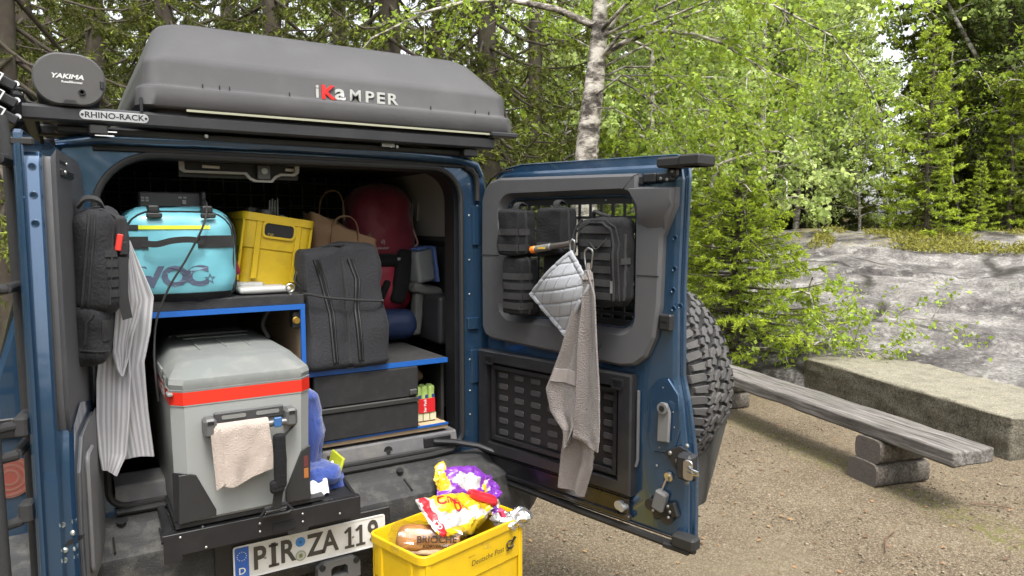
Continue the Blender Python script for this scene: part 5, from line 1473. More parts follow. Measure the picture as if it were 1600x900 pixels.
Ll.new(mx.outputs[2], bs.inputs['Base Color']); bs.inputs['Roughness'].default_value = .95; bs.inputs['Sheen Weight'].default_value = .2
tcn = Nn.new('ShaderNodeTexCoord'); nz = Nn.new('ShaderNodeTexNoise'); nz.inputs['Scale'].default_value = 320; Ll.new(tcn.outputs['Object'], nz.inputs['Vector'])
bpn = Nn.new('ShaderNodeBump'); bpn.inputs['Strength'].default_value = .6; bpn.inputs['Distance'].default_value = .002; Ll.new(nz.outputs['Fac'], bpn.inputs['Height']); Ll.new(bpn.outputs[0], bs.inputs['Normal'])
uvs = []
def drapeW(left, right, y0, amp, fq, ph, seed, dy=0.0):
    def fn(u, v):
        a, c = poly_at(left, v), poly_at(right, v); x, z = lerp(a[0], c[0], u), lerp(a[1], c[1], u); k = min(1, v * 3)
        return Vector((x, y0 - amp * k * math.sin(u * fq + ph + v * 1.3) - .008 * k * noise.noise(Vector((u * 4, v * 5, seed))) + dy * v, z))
    return fn
b = MB(); SH = []
def add_sheet(fn, nu, nv, th, u0, u1):
    o = len(b.v); b.sheet(fn, nu, nv, th); n = nv + 1
    one = [(lerp(u0, u1, i / nu), j / nv) for i in range(nu + 1) for j in range(n)]
    uvs.extend((one + one)[:len(b.v) - o])
add_sheet(drapeW([(.150, 1.655), (.125, 1.56), (.100, 1.44), (.078, 1.30), (.085, 1.18), (.105, 1.06), (.118, .985)], [(.168, 1.655), (.195, 1.57), (.226, 1.478), (.212, 1.37), (.190, 1.28), (.196, 1.12), (.206, .978)], -.105, .010, 5, .4, 3, .0), 36, 70, .005, .2, 1.0)
add_sheet(drapeW([(.140, 1.64), (.105, 1.50), (.078, 1.38), (.060, 1.24), (.055, 1.12), (.058, 1.02), (.064, .968)], [(.155, 1.64), (.160, 1.50), (.150, 1.38), (.150, 1.24), (.142, 1.12), (.128, 1.0), (.100, .945)], -.125, .011, 4.5, 1.4, 6, -.01), 34, 70, .005, 0, .75)
add_sheet(drapeW([(.150, 1.65), (.130, 1.56), (.120, 1.47), (.110, 1.38), (.105, 1.32), (.112, 1.28), (.122, 1.25)], [(.160, 1.65), (.178, 1.56), (.190, 1.47), (.178, 1.42), (.160, 1.37), (.148, 1.31), (.128, 1.25)], -.150, .008, 5, .2, 8), 24, 40, .005, .55, 1.25)
me_o = put('striped_towel', b, STR, sharp=80)
uvl = me_o.data.uv_layers.new(name='stripes')
li = np.zeros(len(me_o.data.loops), dtype=np.int32); me_o.data.loops.foreach_get('vertex_index', li)
ua = np.array(uvs, dtype=np.float32)
uvl.data.foreach_set('uv', ua[li].ravel())
tag(me_o, 'white and grey striped linen towel hanging in folds below the left door rucksack', 'towel')

# ---------------------------------------------------------------- snacks and bread in the front crate
def crate_pt(x, y, z):
    c, s_ = math.cos(CR), math.sin(CR)
    return Vector((cpos.x + x * c - y * s_, cpos.y + x * s_ + y * c, z))
FOIL = mat('foil_silver', (.62, .62, .62), .25, .85, .1, 20, .6, 40)
def snack(name, label, c, d, rot, mats, pick, seed, wr=.016, r=.028):
    b = MB(); b.rbox((0, 0, 0), d, r, 26, .012, wr, 12, seed, fn=lambda P, n: Vector((P.x, P.y * (1 - .62 * max(0, P.x / (d[0] / 2)) ** 1.4), P.z * (1 - .55 * max(0, P.x / (d[0] / 2)) ** 2) * (1 - .93 * max(0, -P.x / (d[0] / 2)) ** 3) + .02 * (P.x / (d[0] / 2)) ** 2)) - n * (.022 * abs(noise.noise(P * 17 + Vector((seed, 0, 0)))) + .010 * abs(noise.noise(P * 41 + Vector((0, seed, 0))))))
    for i, f in enumerate(b.f):
        q = sum((Vector(b.v[k]) for k in f), Vector()) / len(f)
        b.m[i] = pick(q)
    o = put(name, b, mats, None, c, None, sharp=28)
    o.matrix_basis = Matrix.Translation(c) @ rot
    FR[o.name] = Vector()
    tag(o, label, 'snack bag')
    return o, bvh_of(b)
SW = mat('bag_white', (.40, .40, .39), .28, 0, .05, 8, .5, 40, coat=.4); SY = mat('bag_yellow', (.52, .35, .015), .28, 0, .06, 8, .5, 40, coat=.4)
SP = mat('bag_purple', (.17, .035, .33), .28, 0, .12, 10, .5, 40, coat=.4); SR = mat('bag_red', (.55, .02, .03), .3, coat=.3)
def nfld(q, s_): return noise.noise(Vector((q.x * s_, q.y * s_, q.z * s_)))
M1 = (Matrix.Rotation(CR + R(6), 4, 'Z') @ Matrix.Rotation(R(8), 4, 'Y') @ Matrix.Rotation(R(38), 4, 'X'))
o, bv = snack('snack_bag', 'open white and yellow crisp packet with red lettering lying on top of the crate', crate_pt(.02, -.02, .662), (.33, .16, .080), M1, [SW, SY, SR],
              lambda q: 2 if (-.155 < q.x < -.125) else (1 if ((q.y + .15 * q.x > -.012 + .015 * nfld(q, 30) and q.x > -.105) or q.y < -.055) else 0), 21)
wf = lambda ox, oy, ang: (lambda x, y: onto(bv, (ox + x * math.cos(ang) - y * math.sin(ang), oy + x * math.sin(ang) + y * math.cos(ang), .2), (0, 0, -1), .001))
b = MB(); b.text('Chee', 0, X_, Y_, .034, 0, .03, warp=wf(-.045, .042, -.12)); b.text('Do', 0, X_, Y_, .034, 0, .03, warp=wf(-.01, .004, -.12))
b2 = put('bag_print', b, mat('print_red', (.42, .012, .02), .3), o, (0, 0, 0), flat=True)
b = MB(); b.text('OLS', 0, X_, Y_, .016, 0, .02, warp=wf(-.140, -.03, R(84))); put('bag_print', b, WHITEP, o, (0, 0, 0), flat=True)
M2 = (Matrix.Rotation(CR + R(-24), 4, 'Z') @ Matrix.Rotation(R(14), 4, 'Y') @ Matrix.Rotation(R(48), 4, 'X'))
o2, bv = snack('snack_bag', 'purple and yellow crisp packet with white patch leaning behind the white one', crate_pt(.155, .075, .690), (.26, .17, .075), M2, [SP, SY, SW, SR],
               lambda q: 1 if q.x < -.085 + .02 * nfld(q, 20) and q.y > -.02 else (2 if (q.x + .01) ** 2 / .0030 + (q.y - .015) ** 2 / .0014 < 1 + .6 * nfld(q, 40) else (3 if q.y < -.07 else 0)), 34, .020)
M3 = (Matrix.Rotation(CR + R(62), 4, 'Z') @ Matrix.Rotation(R(-58), 4, 'Y') @ Matrix.Rotation(R(20), 4, 'X'))
o3, bv = snack('snack_bag', 'small twisted purple and yellow wrapper standing at the right end of the crate', crate_pt(.215, .02, .665), (.14, .085, .03), M3, [SP, SY, FOIL], lambda q: 1 if q.y > .012 else (2 if q.y < -.03 else 0), 41, .02, .014)
b = MB(); b.rbox((0, 0, 0), (.10, .07, .075), .03, 7, 0, .035, 20, 6); f = put('foil_ball', b, FOIL, None, (0, 0, 0), sharp=20); f.location = crate_pt(.195, -.125, .625); tag(f, 'crumpled silver foil hanging over the front edge of the yellow crate', 'foil')
b = MB(); b.rbox((0, 0, 0), (.075, .02, .02), .006, 4, 0, .004, 20); f = put('bag_clip', b, mat('clip_pink', (.70, .05, .14), .35)); f.location = crate_pt(.150, -.115, .630); f.rotation_euler = (0, R(65), CR); tag(f, 'small pink clip closing the white crisp packet', 'clip')
b = MB(); b.rbox((0, 0, 0), (.12, .04, .03), .012, 4, 0, .014, 14, 9); f = put('red_wrapper', b, SR); f.location = crate_pt(.15, -.01, .668); f.rotation_euler = (0, R(25), CR - .5); tag(f, 'glossy red wrapper squeezed between the two big crisp packets', 'wrapper')
# bread
t = thing('bread_loaf', 'sliced bread rolls in clear printed film at the left end of the crate', 'bread', crate_pt(-.135, -.035, .578), (R(-12), R(10), CR - R(24)))
b = MB(); b.rbox((0, 0, .045), (.215, .10, .085), .036, 8, .004, .006, 14, 3); put('loaf', b, mat('crust_brown', (.40, .17, .045), .55, 0, .35, 14, .6, 90, dirt=(.62, .40, .18), ds=10, damt=.7), t, sharp=60); bv = bvh_of(b)
b = MB(); b.rbox((0, 0, .010), (.20, .092, .026), .012, 6, 0, .004, 20); put('loaf_base', b, mat('crumb_pale', (.62, .44, .28), .8, 0, .15, 40, .5, 200), t)
FILM = bpy.data.materials.new('clear_film'); FILM.use_nodes = True
nt = FILM.node_tree; g = nt.nodes.new('ShaderNodeBsdfGlossy'); g.inputs['Roughness'].default_value = .12; tr = nt.nodes.new('ShaderNodeBsdfTransparent'); mx = nt.nodes.new('ShaderNodeMixShader'); mx.inputs[0].default_value = .16
nt.links.new(tr.outputs[0], mx.inputs[1]); nt.links.new(g.outputs[0], mx.inputs[2]); nt.links.new(mx.outputs[0], nt.nodes['Material Output'].inputs['Surface'])
b = MB(); b.rbox((0, 0, .047), (.255, .112, .098), .036, 9, .004, .014, 22, 5); put('film', b, FILM, t, sharp=25)
b = MB()
for tx, sz, oz in (('BRIOCHE', .022, .052), ('KORVBRÖD', .011, .030)):
    b.text(tx, 0, X_, Z_, sz, 0, .02, sx=1.1, warp=lambda x, y, oz=oz: onto(bv, (x + .012, -.3, oz + y), DY, .007))
put('film_print', b, mat('print_brown', (.035, .018, .012), .5), t, flat=True)
b = MB(); b.rbox((.20, .0, .03), (.06, .07, .04), .015, 4, 0, .02, 24, 2); put('film_end', b, FILM, t, sharp=20)
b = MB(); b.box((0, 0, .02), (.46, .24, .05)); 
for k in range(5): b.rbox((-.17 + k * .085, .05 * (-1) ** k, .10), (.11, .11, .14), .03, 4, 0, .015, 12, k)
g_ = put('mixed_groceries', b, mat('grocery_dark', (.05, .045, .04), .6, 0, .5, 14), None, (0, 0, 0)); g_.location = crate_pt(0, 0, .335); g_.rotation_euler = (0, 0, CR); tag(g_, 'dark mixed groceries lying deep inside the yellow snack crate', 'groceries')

# dark cover bag under the spare wheel
TBM = mat('tarp_grey', (.055, .055, .054), .5, 0, .2, 9, .5, 30, dirt=(.10, .10, .095), ds=6, damt=.4)
b = MB()
def tb(u, v):
    a = u * 2 * math.pi
    w = 1 - .25 * (1 - v) + .04 * math.sin(a * 5) * (1 - v)
    return rd(.60 + .30 * math.cos(a) * w, -.34 - .10 * math.sin(a) * w + .012 * math.sin(a * 7 + v * 3), .665 + .34 * v + .02 * math.sin(a * 3) * (1 - v))
b.sheet(tb, 60, 14, .003)
b.loft([[tb(i / 24, 0) for i in range(24)]] + [[tb(i / 24, 0) * .5 + rd(.60, -.34, .66) * .5 for i in range(24)]], cap=(False, True))
tag(put('wheel_bag', b, TBM, sharp=50), 'dark grey tarpaulin bag strapped behind the spare wheel', 'bag')

# ================================================================== GROUND, ROCK, BENCH
CAMP = Vector((0, -2.56, 0))
def at_bearing(px, D):
    """ground position D metres from the parking spot, on the bearing under that column of the 1600-wide view"""
    a = R(32) + math.atan((px - 800) / 1116)
    return CAMP.x + D * math.sin(a), CAMP.y + D * math.cos(a)
E1 = (.869, .495); E2 = (.495, -.869)
def st_of(x, y):
    dx, dy = x - CAMP.x, y - CAMP.y
    return dx * E1[0] + dy * E1[1], dx * E2[0] + dy * E2[1]
def sstep(a, b, x):
    t = np.clip((x - a) / (b - a), 0, 1); return t * t * (3 - 2 * t)
def ground_h(x, y):
    s, t = st_of(x, y)
    side = sstep(-4.5, -1.0, t + .12 * (s - 12))
    h = side * 1.34 * sstep(9.0, 17.0, s) + side * .05 * np.clip(s - 17, 0, 12)
    return h + (1 - side) * .9 * sstep(12, 30, np.hypot(x, y)) + .05 * np.sin(x * .7) * np.cos(y * .6) * sstep(7, 12, np.hypot(x, y))
rad = np.concatenate([np.linspace(.0, 9, 60)[1:], np.geomspace(9.4, 220, 46)])
na = 160
gx, gy = [3.0], [0.0]
for r_ in rad:
    a_ = np.arange(na) * 2 * math.pi / na
    gx += list(3 + r_ * np.cos(a_)); gy += list(0 + r_ * np.sin(a_))
gx, gy = np.array(gx), np.array(gy)
gz = ground_h(gx, gy) + np.array([.010 * noise.noise(Vector((x * 1.3, y * 1.3, 0))) + .004 * noise.noise(Vector((x * 5, y * 5, 3))) for x, y in zip(gx, gy)])
b = MB(); b.v = list(zip(gx.tolist(), gy.tolist(), gz.tolist()))
b.f = [(0, 1 + i, 1 + (i + 1) % na) for i in range(na)]
for k in range(len(rad) - 1):
    o_ = 1 + k * na
    b.f += [(o_ + i, o_ + na + i, o_ + na + (i + 1) % na, o_ + (i + 1) % na) for i in range(na)]
b.m = [0] * len(b.f)
GM = bpy.data.materials.new('gravel_ground'); GM.use_nodes = True
nt = GM.node_tree; N, L = nt.nodes, nt.links; bs = N['Principled BSDF']
tc = N.new('ShaderNodeTexCoord')
def nz_(scale, det=6, rough=.6):
    n = N.new('ShaderNodeTexNoise'); n.inputs['Scale'].default_value = scale; n.inputs['Detail'].default_value = det; n.inputs['Roughness'].default_value = rough
    L.new(tc.outputs['Object'], n.inputs['Vector']); return n.outputs['Fac']
def ramp_(fac, stops):
    r_ = N.new('ShaderNodeValToRGB'); L.new(fac, r_.inputs[0])
    while len(r_.color_ramp.elements) < len(stops): r_.color_ramp.elements.new(.5)
    for e, (p, c) in zip(r_.color_ramp.elements, stops): e.position = p; e.color = (*c, 1)
    return r_.outputs[0]
def mix_(fac, a, c, mode='MIX'):
    m = N.new('ShaderNodeMix'); m.data_type = 'RGBA'; m.blend_type = mode
    if isinstance(fac, float): m.inputs[0].default_value = fac
    else: L.new(fac, m.inputs[0])
    for i, v in ((6, a), (7, c)):
        if isinstance(v, tuple): m.inputs[i].default_value = (*v, 1)
        else: L.new(v, m.inputs[i])
    return m.outputs[2]
def mrange_(v, a, c, x=0., y=1.):
    m = N.new('ShaderNodeMapRange'); m.inputs['From Min'].default_value = a; m.inputs['From Max'].default_value = c; m.inputs['To Min'].default_value = x; m.inputs['To Max'].default_value = y
    L.new(v, m.inputs['Value']); return m.outputs[0]
def math_(op, a, c=None):
    m = N.new('ShaderNodeMath'); m.operation = op
    for i, v in ((0, a), (1, c)):
        if v is None: continue
        if isinstance(v, (int, float)): m.inputs[i].default_value = v
        else: L.new(v, m.inputs[i])
    return m.outputs[0]
vor = N.new('ShaderNodeTexVoronoi'); vor.inputs['Scale'].default_value = 130; L.new(tc.outputs['Object'], vor.inputs['Vector'])
sepv = N.new('ShaderNodeSeparateColor'); L.new(vor.outputs['Color'], sepv.inputs[0])
grain = ramp_(sepv.outputs[0], [(0, (.048, .035, .023)), (.35, (.112, .086, .055)), (.7, (.18, .143, .098)), (1, (.33, .285, .215))])
soil = ramp_(nz_(2.2, 8), [(.3, (.088, .067, .043)), (.7, (.172, .138, .092))])
col = mix_(.55, soil, grain)
fleck = ramp_(nz_(55, 4, .7), [(.58, (0, 0, 0)), (.66, (1, 1, 1))])
col = mix_(mrange_(fleck, 0, 1, 0, .35), col, (.16, .10, .045))
patch_ = mrange_(nz_(.55, 5), .52, .68)
col = mix_(math_('MULTIPLY', patch_, .45), col, (.16, .135, .09))
# moss along the bench line
sep = N.new('ShaderNodeSeparateXYZ'); L.new(tc.outputs['Object'], sep.inputs[0])
ln = math_('ADD', math_('MULTIPLY', sep.outputs[0], .966), math_('MULTIPLY', sep.outputs[1], -.258))
dist = math_('ABSOLUTE', math_('SUBTRACT', ln, 4.36))
moss = math_('MULTIPLY', mrange_(math_('ADD', dist, math_('MULTIPLY', nz_(1.7, 5), .5)), .46, .28), mrange_(nz_(16, 7, .7), .46, .56))
col = mix_(math_('MULTIPLY', moss, .55), col, (.115, .12, .022))
# forest floor beyond the clearing
fd = math_('SUBTRACT', math_('ADD', math_('MULTIPLY', sep.outputs[0], .62), math_('MULTIPLY', sep.outputs[1], .78)), math_('MULTIPLY', nz_(.5, 4), 2.2))
ff = mrange_(fd, 3.6, 5.2)
left = mrange_(sep.outputs[0], -.6, -1.6)
ff = math_('MAXIMUM', ff, left)
flo = ramp_(nz_(7, 8, .7), [(.3, (.055, .038, .02)), (.5, (.13, .085, .045)), (.62, (.09, .10, .025)), (.75, (.15, .17, .035))])
col = mix_(ff, col, flo)
L.new(col, bs.inputs['Base Color']); bs.inputs['Roughness'].default_value = .95; bs.inputs['Specular IOR Level'].default_value = .2
bp_ = N.new('ShaderNodeBump'); bp_.inputs['Strength'].default_value = .9; bp_.inputs['Distance'].default_value = .006
L.new(math_('ADD', math_('MULTIPLY', vor.outputs['Distance'], -.9), math_('MULTIPLY', nz_(24, 6), 1.6)), bp_.inputs['Height']); L.new(bp_.outputs[0], bs.inputs['Normal'])
put('gravel_ground', b, GM, None, (0, 0, 0), kind='structure', sharp=180)

def np_mesh(name, V, F, mats, mi=None, kind=None, smooth=False):
    """large mesh straight from arrays"""
    V = np.asarray(V, dtype=np.float32).reshape(-1, 3); F = np.asarray(F, dtype=np.int32)
    k = F.shape[1]; me = bpy.data.meshes.new(name)
    me.vertices.add(len(V)); me.vertices.foreach_set('co', V.ravel())
    me.loops.add(F.size); me.loops.foreach_set('vertex_index', F.ravel())
    me.polygons.add(len(F)); me.polygons.foreach_set('loop_start', np.arange(0, F.size, k, dtype=np.int32))
    for x in (mats if isinstance(mats, (list, tuple)) else [mats]): me.materials.append(x)
    if mi is not None: me.polygons.foreach_set('material_index', np.asarray(mi, dtype=np.int32))
    if smooth: me.polygons.foreach_set('use_smooth', np.ones(len(F), dtype=bool))
    me.update(calc_edges=True)
    return me
def add_me(name, me, parent=None, kind=None, loc=(0, 0, 0)):
    o = bpy.data.objects.new(name, me); COL.objects.link(o); o.location = loc
    if parent: o.parent = parent
    if kind: o['kind'] = kind
    return o
rs = np.random.RandomState(5)

# pebbles and litter on the gravel
octv = np.array([(1, 0, 0), (-1, 0, 0), (0, 1, 0), (0, -1, 0), (0, 0, 1), (0, 0, -1)], float)
octf = np.array([(0, 2, 4), (2, 1, 4), (1, 3, 4), (3, 0, 4), (2, 0, 5), (1, 2, 5), (3, 1, 5), (0, 3, 5)])
def scatter(n, xr, yr, smin, smax, flat=.6):
    P = np.stack([rs.uniform(*xr, n), rs.uniform(*yr, n)], 1); S = smin * (smax / smin) ** (rs.rand(n) ** 2.2)
    a = rs.rand(n) * 6.28; ca, sa = np.cos(a), np.sin(a)
    sc_ = np.stack([S * rs.uniform(.7, 1.3, n), S * rs.uniform(.7, 1.3, n), S * flat * rs.uniform(.6, 1.2, n)], 1)
    V = octv[None] * sc_[:, None] * rs.uniform(.75, 1.2, (n, 6, 1))
    V = np.stack([V[..., 0] * ca[:, None] - V[..., 1] * sa[:, None], V[..., 0] * sa[:, None] + V[..., 1] * ca[:, None], V[..., 2]], 2)
    V[..., 0] += P[:, :1]; V[..., 1] += P[:, 1:]; V[..., 2] += (ground_h(P[:, 0], P[:, 1]) + S * .12)[:, None]
    return V.reshape(-1, 3), (octf[None] + np.arange(n)[:, None, None] * 6).reshape(-1, 3)
V, F = scatter(26000, (1.2, 7.5), (-2.0, 2.6), .0022, .011); V2, F2 = scatter(260, (1.3, 8), (-2, 3), .009, .022); F = np.concatenate([F, F2 + len(V)]); V = np.concatenate([V, V2])
add_me('gravel', np_mesh('gravel', V, F, mat('pebble', (.17, .14, .10), .9, 0, .2, 3, island=.55)), kind='stuff')
n = 1500
P = np.stack([rs.uniform(1.5, 7.8, n), rs.uniform(-1.8, 4.5, n)], 1); a = rs.rand(n) * 6.28; s_ = rs.uniform(.006, .020, n)
c1_, s1_ = np.cos(a) * s_, np.sin(a) * s_
z0 = ground_h(P[:, 0], P[:, 1]) + .008
V = np.stack([np.stack([P[:, 0] - c1_, P[:, 1] - s1_, z0], 1), np.stack([P[:, 0] + s1_ * .5, P[:, 1] - c1_ * .5, z0 + s_ * .3], 1), np.stack([P[:, 0] + c1_, P[:, 1] + s1_, z0 + .004], 1), np.stack([P[:, 0] - s1_ * .5, P[:, 1] + c1_ * .5, z0 + s_ * .5 * rs.rand(n)], 1)], 1)
add_me('leaf_litter', np_mesh('leaf_litter', V, np.arange(4 * n).reshape(-1, 4), mat('dry_leaf', (.20, .11, .05), .8, 0, .2, 3, island=.5)), kind='stuff')
for i, (x, y, a, l_, lab) in enumerate(((3.55, -.55, .4, .30, 'thin dry brown twig lying on the gravel in front of the bench'), (4.75, -.62, 2.3, .22, 'short bent twig on the gravel beside the right end of the bench'))):
    b = MB(); b.tube(smooth([(x, y, .008), (x + l_ * .5 * math.cos(a), y + l_ * .5 * math.sin(a) + .02, .014), (x + l_ * math.cos(a), y + l_ * math.sin(a), .008)]), .004, 6)
    tag(put('twig', b, mat('twig_brown', (.12, .07, .045), .85)), lab, 'twig')
b = MB(); b.rbox((2.93, -.70, .016), (.04, .03, .03), .014, 3, 0, .004, 30); tag(put('pine_cone', b, mat('cone_brown', (.07, .045, .025), .9, 0, .3, 60, 1, 200)), 'small dark cone lying alone on the open gravel', 'cone')

# rock outcrop
ss, tt = np.meshgrid(np.linspace(7.0, 19.5, 260), np.linspace(-5.5, 12, 240), indexing='ij')
def rock_z(s, t):
    x = CAMP.x + s * E1[0] + t * E2[0]; y = CAMP.y + s * E1[1] + t * E2[1]
    foot = 7.95 + .10 * np.sin(t * 1.7) + .25 * np.maximum(0, -t - .5) - .13 * np.maximum(0, t)
    side = sstep(-4.2, -1.6, t + .10 * (s - 8))
    r_ = np.clip((s - foot) / 8.4, -.1, 1.6)
    h = 1.50 * (np.where(r_ > 0, r_ ** .80, r_ * 3)) - .42 * np.maximum(0, r_ - .95) * 4
    h = np.where(h > 1.36, 1.36 + .2 * np.tanh((h - 1.36) / .2), h)
    h = h + .12 * np.exp(-((t + .8) / 1.2) ** 2 - ((s - 14.6) / 1.3) ** 2)
    return x, y, .16 * sstep(-.1, .04, r_) + h * side - .5 * (1 - side) - .35 * (r_ < 0)
rx, ry, rz_ = rock_z(ss, tt)
def fr_n(x, y, sc_, o_=0): return np.array([noise.fractal(Vector((a * sc_, c * sc_, o_)), 1.0, 2.1, 5) for a, c in zip(x.ravel(), y.ravel())]).reshape(x.shape)
f1 = fr_n(rx * .8, ry * 1.0, .55); f2_ = fr_n(rx, ry, 2.6, 4)
fd_ = .5 * f1 + .16 * tt - .05 * ss
terr = rz_ + .30 * (np.floor(fd_ / .33) * .33 - fd_)                      # sheeted granite: shallow ledges
rz_ = rz_ * .80 + terr * .20 + .09 * f1 + .030 * f2_
for k, (s0, sl, am) in enumerate(((10.2, .18, .16), (11.9, -.22, .14), (9.1, .12, .10), (13.2, .15, .12), (10.9, -.05, .08))):     # open cracks with a lip
    d = ss - (s0 + sl * tt + .25 * np.sin(tt * 1.9 + k)); rz_ = rz_ - am * np.exp(-(d / .075) ** 2) * sstep(-.3, .25, f1 * np.cos(k * 2.0 + tt * .3) + .1) - am * .35 * sstep(0, -.05, d) * np.exp(-np.abs(d) / .8)
nt_, ns_ = ss.shape[1], ss.shape[0]
ii_, jj = np.meshgrid(np.arange(ns_ - 1), np.arange(nt_ - 1), indexing='ij'); q = (ii_ * nt_ + jj).ravel()
RM = bpy.data.materials.new('granite'); RM.use_nodes = True
nt = RM.node_tree; N, L = nt.nodes, nt.links; bs = N['Principled BSDF']; tc = N.new('ShaderNodeTexCoord')
mp = N.new('ShaderNodeMapping'); mp.inputs['Scale'].default_value = (1.0, 1.0, 2.5); mp.inputs['Rotation'].default_value = (0, 0, R(30)); L.new(tc.outputs['Object'], mp.inputs[0])
base = ramp_(nz_(1.6, 10, .68), [(.34, (.065, .058, .058)), (.45, (.15, .137, .132)), (.55, (.25, .234, .222)), (.69, (.42, .40, .375))])
spk = ramp_(nz_(28, 6, .75), [(.40, (.35, .35, .35)), (.58, (1, 1, 1))])
base = mix_(.75, base, spk, 'MULTIPLY')
lich = ramp_(nz_(6.5, 8, .7), [(.54, (0, 0, 0)), (.63, (1, 1, 1))])
base = mix_(mrange_(lich, 0, 1, 0, .5), base, (.44, .43, .40))
dk = ramp_(nz_(3.1, 9, .7), [(.55, (0, 0, 0)), (.66, (1, 1, 1))])
base = mix_(mrange_(dk, 0, 1, 0, .5), base, (.10, .088, .085))
sep = N.new('ShaderNodeSeparateXYZ'); L.new(tc.outputs['Object'], sep.inputs[0])
mo = math_('MULTIPLY', mrange_(math_('ADD', sep.outputs[2], math_('MULTIPLY', nz_(.8, 5), .8)), 1.78, 2.02), mrange_(nz_(4, 6), .46, .58))
base = mix_(mo, base, (.20, .165, .02))
wz = N.new('ShaderNodeTexNoise'); wz.inputs['Scale'].default_value = 1.1; wz.inputs['Detail'].default_value = 5; L.new(tc.outputs['Object'], wz.inputs['Vector'])
wa = N.new('ShaderNodeMix'); wa.data_type = 'VECTOR'; wa.inputs[0].default_value = .35; L.new(tc.outputs['Object'], wa.inputs[4]); L.new(wz.outputs['Color'], wa.inputs[5])
wm = N.new('ShaderNodeMapping'); wm.inputs['Rotation'].default_value = (0, 0, R(-20)); wm.inputs['Scale'].default_value = (.75, .42, .3); L.new(wa.outputs[1], wm.inputs[0])
cv = N.new('ShaderNodeTexVoronoi'); cv.feature = 'DISTANCE_TO_EDGE'; cv.inputs['Scale'].default_value = 1.15; L.new(wm.outputs[0], cv.inputs['Vector'])
crack = math_('MULTIPLY', mrange_(cv.outputs['Distance'], .034, .006), mrange_(nz_(.9, 4), .40, .52))
base = mix_(math_('MULTIPLY', crack, .9), base, (.035, .032, .026))
L.new(base, bs.inputs['Base Color']); bs.inputs['Roughness'].default_value = .9; bs.inputs['Specular IOR Level'].default_value = .25
bp_ = N.new('ShaderNodeBump'); bp_.inputs['Strength'].default_value = 1.0; bp_.inputs['Distance'].default_value = .05
L.new(math_('SUBTRACT', math_('ADD', nz_(9, 9, .7), math_('MULTIPLY', nz_(60, 4), .25)), crack), bp_.inputs['Height']); L.new(bp_.outputs[0], bs.inputs['Normal'])
add_me('rock_outcrop', np_mesh('rock_outcrop', np.stack([rx, ry, rz_], 2), np.stack([q, q + nt_, q + nt_ + 1, q + 1], 1), RM, smooth=True), kind='structure')

# log bench
WOOD = bpy.data.materials.new('weathered_wood'); WOOD.use_nodes = True
nt = WOOD.node_tree; N, L = nt.nodes, nt.links; bs = N['Principled BSDF']; tc = N.new('ShaderNodeTexCoord')
mp = N.new('ShaderNodeMapping'); mp.inputs['Scale'].default_value = (14, .7, 14); L.new(tc.outputs['Object'], mp.inputs[0])
def nzm(scale, det=7, rough=.65):
    n = N.new('ShaderNodeTexNoise'); n.inputs['Scale'].default_value = scale; n.inputs['Detail'].default_value = det; n.inputs['Roughness'].default_value = rough
    L.new(mp.outputs[0], n.inputs['Vector']); return n.outputs['Fac']
base = ramp_(nzm(3.2), [(.30, (.025, .021, .019)), (.44, (.10, .09, .083)), (.58, (.17, .157, .145)), (.72, (.30, .285, .27))])
base = mix_(math_('MULTIPLY', mrange_(nz_(5, 6), .5, .7), .5), base, (.10, .095, .07))
L.new(base, bs.inputs['Base Color']); bs.inputs['Roughness'].default_value = .9
bp_ = N.new('ShaderNodeBump'); bp_.inputs['Strength'].default_value = .9; bp_.inputs['Distance'].default_value = .01; L.new(nzm(5), bp_.inputs['Height']); L.new(bp_.outputs[0], bs.inputs['Normal'])
BR = math.atan2(-.55, 2.06)                     # plank runs along its own y
t = thing('log_bench', 'weathered grey plank bench on stacked half-log supports beside the gravel', 'bench', (4.44, -.545, 0), (0, 0, BR))
b = MB(); b.rbox((0, 1.95, .352), (.315, 3.90, .095), .016, 30, 0, .007, 5, 3, fn=lambda P, n: (P.x * (1 + .04 * noise.noise(Vector((P.y * .8, 1, 2)))), P.y, P.z + .006 * noise.noise(Vector((P.x * 9, P.y * .5, 4))) - (.009 * math.exp(-((P.x - .03 - .012 * math.sin(P.y * 2)) / .006) ** 2) if n.z > .5 else 0)))
put('plank', b, WOOD, t, sharp=70)
LOGM = mat('log_bark', (.10, .086, .072), .95, 0, .45, 18, 1.0, 35, dirt=(.20, .185, .155), ds=13, damt=.7, pits=(60, .7))
ENDM = mat('log_end', (.115, .10, .09), .95, 0, .3, 16, 1.0, 60)
for y0, dx in ((.62, .02), (2.62, .05)):
    for w, z0, z1, sh, ln in ((.25, -.01, .155, .02, .44), (.215, .150, .308, .0, .40)):
        b = MB(); rings = []
        for i in range(13):
            x = -ln / 2 + ln * i / 12 + dx
            rings.append([(x, y0 + sh + w / 2 * math.copysign(abs(math.cos(a)) ** .5, math.cos(a)) * (1 + .07 * noise.noise(Vector((x * 6, math.cos(a) * 2, y0)))) , z0 + (z1 - z0) * (.5 + .5 * math.copysign(abs(math.sin(a)) ** .5, math.sin(a))) ) for a in [2 * math.pi * k / 20 for k in range(20)]])
        b.loft(rings, m=0)
        b.m[-1] = b.m[-2] = 1
        put('log', b, [LOGM, ENDM], t, sharp=45)
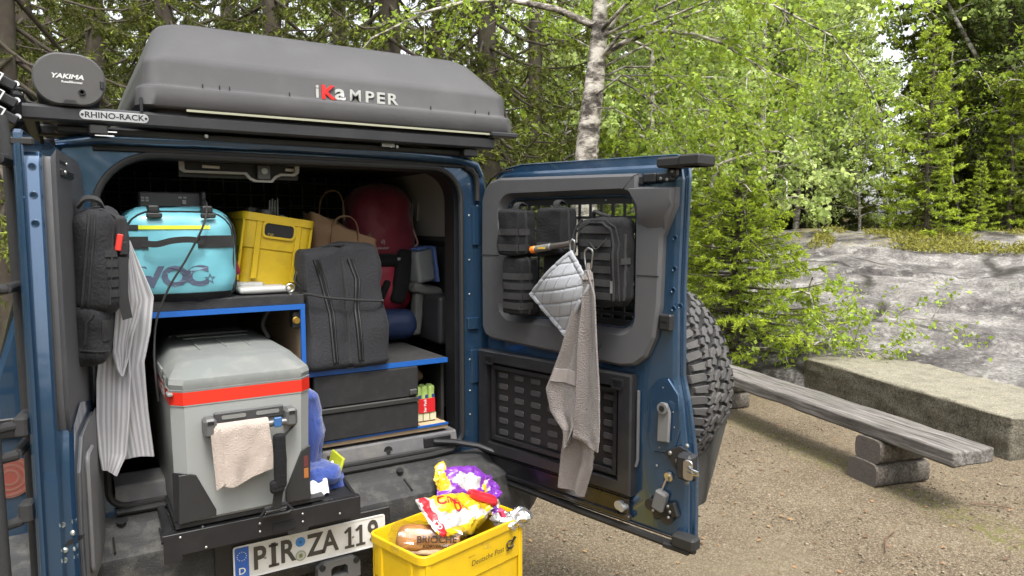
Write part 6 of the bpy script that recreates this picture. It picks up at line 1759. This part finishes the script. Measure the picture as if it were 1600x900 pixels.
# concrete block
CON = mat('old_concrete', (.135, .122, .092), .95, 0, .35, 22, 1.0, 45, dirt=(.035, .032, .022), ds=9, damt=.8, pits=(75, .75))
CONT = mat('old_concrete_top', (.225, .205, .155), .95, 0, .3, 30, 1.0, 60, dirt=(.11, .105, .075), ds=8, damt=.7, pits=(90, .6))
b = MB(); b.rbox((.48, 1.18, .15), (.96, 2.42, .345), .022, 26, 0, .016, 7, 5, fn=lambda P, n: (P.x, P.y, P.z + .010 * noise.noise(Vector((P.x * 3, P.y * 3, 1)))))
for i, f in enumerate(b.f):
    if all(b.v[k][2] > .30 for k in f): b.m[i] = 1
o = put('concrete_block', b, [CON, CONT], None, (5.76, -.14, 0), (0, 0, math.atan2(-.77, 2.22)), sharp=60)
o.location = (5.74, -.16, 0); tag(o, 'long low mossy concrete block lying between the bench and the rock', 'concrete block')

# ================================================================== TREES
SPN = mat('spruce_needles', (.125, .140, .034), .65, 0, .25, 2, island=.35, trl=.38, spec=.2)
SPT = mat('spruce_tips', (.30, .36, .05), .6, 0, .2, 2, island=.30, trl=.30, spec=.2)
SPD = mat('dark_spruce_needles', (.08, .105, .032), .7, 0, .25, 2, island=.35, trl=.2, spec=.2)
YNG = mat('young_spruce_needles', (.30, .38, .05), .6, 0, .2, 3, island=.30, trl=.45, spec=.2)
YNT = mat('young_spruce_tips', (.48, .58, .06), .55, 0, .15, 3, island=.2, trl=.5, spec=.2)
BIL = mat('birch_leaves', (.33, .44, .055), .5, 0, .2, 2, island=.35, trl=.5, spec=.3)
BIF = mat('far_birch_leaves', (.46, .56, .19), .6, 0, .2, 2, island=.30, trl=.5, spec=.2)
DEAD = mat('dead_twig', (.105, .085, .070), .95, 0, .25, 8)
BARK = mat('spruce_bark', (.085, .068, .055), .95, 0, .35, 11, 1.0, 30, dirt=(.13, .13, .06), ds=6, damt=.6)
WBARK = bpy.data.materials.new('birch_bark'); WBARK.use_nodes = True
nt = WBARK.node_tree; N, L = nt.nodes, nt.links; bs = N['Principled BSDF']; tc = N.new('ShaderNodeTexCoord')
mp = N.new('ShaderNodeMapping'); mp.inputs['Scale'].default_value = (1.6, 1.6, 3.2); L.new(tc.outputs['Object'], mp.inputs[0])
n_ = N.new('ShaderNodeTexNoise'); n_.inputs['Scale'].default_value = 3.4; n_.inputs['Detail'].default_value = 9; n_.inputs['Roughness'].default_value = .72; L.new(mp.outputs[0], n_.inputs['Vector'])
wb = ramp_(n_.outputs['Fac'], [(.40, (.05, .042, .036)), (.48, (.20, .175, .15)), (.55, (.46, .42, .37)), (.72, (.70, .66, .60))])
L.new(wb, bs.inputs['Base Color']); bs.inputs['Roughness'].default_value = .9
bp_ = N.new('ShaderNodeBump'); bp_.inputs['Strength'].default_value = 1; bp_.inputs['Distance'].default_value = .03; L.new(n_.outputs['Fac'], bp_.inputs['Height']); L.new(bp_.outputs[0], bs.inputs['Normal'])

def norm(a): return a / np.maximum(1e-9, np.linalg.norm(a, axis=-1, keepdims=True))
def needles(P, D, n, ln, wd, spread, rg, along):
    """n thin blades on each twig: start points P, directions D (scaled by twig length)"""
    m = len(P); s = rg.rand(m, n, 1)
    base = P[:, None] + D[:, None] * s
    d = norm(D)[:, None] * along + norm(rg.randn(m, n, 3)) * spread
    d = norm(d); l = ln * rg.uniform(.7, 1.25, (m, n, 1)) * (1 - .35 * s)
    side = norm(np.cross(d, rg.randn(m, n, 3))) * wd * .5
    V = np.stack([base - side, base + side, base + d * l], 2)
    return V.reshape(-1, 3), s.reshape(-1)
def stick_tubes(segs, nside=4):
    """thin tapered sticks: list of (points, r0, r1)"""
    b = MB()
    for pts, r0, r1 in segs:
        k = len(pts); b.tube(pts, [r0 + (r1 - r0) * i / (k - 1) for i in range(k)], nside, cap=False)
    return b
def spruce(seed, H, r0, zb, nbr, tw_step, nn, ln, wd, droop=.35, hang=.5, mats=(SPN, SPT), tipf=.3, trunk_r=.15, lean=0.0, dead=0, tw_len=.42, zpow=1.0, zdetail=None):
    """returns trunk mesh (trunk and limbs) and crown mesh of one spruce standing at the origin"""
    rg = np.random.RandomState(seed)
    b = MB(); k = 14
    tp = [Vector((lean * (i / k) ** 1.2 + .03 * math.sin(i * 1.1 + seed), .03 * math.cos(i * .9 + seed), H * i / k)) for i in range(k + 1)]
    b.tube(tp, [trunk_r * (1.25 if i == 0 else 1) * (1 - .93 * i / k) + .008 for i in range(k + 1)], 12, cap=False)
    segs, PP, DD, TT = [], [], [], []
    for i in range(nbr):
        t = ((i + rg.rand()) / nbr) ** zpow
        z = zb + (H * .985 - zb) * t
        if zdetail and z > zdetail and rg.rand() < .45: continue
        L_ = r0 * (1 - t) ** .78 * rg.uniform(.65, 1.15) + .10
        az = i * 2.399 + rg.uniform(-.5, .5)
        out = np.array([math.cos(az), math.sin(az), 0]); tg = np.array([-out[1], out[0], 0])
        dr = droop * (1 - .75 * t) * rg.uniform(.7, 1.3); up = .30 * t
        x0 = lean * (z / H) ** 1.2
        S = np.linspace(0, 1, 7)
        pts = np.array([x0, 0, z]) + out * (L_ * S)[:, None] + np.array([0, 0, 1]) * (L_ * (-dr * np.sin(S * 1.9) + up * S + dr * .45 * S ** 3))[:, None] + tg * (.06 * L_ * np.sin(S * 3 + i))[:, None]
        segs.append(([Vector(p) for p in pts], .012 + .010 * L_, .003))
        nt_ = max(3, int(L_ / tw_step))
        sv = np.sort(rg.uniform(.12, 1, nt_)); sgn = np.where(np.arange(nt_) % 2 == 0, 1, -1)
        px = np.stack([np.interp(sv, S, pts[:, j]) for j in range(3)], 1)
        tl = tw_len * (1.12 - sv * .75) * min(1.15, .45 + L_ * .5) * rg.uniform(.6, 1.2, nt_)
        d = out[None] * .75 + tg[None] * (sgn * rg.uniform(.5, 1.05, nt_))[:, None] + np.array([0, 0, -1])[None] * (hang * rg.uniform(.2, 1.2, nt_) * (1 - .6 * t))[:, None]
        PP.append(px); DD.append(norm(d) * tl[:, None]); TT.append(sv)
        PP.append(pts[-2:-1]); DD.append((pts[-1:] - pts[-2:-1]) * 1.6); TT.append(np.array([1.0]))
        # second-order twigs
        q = px + norm(d) * tl[:, None] * rg.uniform(.3, .6, (nt_, 1)); d2 = norm(d + norm(rg.randn(nt_, 3)) * .7 + np.array([0, 0, -hang * .5])) * (tl * .6)[:, None]
        PP.append(q); DD.append(d2); TT.append(sv)
    for i in range(dead):
        z = rg.uniform(.8, zb + 2.2); az = rg.rand() * 6.28; L_ = rg.uniform(.5, 1.5)
        out = np.array([math.cos(az), math.sin(az), 0]); p0 = np.array([0, 0, z]); q = []
        for s in np.linspace(0, 1, 5): q.append(Vector(p0 + out * L_ * s + np.array([0, 0, -.4 * L_ * s * s]) + rg.randn(3) * .03 * s))
        segs.append((q, .012, .002))
        for j in range(5):
            p1 = q[1 + j % 4]; segs.append(([p1, p1 + Vector(out * .2 + rg.randn(3) * .22)], .004, .001))
    P, D, T = np.concatenate(PP), np.concatenate(DD), np.concatenate(TT)
    V, s = needles(P, D, nn, ln, wd, .85, rg, .75)
    tip = (np.repeat(T, nn) > .55) & (s > .55) & (rg.rand(len(s)) < tipf * 2)
    F = np.arange(len(V)).reshape(-1, 3)
    sb = stick_tubes(segs)
    o = len(b.v); b.v += sb.v; b.f += [tuple(i + o for i in f) for f in sb.f]; b.m += [0] * len(sb.f)
    return b, V, F, tip.astype(np.int32), mats
def mb_mesh(name, b, mats):
    me = bpy.data.meshes.new(name); me.from_pydata([tuple(v) for v in b.v], [], b.f)
    for x in (mats if isinstance(mats, (list, tuple)) else [mats]): me.materials.append(x)
    me.polygons.foreach_set('use_smooth', [True] * len(me.polygons)); me.update(); return me
def birch(seed, H, R0, zb, nl, ntw, nleaf, leaf, trunk_r, limbs=(), lean=(0, 0), mats=BIL, droop=.35, tpts=None, zdetail=None, az_pref=None):
    rg = np.random.RandomState(seed); k = 14; b = MB()
    tp = [Vector(p) for p in tpts] if tpts else [Vector((lean[0] * (i / k) ** 1.3 + .04 * math.sin(i * .9 + seed), lean[1] * (i / k) ** 1.3 + .04 * math.cos(i * 1.2 + seed), H * i / k)) for i in range(k + 1)]
    k = len(tp) - 1
    b.tube(tp, [trunk_r * (1.2 if i == 0 else 1) * (1 - .9 * i / k) + .006 for i in range(k + 1)], 12, cap=False)
    segs, PP, DD = [], [], []
    def trunk_at(z):
        for i in range(k):
            if tp[i].z <= z <= tp[i + 1].z: return np.array(tp[i].lerp(tp[i + 1], (z - tp[i].z) / max(1e-6, tp[i + 1].z - tp[i].z)))
        return np.array(tp[-1])
    paths = [(np.array(pth, float), r_ * .62) for pth, r_ in limbs]
    for i in range(nl):
        t = (i + rg.rand()) / nl; z = zb + (H - zb) * t * .97
        if zdetail and z > zdetail and rg.rand() < .5: continue
        L_ = R0 * (.35 + .75 * math.sin(math.pi * min(1, .25 + .75 * t)) ) * rg.uniform(.7, 1.2) * (1 - .55 * t)
        az = i * 2.399 + rg.uniform(-.6, .6)
        if az_pref is not None and rg.rand() < .45: az = az_pref + rg.uniform(-.8, .8)
        out = np.array([math.cos(az), math.sin(az), 0]); S = np.linspace(0, 1, 7)
        pth = trunk_at(z) + out * (L_ * S)[:, None] + np.array([0, 0, 1]) * (L_ * (.55 * S - (.45 + droop) * S ** 2.2))[:, None] + np.cumsum(rg.randn(7, 3) * .035 * L_, 0) * S[:, None]
        paths.append((pth, .010 + .014 * L_))
    for pth, r_ in paths:
        segs.append(([Vector(p) for p in pth], r_, .004))
        cum = np.linalg.norm(pth[-1] - pth[0]); n2 = max(3, int(ntw * cum / 1.6)); kk = len(pth) - 1
        for j in range(n2):
            s = rg.uniform(.22, 1) * kk; i0 = min(int(s), kk - 1); p0 = pth[i0] + (pth[i0 + 1] - pth[i0]) * (s - i0)
            dm = norm(pth[i0 + 1] - pth[i0] + 1e-6); d = norm(dm * .7 + norm(rg.randn(3)) * .8 + np.array([0, 0, -.15 - droop * .5 * rg.rand()]))
            l = rg.uniform(.25, .75) * min(1, .4 + cum * .3)
            q = [p0, p0 + d * l * .5 + np.array([0, 0, .01]), p0 + d * l + np.array([0, 0, -.12 * l])]
            segs.append(([Vector(x) for x in q], .0045, .0015))
            for _ in range(3):
                PP.append(q[0] * .4 + q[1] * .6); DD.append((q[2] - q[0]) * .75 + rg.randn(3) * .09 * l * 2)
    P, D = np.array(PP), np.array(DD); m = len(P)
    base = (P[:, None] + D[:, None] * rg.rand(m, nleaf, 1) + rg.randn(m, nleaf, 3) * .035).reshape(-1, 3); n = len(base)
    a = norm(rg.randn(n, 3) * .8 + np.array([0, 0, -.55])); nn = norm(rg.randn(n, 3) * .65 + np.array([0, 0, .8])); w = norm(np.cross(a, nn)); l = leaf * rg.uniform(.65, 1.25, (n, 1))
    up = norm(np.cross(w, a)) * l * .12
    V = np.stack([base, base + a * l * .45 + w * l * .38 + up, base + a * l, base + a * l * .45 - w * l * .38 + up], 1).reshape(-1, 3)
    sb = stick_tubes(segs); o = len(b.v); b.v += sb.v; b.f += [tuple(i + o for i in f) for f in sb.f]; b.m += [0] * len(sb.f)
    return b, V, np.arange(4 * n).reshape(-1, 4), None, mats
def tree(name, cat, label, parts, bark, xy, rot=0, group=None, scale=1, z=None):
    b, V, F, mi, mats = parts
    x, y = xy; t = bpy.data.objects.new(name, None); COL.objects.link(t)
    t.location = (x, y, float(ground_h(x, y)) - .05 if z is None else z); t.rotation_euler = (0, 0, rot); t.scale = (scale,) * 3
    t['label'] = label; t['category'] = cat
    if group: t['group'] = group
    add_me('trunk', mb_mesh('trunk', b, bark), t); add_me('crown', np_mesh('crown', V, F, mats, mi), t)
    return t
def copy_tree_at(src, xy, rot, scale, label, group):
    c = copy_tree(src, (xy[0], xy[1], float(ground_h(xy[0], xy[1])) - .05), (rnd.uniform(-.03, .03), rnd.uniform(-.03, .03), rot), label, group)
    c.scale = (scale * rnd.uniform(.92, 1.08), scale * rnd.uniform(.92, 1.08), scale)
    return c

# the tall old spruces right behind the van
BIGL = 'big old spruces behind the van'
sA = tree('spruce_tree', 'tree', 'tall old spruce whose straight mossy trunk rises behind the rooftop tent middle', spruce(11, 17, 2.7, 1.9, 150, .12, 22, .085, .021, .45, .9, tipf=.22, trunk_r=.19, dead=30, zdetail=6, zpow=1.25), BARK, at_bearing(612, 10.5), .4, BIGL)
sB = tree('spruce_tree', 'tree', 'old spruce with bare grey twigs round its trunk, behind the rooftop tent left half', spruce(12, 16, 2.4, 2.2, 130, .12, 22, .085, .021, .5, .9, tipf=.16, trunk_r=.17, dead=70, zdetail=6, zpow=1.25), BARK, at_bearing(432, 11.5), 1.7, BIGL)
for px, D, rot, sc_, src, lab in ((22, 9.5, 2.2, .95, sA, 'old spruce with dark trunk standing at the far left edge behind the ladder'), (165, 13, 4.0, 1.0, sB, 'spruce with feathery branches showing above the water tank'), (285, 10.8, .9, .85, sA, 'spruce with light green branch tips between the water tank and the rooftop tent'), (770, 11.2, 3.1, 1.02, sA, 'spruce with long drooping grey-green branches just left of the pale birch trunk'), (535, 14.5, 5.1, 1.0, sB, 'slimmer spruce showing behind the lettering end of the rooftop tent'), (80, 17, 5.6, 1.1, sA, 'spruce seen farther back above the left end of the roof rack'), (840, 15, 1.2, .95, sA, 'spruce seen behind the drooping branches left of the birch'), (690, 16.5, .2, 1.05, sB, 'spruce half hidden behind the right slope of the rooftop tent'), (355, 16, 2.9, 1.1, sA, 'spruce filling the gap behind the top of the rooftop tent')):
    copy_tree_at(src, at_bearing(px, D), rot, sc_, lab, BIGL)

# the birch beside the van
bx, by = at_bearing(914, 8.2)
ba = R(32) + math.atan((914 - 800) / 1116)
rv = np.array([math.cos(ba), -math.sin(ba), 0]); fv = np.array([math.sin(ba), math.cos(ba), 0])
k_ = 8.2 / 1116 * .99
def bp(dx, y, dep): return rv * (dx * k_) + fv * dep + np.array([0, 0, 1.7 + (352 - y) * k_])
tp = [(0, 0, -.1), tuple(rv * .00 + np.array([0, 0, .9])), tuple(bp(-2, 330, 0)), tuple(bp(0, 250, 0)), tuple(bp(6, 180, .02)), tuple(bp(14, 110, .04)), tuple(bp(18, 60, .05)), tuple(bp(20, 0, .05)), tuple(bp(24, -120, .1)), tuple(bp(40, -300, .1)), tuple(bp(60, -600, .2)), tuple(bp(70, -900, .2))]
arch = lambda *q: [bp(x, y, d) for x, y, d in q]
limbs = [(arch((20, 70, .05), (45, 30, 0), (75, -10, -.1), (110, -60, -.2), (140, -120, -.3)), .045),
         (arch((14, 95, .05), (50, 62, -.2), (110, 50, -.4), (180, 30, -.6), (260, 5, -.9)), .040),
         (arch((12, 120, .05), (50, 118, .2), (95, 140, .3), (130, 175, .4), (165, 215, .5), (190, 240, .6)), .026),
         (arch((10, 125, 0), (60, 95, .3), (130, 85, .7), (200, 105, 1.0), (260, 150, 1.2), (300, 200, 1.4)), .030),
         (arch((8, 165, 0), (40, 170, -.2), (75, 195, -.4), (95, 225, -.5), (110, 245, -.5)), .018),
         (arch((8, 150, 0), (50, 128, -.4), (110, 140, -.8), (150, 170, -1.0), (185, 215, -1.2)), .020),
         (arch((16, 80, 0), (-30, 50, .1), (-70, 15, .3), (-110, -30, .5)), .014),
         (arch((20, 50, 0), (90, 0, -.6), (180, -20, -1.2), (260, -10, -1.6), (320, 40, -1.9), (345, 90, -2.0)), .036),
         (arch((20, 20, 0), (120, -50, .3), (240, -70, .6), (310, -30, .9), (350, 20, 1.1), (365, 80, 1.2)), .034),
         (arch((12, 110, 0), (120, 40, .6), (230, 30, 1.0), (310, 60, 1.4), (350, 120, 1.6), (370, 170, 1.7)), .030),
         (arch((18, 60, 0), (150, 10, -.3), (260, 40, -.5), (330, 90, -.7), (370, 150, -.8), (390, 190, -.8)), .028)]
tree('birch_tree', 'tree', 'near birch with pale flaking trunk and bright green arching branches behind the right door', birch(21, 13, 2.6, 3.6, 32, 19, 9, .054, .172, limbs, (0, 0), BIL, .35, tp, 5.2, math.atan2(rv[1], rv[0])), WBARK, (bx, by))

# young spruces and saplings at the edge of the clearing
yb = spruce(31, 2.3, 1.4, .12, 135, .055, 16, .050, .016, .14, .28, (YNG, YNT), .7, .045, 0, 8, .34, .82)
yx, yy = at_bearing(1150, 8.6)
tree('young_spruce', 'tree', 'bushy bright green young spruce directly behind the spare wheel and bench end', yb, BARK, (yx, yy), .6, None)
yc = spruce(32, 4.2, .85, .25, 90, .08, 14, .085, .024, .15, .2, (YNG, YNT), .6, .05, 0, 0, .32)
s1 = tree('young_spruce', 'tree', 'slender yellowish young spruce standing alone on the top edge of the rock', yc, BARK, at_bearing(1443, 15.6), 0, None)
copy_tree_at(s1, at_bearing(1524, 15.8), 2, .40, 'smallest yellow-green spruce on the rock top, right of the slender one', None)
copy_tree_at(s1, at_bearing(1100, 10.5), 1, .75, 'young spruce half hidden behind the right door top corner', None)
sap = birch(41, 2.6, 1.0, 1.3, 12, 16, 6, .050, .018, (), (.2, 0), BIL, .1)
rb = math.atan((1235 - 800) / 1116) + R(32)
t = tree('birch_sapling', 'tree', 'small birch sapling spreading fresh leaves over the foot of the rock', birch(42, 1.2, .7, .35, 6, 20, 7, .055, .014, [([(0, 0, .5), tuple(np.array([math.cos(rb), -math.sin(rb), 0]) * .35 + np.array([0, 0, .72])), tuple(np.array([math.cos(rb), -math.sin(rb), 0]) * .8 + np.array([0, 0, .82])), tuple(np.array([math.cos(rb), -math.sin(rb), 0]) * 1.25 + np.array([0, 0, .80]))], .012), ([(0, 0, .3), tuple(np.array([math.cos(rb), -math.sin(rb), 0]) * .4 + np.array([0, 0, .45])), tuple(np.array([math.cos(rb), -math.sin(rb), 0]) * .9 + np.array([0, 0, .40])), tuple(np.array([math.cos(rb), -math.sin(rb), 0]) * 1.2 + np.array([0, 0, .30]))], .010)], (.1, 0), BIL, .1), WBARK, at_bearing(1262, 8.2))
s2 = tree('birch_sapling', 'tree', 'slim leafy birch sapling just right of the door edge above the young spruce', sap, WBARK, at_bearing(1100, 9.3), 0, None, 1.35)

# forest behind the rock
FG = 'trees of the forest behind the rock and the van'
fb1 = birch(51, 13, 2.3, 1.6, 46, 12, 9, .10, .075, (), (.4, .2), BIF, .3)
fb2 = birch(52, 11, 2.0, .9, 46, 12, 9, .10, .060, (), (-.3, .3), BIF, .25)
fs1 = spruce(53, 14, 2.3, .5, 140, .17, 15, .15, .048, .35, .45, (mat('yellowish_spruce_needles', (.20, .23, .045), .65, 0, .25, 2, island=.35, trl=.4, spec=.2), SPT), .5, .13, 0, 6)  # broad spruce has yellowish green needles of its own
fs2 = spruce(54, 12, 2.0, .7, 140, .17, 15, .15, .045, .4, .6, (SPD, SPN), .3, .12, 0, 14)
B1 = tree('birch_tree', 'tree', 'slender pale-stemmed birch in the forest belt behind rock and van', fb1, WBARK, at_bearing(1290, 18.5), 0, FG, .62)
B2 = tree('birch_tree', 'tree', 'slender pale-stemmed birch in the forest belt behind rock and van', fb2, WBARK, at_bearing(1340, 17.2), 0, FG, .52)
S1 = tree('spruce_tree', 'tree', 'broad yellowish green spruce reaching past the frame top above the slender young one', fs1, BARK, at_bearing(1440, 19.5), 0, FG, .82)
S2 = tree('spruce_tree', 'tree', 'dark spruce in the forest belt behind rock and van', fs2, BARK, at_bearing(1255, 21), 0, FG)
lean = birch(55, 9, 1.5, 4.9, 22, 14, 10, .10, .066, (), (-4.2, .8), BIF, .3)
lb = R(32) + math.atan((1610 - 800) / 1116)
tree('birch_tree', 'tree', 'birch with bare pale trunk leaning left across the forest at the right edge', lean, WBARK, at_bearing(1640, 18.2), -lb, FG)
fixed = [(1160, 17.5, 'b'), (1182, 18.5, 'b'), (1212, 20, 'b'), (1062, 17, 'b'), (1110, 21, 'b'), (1240, 17.5, 'b'), (1255, 24, 's'), (1285, 26, 's'), (1500, 20, 's'), (1560, 18.5, 's'), (1585, 23, 's'), (1530, 24, 'b'), (1610, 20.5, 's'), (1540, 22.5, 'b'), (1545, 20.5, 'b'), (1210, 26, 's'), (1140, 25, 's'), (1030, 20, 'b'), (985, 22, 'b'), (960, 18, 'b'), (1020, 26, 's'), (1090, 28, 'b'), (900, 20, 'b'), (870, 24, 's'), (1650, 19, 'b'), (1690, 22, 's'), (1720, 18, 's'), (1760, 22, 'b'), (1000, 14.5, 'b'), (1195, 15.5, 'b')]
LABS = {(1160, 17.5): 'thin birch stem seen above the middle of the bright young spruce', (1182, 18.5): 'birch stem a little right of the top of the bright young spruce',
        (1062, 17): 'birch whose crown shows directly above the free corner of the right door', (1240, 17.5): 'birch at the left shoulder of the rock in front of the dark spruces', (1500, 20): 'dark spruce between the slender young spruce and the leaning birch',
        (1560, 18.5): 'dark spruce standing just left of the leaning birch trunk', (1610, 20.5): 'dark spruce crossing the right frame edge above the rock', (1540, 22.5): 'leafy birch rising between the two little spruces on the rock', (1545, 20.5): 'leafy birch behind the smallest spruce on the rock', (960, 18): 'birch seen just right of the near birch trunk',
        (1000, 14.5): 'birch seen over the middle of the open right door', (1195, 15.5): 'birch at the dark forest edge where the rock begins at left', (900, 20): 'birch seen just left of the near birch trunk', (985, 22): 'birch glimpsed between the arching limbs of the near birch', (1030, 20): 'birch behind the latch corner of the right door'}
for px, D, kd in fixed:
    src = rnd.choice((B1, B2)) if kd == 'b' else rnd.choice((S1, S2))
    lab = 'slender pale-stemmed birch in the forest belt behind rock and van' if kd == 'b' else 'dark spruce in the forest belt behind rock and van'
    copy_tree_at(src, at_bearing(px, D), rnd.uniform(0, 6.28), rnd.uniform(.8, 1.12), LABS.get((px, D), lab), FG)
for i in range(105):
    px = -700 + 2600 * ((i * .61803) % 1.0); D = 23 + 34 * ((i * .7548) % 1.0)
    if 1270 < px < 1480: continue
    kd = 's' if rnd.random() < (.75 if px < 850 else .5) else 'b'
    src = rnd.choice((B1, B2)) if kd == 'b' else rnd.choice((S1, S2))
    lab = 'slender pale-stemmed birch in the forest belt behind rock and van' if kd == 'b' else 'dark spruce in the forest belt behind rock and van'
    copy_tree_at(src, at_bearing(px, D), rnd.uniform(0, 6.28), rnd.uniform(.85, 1.25), lab, FG)

US = 'young trees growing among the forest trunks'
for px, D, kd, sc_, lab in ((1075, 15.5, 0, .9, 'young spruce in the undergrowth right of the door corner, far behind'), (1130, 17, 1, 1.5, 'birch sapling in the undergrowth behind the top of the bright young spruce'), (1205, 19, 1, 1.7, 'birch sapling at the dark forest edge above the left end of the rock'), (1385, 17.6, 1, 1.3, 'birch sapling left of the slender young spruce on the rock'), (1575, 17.2, 0, .8, 'young spruce below the leaning birch at the top of the rock'), (1490, 18.2, 1, 1.6, 'birch sapling between the two little spruces on the rock'),
                            (1620, 17.5, 1, 1.6, 'birch sapling at the right frame edge above the rock'), (1010, 16, 1, 1.8, 'birch sapling showing through the limbs of the near birch'), (870, 15, 1, 1.8, 'birch sapling showing just left of the near birch trunk'), (960, 13.5, 0, 1.0, 'young spruce showing above the right door behind the near birch'), (740, 14, 1, 1.9, 'birch sapling with fresh leaves beyond the right end of the rooftop tent')):
    copy_tree_at(s1 if kd == 0 else s2, at_bearing(px, D), rnd.uniform(0, 6.28), sc_, lab, US)

# undergrowth: blueberry and grass between the trunks, moss cushions on the rock
n = 26000
pxs = rs.uniform(-250, 1700, n); Ds = 7.5 + 16 * rs.rand(n) ** 1.2
an = R(32) + np.arctan((pxs - 800) / 1116); gx_ = CAMP.x + Ds * np.sin(an); gy_ = CAMP.y + Ds * np.cos(an)
s_g, t_g = st_of(gx_, gy_)
ok = ~((s_g < 17.3) & (t_g > -3.2)) & ((gx_ < -.8) | (gx_ > 1.9) | (gy_ > 5)) & (.62 * gx_ + .78 * gy_ > 5.2) | ((gx_ < -1.2) & (gy_ > 1.0))
gx_, gy_ = gx_[ok], gy_[ok]; m = len(gx_)
P = np.stack([gx_, gy_, ground_h(gx_, gy_)], 1); D = norm(rs.randn(m, 3) * .5 + np.array([0, 0, 1])) * rs.uniform(.10, .32, (m, 1))
V, _ = needles(P, D, 7, .07, .022, 1.0, rs, .5)
add_me('ground_cover', np_mesh('ground_cover', V, np.arange(len(V)).reshape(-1, 3), mat('berry_green', (.11, .165, .025), .6, 0, .3, 2, island=.45, trl=.3)), kind='stuff')
n = 14000
t_m = rs.uniform(-1.4, 7.5, n); s_m = rs.uniform(13.6, 17.4, n)
keep = np.array([noise.noise(Vector((a * .9, c * .9, 7))) for a, c in zip(s_m, t_m)]) > -.05
t_m, s_m = t_m[keep], s_m[keep]; mx_, my_, mz_ = rock_z(s_m, t_m); m = len(mx_)
P = np.stack([mx_, my_, np.maximum(mz_ * .97 + .02, ground_h(mx_, my_))], 1); D = norm(rs.randn(m, 3) * .6 + np.array([0, 0, 1])) * rs.uniform(.04, .14, (m, 1))
V, _ = needles(P, D, 6, .06, .02, 1.0, rs, .5)
add_me('moss_cover', np_mesh('moss_cover', V, np.arange(len(V)).reshape(-1, 3), mat('moss_yellow', (.25, .24, .04), .8, 0, .3, 2, island=.4, trl=.2)), kind='stuff')

# unseen forest behind the camera, added to dim low-angle light and reflect green
for i in range(46):
    a = R(120 + 210 * ((i * .61803) % 1.0)); D = 13 + 13 * ((i * .7548) % 1.0)
    src = (S1, S2, B1)[i % 3]
    copy_tree_at(src, (3 + D * math.sin(a), -2 + D * math.cos(a)), rnd.uniform(0, 6.28), rnd.uniform(.8, 1.1), 'unseen forest tree added on the near side to dim low light', 'unseen forest trees added on the near side of the clearing')
